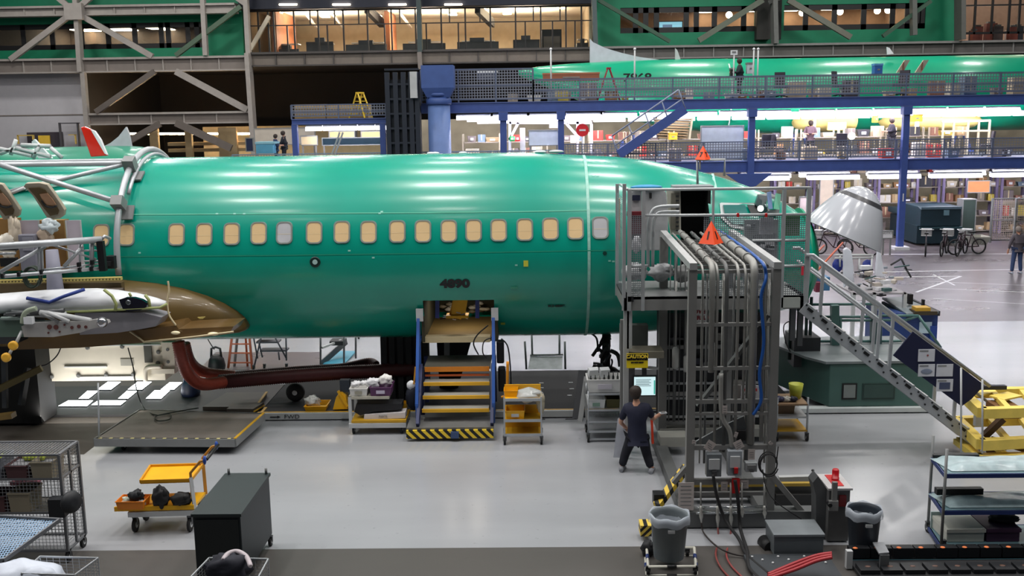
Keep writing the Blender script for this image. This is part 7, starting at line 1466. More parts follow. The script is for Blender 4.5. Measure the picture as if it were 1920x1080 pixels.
MP = grid_mat((140, 145, 150), .035, .32); MPY = grid_mat((140, 145, 150), .035, .32, ('Y', 'Z'))
for q in ((1318, 404, 1467, 556), (1470, 404, 1512, 556)): x0, z0, x1, z1 = ext(*q, Yr+.03); g = B(); g.add([(x0, Yr+.03, z0), (x1, Yr+.03, z0), (x1, Yr+.03, z1), (x0, Yr+.03, z1)], [(0, 1, 2, 3)], MP); g.build('wire_mesh_panel', pf)
x0, z0, x1, z1 = ext(1180, 404, 1206, 556, Yr+.03); g = B(); g.add([(x0, Yr+.03, z0), (x1, Yr+.03, z0), (x1, Yr+.03, z1), (x0, Yr+.03, z1)], [(0, 1, 2, 3)], MP); g.add([(pxl, PY0, zp1), (pxl, PY1-.2, zp1), (pxl, PY1-.2, z1+.3), (pxl, PY0, z1+.3)], [(0, 1, 2, 3)], MPY); g.build('wire_mesh_panel', pf)
b = B(); pbox(b, 1470, 405, 1499, 442, Yr+.06, .02, M((70, 130, 80), .5)); b.build('green_panel', pf); b = B(); pbox(b, 1425, 408, 1450, 440, Yr+.06, .02, M((176, 176, 184), .5)); b.build('grey_sheet', pf)
for px in (1384, 1437): b = B(); pbox(b, px-2, 400, px+2, 407, Yr-.04, .07, RED); b.build('red_clip', pf)
# legs and bracing of platform
for px, y1_ in ((1174, 735), (1180, 655), (1500, 650), (1486, 640)):
    b = B(); x = P(px, 600, PY0+.1).x; b.bb(x-.045, PY0+.05, 0 if px == 1174 else P(px, y1_, PY0).z, x+.045, PY0+.14, zp0, TGL if px < 1300 else STEEL); b.build('leg', pf)
b = B(); pbox(b, 1163, 600, 1172, 840, PY0+.4, .08, TG); pbox(b, 1238, 820, 1290, 838, PY0+.2, .4, M((160, 160, 152), .5)); b.build('support_frame', pf)
b = B(); x0, z0, x1, z1 = ext(1163, 610, 1215, 660, PY0+.8); b.bb(x0, PY0+.8, z0, x1, PY0+1, z1, M((84, 88, 84), .6)); pbox(b, 1173, 660, 1245, 672, PY0+.1, .5, M((112, 108, 96), .6)); pbox(b, 1170, 690, 1190, 830, PY0+.25, .3, M((92, 92, 96), .6)); b.build('back_panel', pf)
# inner clutter on the platform: seat, door leaf, white bags, pipes
DLF = M((176, 178, 178), .45, 0, .05)
tt = thing('open_door_leaf', 'grey inner side of open forward door, on the platform', 'door leaf', P(1215, 460, 19.0)); b = B(); b.prism([P(x, y, 19.0) for x, y in ((1183, 360), (1200, 353), (1240, 352), (1249, 360), (1253, 395), (1253, 470), (1183, 470))], (0, .12, 0), M((168, 170, 172), .5, 0, .12, 6)); b.build('leaf', tt, bevel=.02)
b = B(); pbox(b, 1183, 400, 1204, 440, 18.9, .1, M((96, 58, 66), .7)); b.build('red_padding', tt); b = B(); pbox(b, 1176, 397, 1206, 405, 18.85, .1, M((100, 20, 30), .6)); b.build('red_strap', tt)
b = B(); pbox(b, 1218, 362, 1222, 372, 18.95, .05, BLACK); pbox(b, 1186, 366, 1200, 376, 18.95, .05, NAVY); b.build('latch_parts', tt); b = B(); b.ell(P(1212, 351, 19.0), (.3, .1, .05), M((40, 140, 190), .4), 12); b.build('blue_cover', tt)
tt = thing('white_door_jamb', 'pale riveted door jamb left of the black doorway', 'jamb', P(1262, 470, 19.3)); b = B(); b.prism([P(x, y, 19.35) for x, y in ((1250, 358), (1276, 358), (1277, 440), (1258, 440), (1252, 400))], (0, .1, 0), M((186, 184, 172), .5)); b.build('jamb_plate', tt); b = B(); pbox(b, 1258, 362, 1274, 430, 19.32, .03, M((120, 116, 104), .5))
for k in range(9): b.box(P(1270, 368+k*8, 19.3), (.05, .03, .03), DARK)
b.build('latch_track', tt)
b = B(); x0, z0, x1, z1 = ext(1262, 348, 1338, 357, 19.25); b.bb(x0, 19.2, z0, x1, 19.6, z1, M((120, 126, 130), .4)); tag(b.build('door_hood', bevel=.02), 'rounded grey hood above black doorway of the aeroplane', 'hood')
bag('white_wrap', 'white wrapped cushion hanging inside the left platform mesh', P(1193, 458, 18.6), (.08, .06, .16), M((200, 200, 205), .5), 61, .1); bag('grey_wrap', 'grey wrapped bundle on platform floor, left', P(1190, 510, 18.3), (.22, .15, .16), M((180, 182, 184), .5, 0, .1, 9, bump=.5), 62, .25)
for i, (px, py, l) in enumerate([(1240, 510, 'grey bundle at centre of the platform floor'), (1285, 512, 'grey bundle behind the pipes on platform floor'), (1395, 505, 'pale bundle behind the right mesh of platform'), (1440, 512, 'dark bundle behind the right mesh near post')]): bag('platform_bundle', l, P(px, py, 18.4), (.22, .14, .15), M([(168, 170, 172), (170, 172, 170), (178, 180, 188), (120, 120, 126)][i], .5, 0, .15, 8, bump=.5), 70+i, .3)
tt = thing('platform_tool_rack', 'grey tool rack behind the mesh of platform, right', 'rack', P(1440, 550, 18.6)); b = B(); pbox(b, 1395, 412, 1458, 550, 18.9, .1, M((112, 118, 122), .5)); b.build('back_board', tt); b = B()
for k in range(16): p = P(random.uniform(1398, 1456), random.uniform(420, 545), 18.85); b.box(p, (random.uniform(.05, .2), .06, random.uniform(.03, .14)), M(random.choice([(70, 74, 80), (160, 164, 168), (90, 96, 100), (190, 190, 195)]), .5), ry=random.uniform(-.5, .5))
b.build('hung_tools', tt)
b = B(); pbox(b, 1160, 372, 1163, 450, 19.2, .06, M((180, 110, 50), .5)); tag(b.build('orange_edge_strip'), 'thin orange strip at the left edge of platform', 'strip')
b = B(); pbox(b, 1503, 500, 1507, 516, PY0-.06, .03, M((220, 50, 70), .5)); tag(b.build('pink_flag'), 'pink ribbon on the right post of the platform', 'ribbon')
# orange markers
def marker(px, py, wpx, hpx, Y, label, ch, rzz=.5):
    p = P(px, py, Y); w = (P(px+wpx/2, py, Y)-P(px-wpx/2, py, Y)).length/2; h = P(px, py-hpx, Y).z-p.z; OM = M((255, 84, 30), .5, 0, .03)
    tt = thing('orange_pyramid_marker', label, 'marker', p); c4 = [p+V((math.cos(rzz+k*math.pi/2)*w*1.0, math.sin(rzz+k*math.pi/2)*w*1.0, 0)) for k in range(4)]; top = p+V((0, 0, h))
    b = B(); b.add(c4+[top], [(0, 1, 4), (1, 2, 4), (2, 3, 4), (3, 0, 4), (3, 2, 1, 0)], OM); b.build('pyramid', tt)
    for (i, j), s in zip(((2, 3), (3, 0)), ch):
        a, c = c4[i], c4[j]; m = (a+c)/2; d = (c-a).normalized(); upv = (top-m).normalized(); nn = d.cross(upv); nn = nn if nn.y < 0 else -nn
        Rm = Matrix((d, upv, nn)).transposed() if d.cross(upv).dot(nn) > 0 else Matrix((-d, upv, nn)).transposed()
        text(s, h*.5, m+upv*h*.38+nn*.004, BLACK, 'numeral', tt, rot=tuple(Rm.to_euler()), bold=.006, font_w=.8)
    return tt
marker(1333, 456, 48, 42, 15.4, 'orange pyramid marker with black numerals on top of the tower', '11', .1)
marker(1318, 299, 31, 26, 19.8, 'small orange pyramid marker above the fuselage behind tower', '77', .1)
tt = thing('marker_stand', 'square grey tube stand under the small orange marker', 'stand', P(1330, 345, 19.8)); b = B(); b.tube([P(1308, 345, 19.8), P(1307, 300, 19.8), P(1359, 299, 19.8), P(1358, 330, 19.8)], .025, LG, 8); b.tube([P(1312, 318, 19.8), P(1312, 300, 19.8)], .02, LG, 8); b.build('tube_frame', tt)
# ---- person at the monitor (back view, reaching right)
Yp = 16.95
J = dict(head=P(1192, 736, Yp+.03), neck=P(1193, 751, Yp), chest=P(1194, 772, Yp), pelvis=P(1195, 814, Yp), shL=P(1174, 764, Yp), shR=P(1215, 764, Yp), elL=P(1163, 792, Yp+.1), wrL=P(1172, 800, Yp+.32), elR=P(1224, 786, Yp+.15), wrR=P(1235, 778, Yp+.36),
         hipL=P(1184, 822, Yp), hipR=P(1206, 822, Yp), knL=P(1172, 857, Yp+.02), knR=P(1213, 858, Yp+.02), anL=P(1166, 884, Yp+.0), anR=P(1221, 888, Yp-.1))
fz = min(J['anL'].z, J['anR'].z); off = .085-fz
for k in J: J[k].z += off*(1 if k.startswith('an') else (.5 if k.startswith('kn') else 0))
J['anL'].z = max(J['anL'].z, .085); J['anR'].z = .085
person('person', 'person in navy shirt and dark trousers using the monitor, back turned', J, (20, 24, 48), (12, 14, 28), hair=(38, 26, 20), Hs=1.85, hs=.95, facing=V((.25, 1, 0)).normalized(), sleeve=.42, hairlen=.45, shoe=(130, 132, 138))
tt = thing('handheld_device', 'white handheld card in the right hand of the person', 'card', P(1244, 775, Yp+.42)); b = B(); b.box(P(1243, 774, Yp+.42), (.13, .07, .02), WHITE, rz=.3); b.build('card', tt); b = B(); b.box(P(1243, 773, Yp+.42)+V((0, 0, .006)), (.08, .05, .006), GREY, rz=.3); b.build('display', tt)
b = B(); b.loft([[P(x, y, 17.3+dy) for x, y in ((1158, 785), (1172, 775), (1172, 858), (1150, 858))] for dy in (0, .03)], M((196, 200, 210), .6), smooth=False); tag(b.build('leaning_white_sheet'), 'tall pale sheet leaning to the left of person', 'sheet')
b = B(); b.bar(P(1222, 786, 17.35), P(1224, 832, 17.3), .04, .03, M((230, 70, 40), .5)); tag(b.build('orange_strap'), 'bright orange strap hanging right of the person', 'strap')
# monitor
x0, z0, x1, z1 = ext(1189, 707, 1229, 741, 17.6); tt = thing('computer_monitor', 'wall-mounted monitor with lit document before the person', 'monitor', ((x0+x1)/2, 17.6, z0)); b = B(); b.bb(x0-.02, 17.61, z0-.02, x1+.02, 17.67, z1+.02, BLACK); b.build('casing', tt); b = B(); b.bb(x0, 17.6, z0, x1, 17.612, z1, M((200, 228, 232), emis=.9)); s_ = b.build('display', tt)
b = B(); b.bb(x1-.03, 17.595, z0+.02, x1-.005, 17.6, z1-.06, M((70, 180, 160), emis=.6)); b.build('side_bar', s_); b = B()
for k in range(5): b.bb(x0+.03, 17.594, z1-.05-.028*k, x1-.08-.03*(k % 2), 17.6, z1-.043-.028*k, M((60, 80, 90), .5))
b.build('text_lines', s_); b = B(); b.bar(((x0+x1)/2, 17.68, z1), ((x0+x1)/2, 17.72, z1+.16), .08, .05, DARK); b.bar(((x0+x1)/2-.15, 17.75, z1+.16), ((x0+x1)/2+.25, 17.75, z1+.12), .05, .04, LG); b.build('bracket', tt)
# ---- right cart
x0, x1 = P(1457, 780, 18.5).x, P(1514, 780, 18.5).x; tt = thing('yellow_shelf_cart', 'cart with yellow bottom shelf right of the tower', 'cart', ((x0+x1)/2, 18.8, 0)); zz = [P(1480, y, 18.5).z for y in (757, 781, 806)]
for xx in (x0, x1):
    for yy in (18.5, 19.2): b = B(); b.tube([(xx, yy, .12), (xx, yy, zz[0]+.12)], .02, ALU, 8); b.build('post', tt)
for k, z in enumerate(zz): b = B(); b.bb(x0, 18.48, z-.03, x1, 19.2, z, (M((150, 120, 90), .6), LG, YELD)[k]); b.build('shelf', tt)
casters(tt, [(x0, 18.5), (x1, 18.5), (x1, 19.2), (x0, 19.2)], .07)
tub('brown_carton', 'brown carton on middle shelf of the right cart', P(1475, 772, 18.6).x, 18.85, zz[1], .34, .4, .2, M((120, 98, 74), .7), 'box'); tt = thing('yellow_green_bucket', 'yellow-green bucket on the cart right of tower', 'bucket', P(1492, 740, 18.9)); b = B(); c = V((P(1492, 735, 18.9).x, 18.9, zz[0])); b.lathe(c, [(.1, 0), (.14, .28), (.13, .28), (.09, .03)], M((190, 196, 70), .5), 20); b.build('pail', tt)
for i, (px, py, c, l) in enumerate([(1464, 749, (80, 80, 110), 'blue-grey items at left on the right cart top'), (1476, 745, (214, 210, 200), 'white cup-like item on right cart top'), (1488, 750, (40, 40, 60), 'dark items in front of the bucket')]): bag('cart_item', l, V((P(px, py, 18.6).x, 18.65, zz[0]+.05)), (.08, .07, .05), M(c, .6), 80+i, .3, 'item')
# ---- aluminium stairs on the right
SA, SB = P(1505, 572, 17.4), P(1860, 868, 17.4); SA.z = P(1505, 572, 17.4).z
tt = thing('aluminium_stairs', 'long aluminium stairway descending right from the platform', 'stairs', P(1840, 850, Z=0)); Y0s, Y1s = 17.45, 18.35; d_ = V((P(1850, 860, 17.4)-P(1505, 572, 17.4)))
a0 = P(1505, 576, Y0s); a1 = P(1842, 838, Y0s)
for yy in (Y0s, Y1s): b = B(); o_ = V((0, yy-Y0s, 0)); b.bar(a0+o_, a1+o_, .04, .2, ALU, up=(0, 0, 1)); b.build('stringer', tt)
b = B(); N_ = 13
for k in range(N_): c = a0.lerp(a1, (k+.5)/N_); b.bb(c.x-.14, Y0s+.02, c.z+.02, c.x+.14, Y1s-.02, c.z+.05, M((170, 172, 172), .4, .5))
b.build('treads', tt); b = B()
for k in range(N_): c = a0.lerp(a1, (k+.5)/N_); b.box(c+V((0, -.03, .05)), (.11, .02, .05), BLACK, ry=.66)
for k in range(2*N_): c = a0.lerp(a1, (k+.5)/(2*N_)); b.lathe(c+V((0, -.02, -.04 if k % 2 else .09)), [(.018, 0), (.018, .012)], DARK, 8, (0, -1, 0))
b.build('tread_end_bolts', tt)
def off_pt(px, py, yy): return P(px, py, yy)
for yy, dx, dy, nm in ((Y0s, 0, 0, 'near_handrail'), (Y1s, 0, 0, 'far_handrail')):
    b = B(); o_ = V((0, yy-Y0s, 0)); h0 = P(1524, 478, Y0s)+o_; h1 = P(1856, 724, Y0s)+o_; b.tube([h0+V((-.12, 0, -.0)), h0, h1], .032, ALU, 8); m0 = P(1520, 502, Y0s)+o_; m1 = P(1850, 752, Y0s)+o_; b.tube([m0, m1], .025, ALU, 8)
    for f in (.06, .38, .45, .82): c = h0.lerp(h1, f); q = a0.lerp(a1, f)+o_; b.bar(V((c.x, c.y, c.z)), V((c.x-.03, c.y, q.z+.02)), .05, .05, ALU)
    b.build(nm, tt)
# navy board with papers
tt = thing('navy_info_board', 'navy fabric board with four papers on the stair rail', 'board', P(1770, 760, 17.3)); b = B(); b.prism([P(x, y, 17.3) for x, y in ((1675, 667), (1712, 622), (1846, 722), (1822, 748), (1803, 762))], (0, .03, 0), M((16, 22, 58), .8, 0, .05)); b.build('panel', tt)
for i, (x, y, c) in enumerate(((1722, 655, 0), (1722, 683, 1), (1756, 683, 0), (1756, 711, 2))):
    x0, z0, x1, z1 = ext(x, y, x+31, y+23, 17.28); b = B(); b.bb(x0, 17.285, z0, x1, 17.295, z1, M((206, 208, 216), .6)); s_ = b.build('paper_sheet', tt); b = B(); b.bb(x0+.02, 17.28, z1-.04, x0+.17, 17.285, z1-.02, GREY)
    if c == 1: b.ell(((x0+x1)/2, 17.28, (z0+z1)/2-.02), (.1, .004, .05), M((130, 140, 160), .6), 10)
    if c == 2: b.bb(x0+.05, 17.28, z0+.04, x1-.05, 17.285, z1-.06, M((70, 80, 110), .6))
    if i == 0: b.lathe(((x0+x1)/2+.02, 17.284, (z0+z1)/2), [(.018, 0), (.018, .004)], M((150, 80, 80), .6), 10, (0, -1, 0))
    b.build('printed_picture', s_)
# ---- green machine base
GM = M((66, 98, 92), .45, 0, .08, 1.5); GMT = M((112, 120, 122), .4)
tt = thing('green_machine_base', 'large grey-green machine base beneath the aluminium stairs', 'machine', (P(1640, 770, 20.3).x, 21, 0)); Yg = 20.3
x0, z0, x1, z1 = ext(1555, 681, 1756, 766, Yg); xl2 = P(1530, 700, Yg+.3).x
b = B(); b.prism([(x0, Yg, .12), (x1, Yg, .12), (x1, Yg+2.2, .12), (xl2-.6, Yg+2.2, .12), (xl2, Yg+.5, .12)], (0, 0, z1-.12), GM); b.build('body', tt, bevel=.02)
b = B(); b.prism([(x0-.1, Yg-.03, z1), (x1+.05, Yg-.03, z1), (x1+.05, Yg+2.3, z1), (xl2-.8, Yg+2.3, z1), (xl2-.2, Yg+.45, z1)], (0, 0, .05), GMT); b.build('top_deck', tt)
b = B(); b.bb(P(1495, 770, Yg-.1).x, Yg-.12, .03, x1+.05, Yg+.1, .12, M((190, 196, 196), .5)); b.build('white_plinth', tt)
for q, nm in (((1579, 719, 1607, 749), 'square_panel'), ((1617, 719, 1678, 749), 'recess_panel')):
    b = B(); pbox(b, *q, Yg-.02, .03, BLACK if nm == 'square_panel' else M((40, 62, 58), .5)); o = b.build(nm, tt); b = B(); pbox(b, q[0]+3, q[1]+3, q[2]-3, q[3]-3, Yg-.03, .03, M((120, 128, 126), .5) if nm == 'square_panel' else M((50, 74, 70), .5)); b.build('cover', o)
b = B(); pbox(b, 1668, 711, 1680, 717, Yg-.03, .03, WHITE); b.build('number_plate', tt); b = B(); pbox(b, 1672, 712, 1677, 716, Yg-.035, .01, DARK); b.build('plate_mark', tt)
b = B(); x0_, z0_, x1_, z1_ = ext(1482, 628, 1500, 682, Yg+1.2); b.bb(x0_, Yg+.9, z0_, x1_+.35, Yg+1.7, z1_, M((34, 36, 40), .5)); b.build('black_motor_box', tt); b = B(); b.tube(smoothpath([P(1487, 600, 20.5), P(1470, 610, 20.5), P(1473, 640, 20.5), P(1482, 660, 20.5)], 5), .012, BLACK, 6); b.build('cable_loop', tt)
b = B()
for px in (1508, 1517, 1525, 1487): x = P(px, 600, Yg+1).x; b.cyl((x, Yg+1.2, z1-.2), (x, Yg+1.2, P(px, 560, Yg+1).z), .035, M((50, 70, 68), .5), 8)
b.build('upright_columns', tt)
TE = M((80, 118, 114), .45)
b = B()
for p, q in (((1530, 594), (1650, 594)), ((1530, 601), (1700, 600)), ((1530, 640), (1640, 640)), ((1700, 600), (1722, 592)), ((1650, 592), (1722, 592)), ((1722, 592), (1764, 652)), ((1615, 640), (1615, 592)), ((1576, 640), (1576, 594)), ((1650, 640), (1740, 638)), ((1500, 571), (1640, 570))): b.tube([P(*p, Yg+1.6), P(*q, Yg+1.6)], .03, TE, 8)
b.bar(P(1565, 660, Yg+1.5), P(1565, 572, Yg+1.5), .16, .16, TE); b.bar(P(1642, 645, Yg+1.6), P(1642, 596, Yg+1.6), .2, .2, M((60, 84, 86), .5)); b.build('teal_guard_rails', tt)
# blue fixture table
Yq = 24.6; tt = thing('blue_fixture_table', 'blue cabinet table with black and yellow fixtures behind the stairs', 'table', P(1730, 650, Yq)*1); LOC[tt.name].z = 0; tt.location.z = 0
x0, z0, x1, z1 = ext(1655, 588, 1757, 655, Yq); b = B(); b.bb(x0, Yq, .1, x1, Yq+1.3, z1, M((30, 56, 112), .5)); b.build('cabinet_body', tt); b = B(); b.prism([P(1654, 561, Yq+1.4), P(1700, 560, Yq+1.8), P(1760, 588, Yq-.05), P(1700, 592, Yq-.05)], (0, 0, .05), M((110, 120, 124), .45)); b.build('table_top', tt)
b = B(); b.bar(P(1655, 570, Yq+1.2), P(1706, 596, Yq-.1), .06, .14, M((24, 40, 50), .5)); b.bar(P(1700, 560, Yq+1.6), P(1760, 588, Yq), .08, .12, DARK); pbox(b, 1705, 552, 1712, 571, Yq+.5, .15, BLACK); pbox(b, 1730, 562, 1734, 580, Yq+.3, .1, BLACK); b.build('black_fixtures', tt); b = B(); pbox(b, 1718, 577, 1745, 584, Yq-.1, .3, M((190, 150, 50), .5)); pbox(b, 1716, 584, 1758, 591, Yq-.15, .4, M((60, 50, 30), .5)); b.build('yellow_block', tt); b = B(); pbox(b, 1724, 604, 1747, 625, Yq-.03, .04, M((170, 190, 200), .5)); pbox(b, 1745, 612, 1757, 640, Yq-.08, .1, M((30, 60, 130), .5)); b.build('side_panel', tt)
# white blades & test bench clutter
for i, (pts, l) in enumerate([([(1583, 540), (1582, 468), (1588, 464), (1597, 470), (1601, 500), (1603, 560), (1597, 560), (1596, 530)], 'white upright blade cover left, under the radome'), ([(1641, 520), (1646, 470), (1650, 464), (1655, 490), (1661, 520)], 'white upright blade cover right, under the radome')]):
    b = B(); b.prism([P(x, y, 25.5) for x, y in pts], (0, .12, 0), M((205, 208, 218), .45)); o = tag(b.build('blade_cover', bevel=.03), l, 'blade cover')
tt = thing('assembly_bench', 'cluttered pale assembly bench beyond the stairs at right', 'bench', P(1640, 610, 25.5)*1); LOC[tt.name].z = 0; tt.location.z = 0
b = B(); b.bb(P(1600, 540, 25).x, 25, P(1600, 550, 25).z-.04, P(1700, 540, 25).x, 26.4, P(1600, 550, 25).z, M((150, 146, 150), .5)); b.build('bench_top', tt)
for px in (1602, 1640, 1698): b = B(); x = P(px, 550, 25).x; b.bb(x-.04, 25, 0, x+.04, 25.1, P(1600, 550, 25).z, LG); b.build('leg', tt)
b = B()
for k in range(46):
    px = random.uniform(1590, 1700); py = random.uniform(500, 552); p = P(px, py, 25+random.random()); s = random.uniform(.03, .16); c = random.choice([(210, 210, 215), (90, 90, 96), (40, 40, 46), (190, 180, 170), (140, 150, 160), (60, 90, 90)])
    if k % 3 == 0: b.tube([p, p+V((random.uniform(-.5, .5), .1, random.uniform(-.1, .1)))], .018, M(c, .4), 6)
    else: b.box(p, (s*1.6, s, s*.6), M(c, .5), rz=random.random())
b.build('fixtures', tt, None)
b = B()
for p, q in (((1565, 478), (1638, 478)), ((1565, 484), (1638, 483)), ((1575, 478), (1575, 500)), ((1611, 483), (1611, 515)), ((1635, 478), (1632, 560)), ((1700, 506), (1690, 485)), ((1690, 485), (1670, 497)), ((1708, 520), (1700, 506))): b.tube([P(*p, 25.8), P(*q, 25.8)], .025, LG if p[0] < 1650 else DARK, 6)
b.build('bench_frame', tt)
for i, (px, py) in enumerate(((1570, 498), (1626, 500))): bag('blue_sack', ['blue sack left of the left blade cover', 'blue sack left of the right blade cover'][i], P(px, py, 25.9), (.13, .1, .18), M((24, 44, 130), .6), 90+i, .2)
for i, (a, c) in enumerate((((1525, 480), (1545, 460)), ((1530, 510), (1580, 455)))): b = B(); b.tube([P(*a, 24), P(*c, 26)], .025, M((190, 90, 60), .5), 6); tag(b.build('orange_rod'), ['short thin orange rod beside the nose rim', 'longer thin orange rod beside the nose rim'][i], 'rod')
b = B(); pbox(b, 1530, 520, 1556, 545, 24.5, .5, M((60, 110, 150), .5)); pbox(b, 1530, 530, 1540, 548, 24.3, .2, M((110, 40, 60), .5)); tag(b.build('blue_parts_box'), 'blue and maroon parts box right of the nose', 'box')
# ---- radome, hinged up
rd = thing('nose_radome', 'white nose radome hinged up, showing a dark band near its tip', 'radome', P(1585, 470, AY)); oc = P(1580, 443, AY-.35); ax = (P(1625, 352, AY-.35)-oc); ax.y = 0; L = ax.length; axn = ax.normalized(); R0 = .835
RP = [(0, 1), (.15, .935), (.3, .855), (.45, .765), (.6, .665), (.7, .59), (.78, .515), (.85, .43), (.91, .335), (.96, .22), (.99, .1), (1, .004)]
def rr_(f):
    for (a, c), (e, g) in zip(RP, RP[1:]):
        if a <= f <= e: return R0*(c+(g-c)*(f-a)/(e-a))
prof_ = [(R0*c, L*a) for a, c in RP]
RW = M((178, 181, 188), .2, 0, .02, coat=.6); b = B(); b.lathe(oc, prof_, RW, 48, axn, caps=False); b.build('shell', rd)
b = B(); b.lathe(oc+axn*.01, [(r*.96, z*.96) for r, z in prof_[:-1]], M((70, 66, 62), .7), 40, axn, caps=False); b.build('inner_lining', rd)
bp = [(rr_(.715+.01*k)*1.004+.003, L*(.715+.01*k)) for k in range(9)]; b = B(); b.lathe(oc, bp, M((58, 58, 62), .35), 48, axn, caps=False); b.build('dark_band', rd)
side = V((axn.z, 0, -axn.x))
for k in range(8):
    a = 2*math.pi*k/8+.2; pts = []
    for j in range(7):
        f_ = .81+.026*j; pts.append((L*f_, rr_(f_)+.004))
    b = B()
    for z, r in pts[::1]:
        c = oc+axn*z+(side*math.cos(a)+V((0, 1, 0))*math.sin(a))*r; b.ell(c, (.008, .008, .008), WHITE, 6)
    b.build('lightning_strip', rd)
b = B(); b.bar(P(1516, 408, AY-.4), P(1521, 426, AY-.4), .08, .06, DARK); b.bar(P(1522, 425, AY-.5), P(1530, 470, AY-.4), .05, .06, DARK); b.build('hinge_arm', rd)
# ---- yellow lift frames, right edge
YF = M((236, 208, 96), .5, 0, .1, 4); YB = M((110, 74, 40), .6)
tt = thing('yellow_lift_frame', 'stack of yellow lift frames at the right edge', 'lift', P(1860, 855, Z=0)); Yw = 16.9
for nm, q, th_ in (('upper_frame', ((1802, 728), (1842, 765), (2010, 760), (1990, 726)), .17), ('middle_frame', ((1796, 782), (1840, 824), (2010, 815), (1990, 775)), .18), ('bottom_frame', ((1796, 822), (1836, 852), (2010, 848), (1990, 822)), .1)):
    z = P(q[1][0], q[1][1], Yw).z; pts = [P(a, c, Z=z) for a, c in q]; b = B()
    for k in range(4): b.bar(pts[k]-V((0, 0, th_/2)), pts[(k+1) % 4]-V((0, 0, th_/2)), .16, th_, YF)
    for f in (.3, .6): b.bar(pts[0].lerp(pts[3], f)-V((0, 0, .05)), pts[1].lerp(pts[2], f)-V((0, 0, .05)), .1, .08, YF)
    if nm == 'upper_frame':
        for f in (.18, .42): p_ = pts[0].lerp(pts[2], f); b.box(p_-V((0, 0, .02)), (.5, .3, .03), YF, rz=.5)
    b.build(nm, tt)
b = B(); pbox(b, 1872, 765, 1916, 785, Yw+.3, .5, YB); pbox(b, 1830, 765, 1842, 800, Yw+.3, .1, LG); b.bar(P(1880, 785, Yw+.3), P(1845, 818, Yw+.3), .12, .1, M((70, 50, 36), .6)); b.bar(P(1860, 824, Yw+.3), P(1930, 845, Yw+.3), .1, .1, YB); b.bar(P(1940, 824, Yw+.3), P(1850, 848, Yw+.6), .08, .08, YB); b.build('scissor_linkage', tt)
for px in (1802, 1842): b = B(); b.tube([P(px, 850, Yw-.05), P(px, 690 if px == 1802 else 712, Yw-.05)], .018, LG, 6); b.build('thin_pole', tt)
b = B(); pbox(b, 1815, 724, 1888, 731, Yw+.9, .1, M((30, 34, 50), .6)); b.build('dark_bar', tt)
# ---- blue shelf rack lower right
RF = 13.55; tt = thing('blue_shelf_rack', 'silver and blue shelf rack holding wrapped parts, lower right corner', 'rack', P(1790, 1015, Z=0)); BS = M((28, 50, 110), .5)
fx = P(1769, 950, RF).x; zA = [P(1850, y, RF).z for y in (888, 957, 1022)]; Rb = P(1850, 856, Z=zA[0]).y; bx_ = P(1745, 900, Rb).x; fx2 = fx+2.4
lx_ = (fx+bx_)/2; 
for px_x, yy, tp in ((fx, RF, 842), (bx_, Rb, 816)): b = B(); b.tube([(px_x, yy, .12), (px_x, yy, P(1769, tp, yy).z)], .022, ALUD, 8); b.build('post', tt)
for k, z in enumerate(zA):
    b = B(); b.prism([(fx, RF, z), (fx2, RF, z), (fx2, Rb, z), (bx_, Rb, z)], (0, 0, -.02), M((96, 124, 132), .45)); b.bar((fx, RF, z-.03), (fx2, RF, z-.03), .03, .06, BS); b.bar((fx, RF, z-.03), (bx_, Rb, z-.03), .03, .06, BS); b.bar((bx_, Rb, z-.03), (fx2, Rb, z-.03), .03, .06, BS); b.build('shelf', tt)
casters(tt, [(bx_, Rb), (fx+.05, RF+.05)], .07)
b = B(); pbox(b, 1750, 853, 1836, 859, Rb-.05, .1, BLACK); pbox(b, 1757, 917, 1844, 928, Rb-.35, .1, BLACK); b.build('black_rear_bars', tt)
def sheetpile(z, y0, label, name, seed):
    b = B(); random.seed(seed); x0_, x1_ = fx+.12, fx2-.2; nx, ny = 30, 8; vs = []
    for j in range(ny+1):
        for i in range(nx+1): x = x0_+(x1_-x0_)*i/nx-.1*j/ny; y = RF+.08+(Rb-RF-.16)*j/ny; e = min(i, nx-i, j*2, (ny-j)*2, 3)/3; vs.append((x, y, z+.01+e*(.07+.05*noise.noise(V((x*3, y*4, seed))))))
    b.add(vs, [(j*(nx+1)+i, j*(nx+1)+i+1, (j+1)*(nx+1)+i+1, (j+1)*(nx+1)+i) for j in range(ny) for i in range(nx)], M((156, 176, 180), .25, 0, .2, 5, bump=.5), True); return tag(b.build(name), label, 'sheets')
sheetpile(zA[0], 0, 'clear wrapped sheets on top shelf of blue rack', 'wrapped_sheets', 3); sheetpile(zA[1], 0, 'clear wrapped sheets on middle shelf of blue rack', 'wrapped_sheets', 8)
for q, c, nm, l in (((1775, 986, 1846, 1018), (196, 196, 186), 'pale_carton', 'pale flat carton on the bottom shelf of blue rack'), ((1850, 990, 1912, 1026), (70, 44, 70), 'maroon_tote', 'dark maroon tote on the bottom shelf of blue rack')):
    x0, z0, x1, z1 = ext(*q, RF+.1); t3 = thing(nm, l, 'box', ((x0+x1)/2, RF+.3, zA[2])); b = B(); b.bb(x0, RF+.1, zA[2]+.001, x1, RF+.65, zA[2]+.19, M(c, .6)); b.build('carton', t3, bevel=.01); b = B(); b.bb(x0-.01, RF+.08, zA[2]+.15, x1+.01, RF+.67, zA[2]+.2, M(tuple(int(v*1.08) for v in c), .6)); b.build('lid', t3)
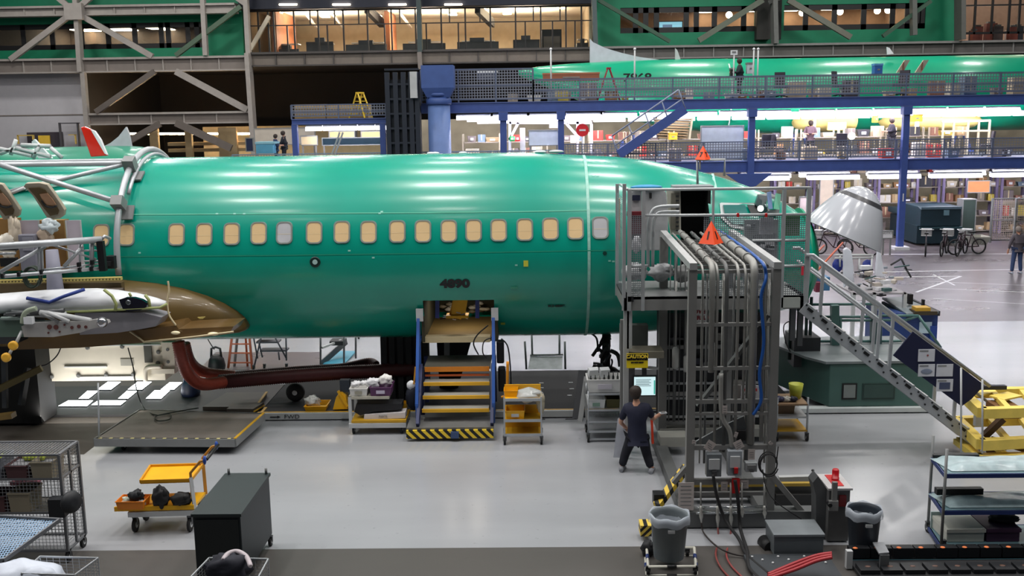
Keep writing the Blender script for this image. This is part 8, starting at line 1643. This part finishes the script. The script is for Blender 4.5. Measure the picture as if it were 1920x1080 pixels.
bag('dark_cloth', 'dark cloth lying on the maroon tote', V((P(1880, 990, RF+.4).x, RF+.4, zA[2]+.23)), (.2, .15, .06), M((40, 42, 48), .8), 99, .3); b = B(); pbox(b, 1745, 960, 1768, 1005, Rb-.1, .02, M((170, 190, 188), .5)); tag(b.build('standing_glass_sheet'), 'pale sheet standing inside left end of the blue rack', 'sheet')
# ---- control pedestal with red beacon
cx0, cz0, cx1, cz1 = ext(1536, 930, 1592, 1035, 13.9); tt = thing('control_pedestal', 'grey control pedestal with red beacon right of the tower', 'pedestal', ((cx0+cx1)/2, 14, 0)); b = B(); zt3 = P(1560, 918, 13.9).z; yb3 = P(1545, 893, Z=zt3).y
b.bb(cx0+.12, 13.9, .02, cx1, min(yb3, 14.7), zt3, M((104, 104, 104), .5, .2)); b.build('cabinet', tt, bevel=.01); b = B(); b.bb(cx0+.1, 13.86, zt3, cx1+.02, min(yb3, 14.7)+.02, zt3+.03, M((186, 184, 184), .5)); b.build('lid', tt); b = B(); b.bb(cx0+.2, 13.95, zt3+.03, cx1-.08, 14.4, zt3+.04, RED); b.build('red_plate', tt)
b = B(); c = V((P(1566, 905, 14.2).x, 14.2, zt3+.04)); b.lathe(c, [(.055, 0), (.055, .03), (.048, .03), (.05, .14), (.04, .16)], M((190, 20, 30), .25, coat=.6), 20); b.build('red_beacon', tt)
b = B(); pbox(b, 1574, 930, 1587, 950, 13.86, .05, M((110, 30, 34), .5)); b.build('red_handle_box', tt); b = B(); pbox(b, 1561, 905, 1570, 952, 13.8, .06, M((130, 130, 128), .5, .3)); pbox(b, 1555, 940, 1572, 958, 13.78, .06, TG); b.build('bracket', tt); b = B(); b.lathe(P(1553, 943, 13.85), [(.03, 0), (.03, .1)], BLACK, 12, (0, -1, 0)); b.build('black_knob', tt)
b = B(); b.prism([P(x, y, 14.0) for x, y in ((1524, 905), (1534, 893), (1556, 925), (1556, 1010), (1530, 1030), (1530, 930))], (0, .25, 0), M((88, 90, 92), .5, .2)); b.build('side_housing', tt)
b = B(); b.bar(P(1460, 902, 15.6), P(1530, 900, 15.6), .1, .16, M((170, 172, 172), .5)); b.bar(P(1450, 915, 15.5), P(1530, 913, 15.5), .08, .1, M((60, 60, 66), .5)); b.build('side_arm', tt)
# ---- tower outrigger gear on the floor
tt = thing('outrigger_beam', 'grey and yellow outrigger beam assembly behind tower foot', 'beam', P(1450, 955, Z=0)); b = B(); b.bb(P(1300, 930, 15.4).x, 15.4, .1, P(1530, 930, 15.4).x, 15.6, .3, M((80, 80, 78), .5)); b.build('beam', tt); b = B(); b.bb(P(1300, 930, 15.4).x, 15.36, .3, P(1530, 930, 15.4).x, 15.44, .35, M((170, 140, 50), .5)); b.build('yellow_edge', tt); b = B(); pbox(b, 1455, 928, 1525, 960, 15.3, .2, M((34, 34, 34), .6)); b.build('dark_web', tt)
tt = thing('hazard_striped_bar', 'black and yellow striped bar sloping at left foot of the tower', 'bar', P(1250, 960, 15.0)); b = B(); b.bar(P(1232, 948, 14.9), P(1287, 876, 15.6), .12, .1, stripe_mat((225, 190, 60), (18, 18, 20), 7., (1, 0, .3))); b.build('striped_bar', tt); b = B(); pbox(b, 1226, 928, 1246, 948, 14.95, .2, BLACK); b.build('black_box', tt); b = B(); pbox(b, 1201, 986, 1222, 1006, 14.0, .25, stripe_mat((225, 195, 80), (18, 18, 20), 9., (1, 0, -1))); b.build('striped_foot', tt)
tt = thing('floor_junction_box', 'flat grey steel box on the floor behind the red hoses', 'box', P(1490, 1045, Z=0)); p = P(1447, 1035, Z=.02); q = P(1540, 1035, Z=.02); b = B(); b.bb(p.x, 13.45, .02, q.x, 13.95, .3, M((100, 106, 110), .45, .2)); b.build('body', tt, bevel=.01); b = B(); b.bb(p.x-.01, 13.43, .3, q.x+.01, 13.97, .33, M((130, 136, 140), .4, .2)); b.build('lid', tt)
b = B(); b.lathe(P(1432, 1015, 13.9), [(.1, 0), (.1, .25)], M((24, 24, 26), .6), 20, (.2, -1, 0)); b.lathe(P(1375, 1020, 14.3), [(.16, 0), (.16, .1)], M((12, 12, 14), .7), 20, (0, -1, 0)); tag(b.build('duct_sockets'), 'two dark round duct sockets at the tower base', 'socket')
tt = thing('base_plate', 'grey riveted base plate at the bottom below the tower', 'plate', P(1470, 1070, Z=0)); b = B(); x0 = P(1400, 1060, Z=0).x; x1 = P(1560, 1060, Z=0).x; b.bb(x0, 12.6, 0, x1, 13.4, .06, M((70, 74, 78), .45, .3)); b.build('plate', tt); b = B()
for k in range(10): b.lathe((x0+.1+k*.12, 13.3-.1*(k % 3), .06), [(.02, 0), (.015, .02)], LG, 8)
b.build('bolts', tt)
for i in range(3): cable('red_floor_hose', ['lowest of three red hoses running right on the floor', 'middle of three red hoses running right on the floor', 'uppermost of three red hoses running right on the floor'][i], [P(1440, 1085-i*4, Z=.1), P(1490, 1068-i*6, Z=.2), P(1530, 1052-i*5, Z=.3), P(1560, 1045-i*4, Z=.35)], .025, M((168, 46, 52), .45))
# cable chain
tt = thing('cable_chain', 'black cable drag chain with orange dots along the bottom right', 'cable chain', P(1750, 1060, Z=0)); yc_ = 13.2; zc_ = P(1700, 1028, yc_).z; CB = M((20, 22, 26), .5)
x0 = P(1592, 1030, yc_).x; step = P(1641, 1030, yc_).x-P(1600, 1030, yc_).x
for k in range(9):
    x = x0+k*step; b = B(); b.bb(x+.01, yc_, zc_-.14, x+step-.01, yc_+.12, zc_, CB); lk = b.build('chain_link', tt); b = B(); b.bb(x+.02, yc_-.46, .06, x+step-.02, yc_-.22, .12, CB); b.ell((x+step*.5, yc_-.34, .12), (.04, .03, .008), M((90, 62, 50), .5), 10); b.build('return_link', tt)
    b = B(); b.ell((x+step*.3, yc_+.02, zc_), (.035, .03, .012), M((240, 130, 70), .5), 10); b.build('orange_dot', lk)
b = B(); b.bb(x0, yc_-.55, .02, x0+9*step, yc_+.15, .06, M((28, 29, 32), .6)); b.build('trough', tt)
b = B(); b.bb(x0, yc_-.02, zc_-.19, x0+9*step, yc_+.0, zc_-.16, M((40, 80, 90), .5)); b.build('blue_strip', tt)
tt = thing('chain_end_bracket', 'angled grey steel bracket standing over the cable chain', 'bracket', P(1650, 1060, Z=0)); b = B(); zk = P(1640, 1022, 13.2).z; b.prism([P(1636, 1019, 13.3), P(1657, 1019, 13.3), P(1667, 1038, 12.9), P(1648, 1040, 12.9)], (0, 0, .02), M((150, 152, 156), .4, .3)); b.bb(P(1650, 1040, 12.9).x, 12.88, 0, P(1667, 1040, 12.9).x, 12.92, P(1650, 1040, 12.9).z, M((104, 106, 108), .45, .3)); b.bb(P(1589, 1020, 13.).x, 13.0, .02, P(1596, 1020, 13.).x+.03, 13.08, zk, LG); b.build('bracket_plate', tt)
# ---- bins
def trash(name, label, px, pyt, pyb, wpx, Y, m, liner, dolly):
    c = P(px, pyt+8, Y); zb2 = P(px, pyb, Y-.15).z if dolly else .0; zb2 = max(zb2, .02); r = (P(px+wpx/2, pyt, Y).x-P(px-wpx/2, pyt, Y).x)/2; h = c.z-zb2; t4 = thing(name, label, 'trash can', (c.x, Y, 0)); b = B(); o_ = V((c.x, Y, zb2))
    b.lathe(o_, [(r*.76, 0), (r*.78, .02), (r*.95, h*.94), (r, h*.95), (r, h), (r*.93, h), (r*.9, h*.9), (r*.72, .04)], m, 28, caps=False); b.lathe(o_, [(r*.76, .01), (r*.7, .03)], m, 28); b.build('barrel', t4)
    b = B(); n2 = 28; rr = []
    for f, z in ((1.05, h*.82), (1.07, h*.9), (1.04, h*1.02), (.97, h*1.02), (.88, h*.8), (.7, h*.5)): rr.append([o_+V((math.cos(a)*r*f*(1+.02*math.sin(a*7+z*9)), math.sin(a)*r*f*(1+.02*math.cos(a*5)), z+.015*math.sin(a*6))) for a in [2*math.pi*k/n2 for k in range(n2)]])
    b.loft(rr, liner, caps=False); b.build('liner_bag', t4)
    b = B(); b.ell(o_+V((0, 0, h*.5)), (r*.65, r*.65, .06), M((200, 190, 185), .7), 12, .3, 5); b.build('rubbish', t4); b = B(); b.bb(c.x-.05, Y-r*.99-.01, zb2+h*.72, c.x+.04, Y-r*.85, zb2+h*.78, LG); b.build('label_plate', t4); return t4, o_, r
def liner_mat():
    m = bpy.data.materials.new('clear_liner'); m.use_nodes = True; b_ = m.node_tree.nodes['Principled BSDF']; b_.inputs['Base Color'].default_value = (.62, .68, .76, 1); b_.inputs['Roughness'].default_value = .25; b_.inputs['Alpha'].default_value = .5; return m
LM = liner_mat()
t4, o_, r = trash('trash_can', 'grey trash can with clear liner on dolly, left of tower foot', 1255, 955, 1052, 74, 13.2, M((104, 112, 116), .5), LM, True)
t5 = thing('bin_dolly', 'dolly of white and blue tubes beneath the grey trash can', 'dolly', (o_.x, 13.2, 0)); b = B(); PW = M((214, 212, 200), .5)
for z, w in ((o_.z-.01, .32), (o_.z-.14, .34)):
    for k in range(4): a = [V((o_.x-w, 12.9, z)), V((o_.x+w, 12.9, z)), V((o_.x+w+.08, 13.5, z)), V((o_.x-w+.05, 13.5, z))]; b.tube([a[k], a[(k+1) % 4]], .02, PW, 8)
    for k in range(4): p_ = a[k].lerp(a[(k+1) % 4], .5); b.tube([a[k].lerp(a[(k+1) % 4], .4), a[k].lerp(a[(k+1) % 4], .6)], .026, BS if k % 2 else BLACK, 8)
b.build('tube_frame', t5); casters(t5, [(o_.x-.32, 12.92), (o_.x+.32, 12.92), (o_.x+.3, 13.5), (o_.x-.3, 13.5)], .05)
b = B(); 
for sx in (-1, 1): b.bar((o_.x+sx*.33, 12.9, .1), (o_.x+sx*.33, 12.9, o_.z), .03, .03, BLACK)
b.build('corner_posts', t5)
trash('trash_can', 'dark trash can with clear liner beside the control pedestal', 1621, 945, 1020, 64, 13.5, M((44, 52, 62), .5), LM, False)
bag('black_floor_bundle', 'black bundle on the floor behind the grey trash can', P(1215, 1028, Z=.1), (.1, .1, .12), M((24, 26, 30), .7), 44, .2)
# small white figure-like lever on the pedestal
b = B(); b.tube([P(1530, 895, 14.9), P(1524, 884, 14.9)], .015, WHITE, 6); b.ell(P(1524, 882, 14.9), (.025, .025, .02), BLACK, 8); tag(b.build('white_lever'), 'small white lever with black knob near control pedestal', 'lever')
# ================================================================== LIGHT
w = bpy.data.worlds.new('world'); SC.world = w; w.use_nodes = True
w.node_tree.nodes['Background'].inputs[0].default_value = (.035, .045, .055, 1); w.node_tree.nodes['Background'].inputs[1].default_value = 1.0
def area(x, y, z, sx, sy, pw, col=(1, .97, .94), name='hangar_lamp', rot=(0, 0, 0)):
    l = bpy.data.lights.new(name, 'AREA'); l.shape = 'RECTANGLE'; l.size = sx; l.size_y = sy; l.energy = pw; l.color = col
    o = bpy.data.objects.new(name, l); COL.objects.link(o); o.location = (x, y, z); o.rotation_euler = rot
    return o
for X in (-22, -15.6, -9.2, -2.8, 3.6, 10, 16.4):
    for Y in (4, 9, 14, 19, 24.5, 31, 39):
        area(X, Y, 17.5, 1.5, .9, {4: 80, 9: 170, 14: 320, 19: 400, 24.5: 280, 31: 150, 39: 230}[Y])
for X in (-27, -18, -9, 0, 9, 18, 27):
    for Y in (46, 53): area(X, Y, 16.5, 2.2, 1.2, 470)
for x0, x1, pw, c in ((xL+1, xR-1, 2400, (1, .84, .66)), (xW0+6, xL-1, 260, (1, .8, .66)), (xR+2, xRR-1, 480, (1, .72, .5)), (xRR+1, 33, 450, (1, .86, .74))):
    k = max(2, int((x1-x0)/5))
    for i in range(k):
        x = x0+(x1-x0)*(i+.5)/k
        area(x, WY+3.5, 11.3, 2, 1.2, pw/k, c, 'office_ceiling_fill', (math.pi, 0, 0)); area(x, WY+3.5, 11.4, 2, 1.2, pw/k*.8, c, 'office_room_fill')  # added fills without fittings, brighten the office ceilings and rooms

area(P(220, 740, Z=.3).x, 19.9, .2, 2.2, .5, 34, (1, .97, .92), 'under_wing_fill', (math.radians(130), 0, 0))  # added fill above the floor quads, brightens the white belly panel
area((c0+c1)/2, 20.9, oz1-.12, .8, .2, 9, (1, .9, .75), 'hold_lamp')
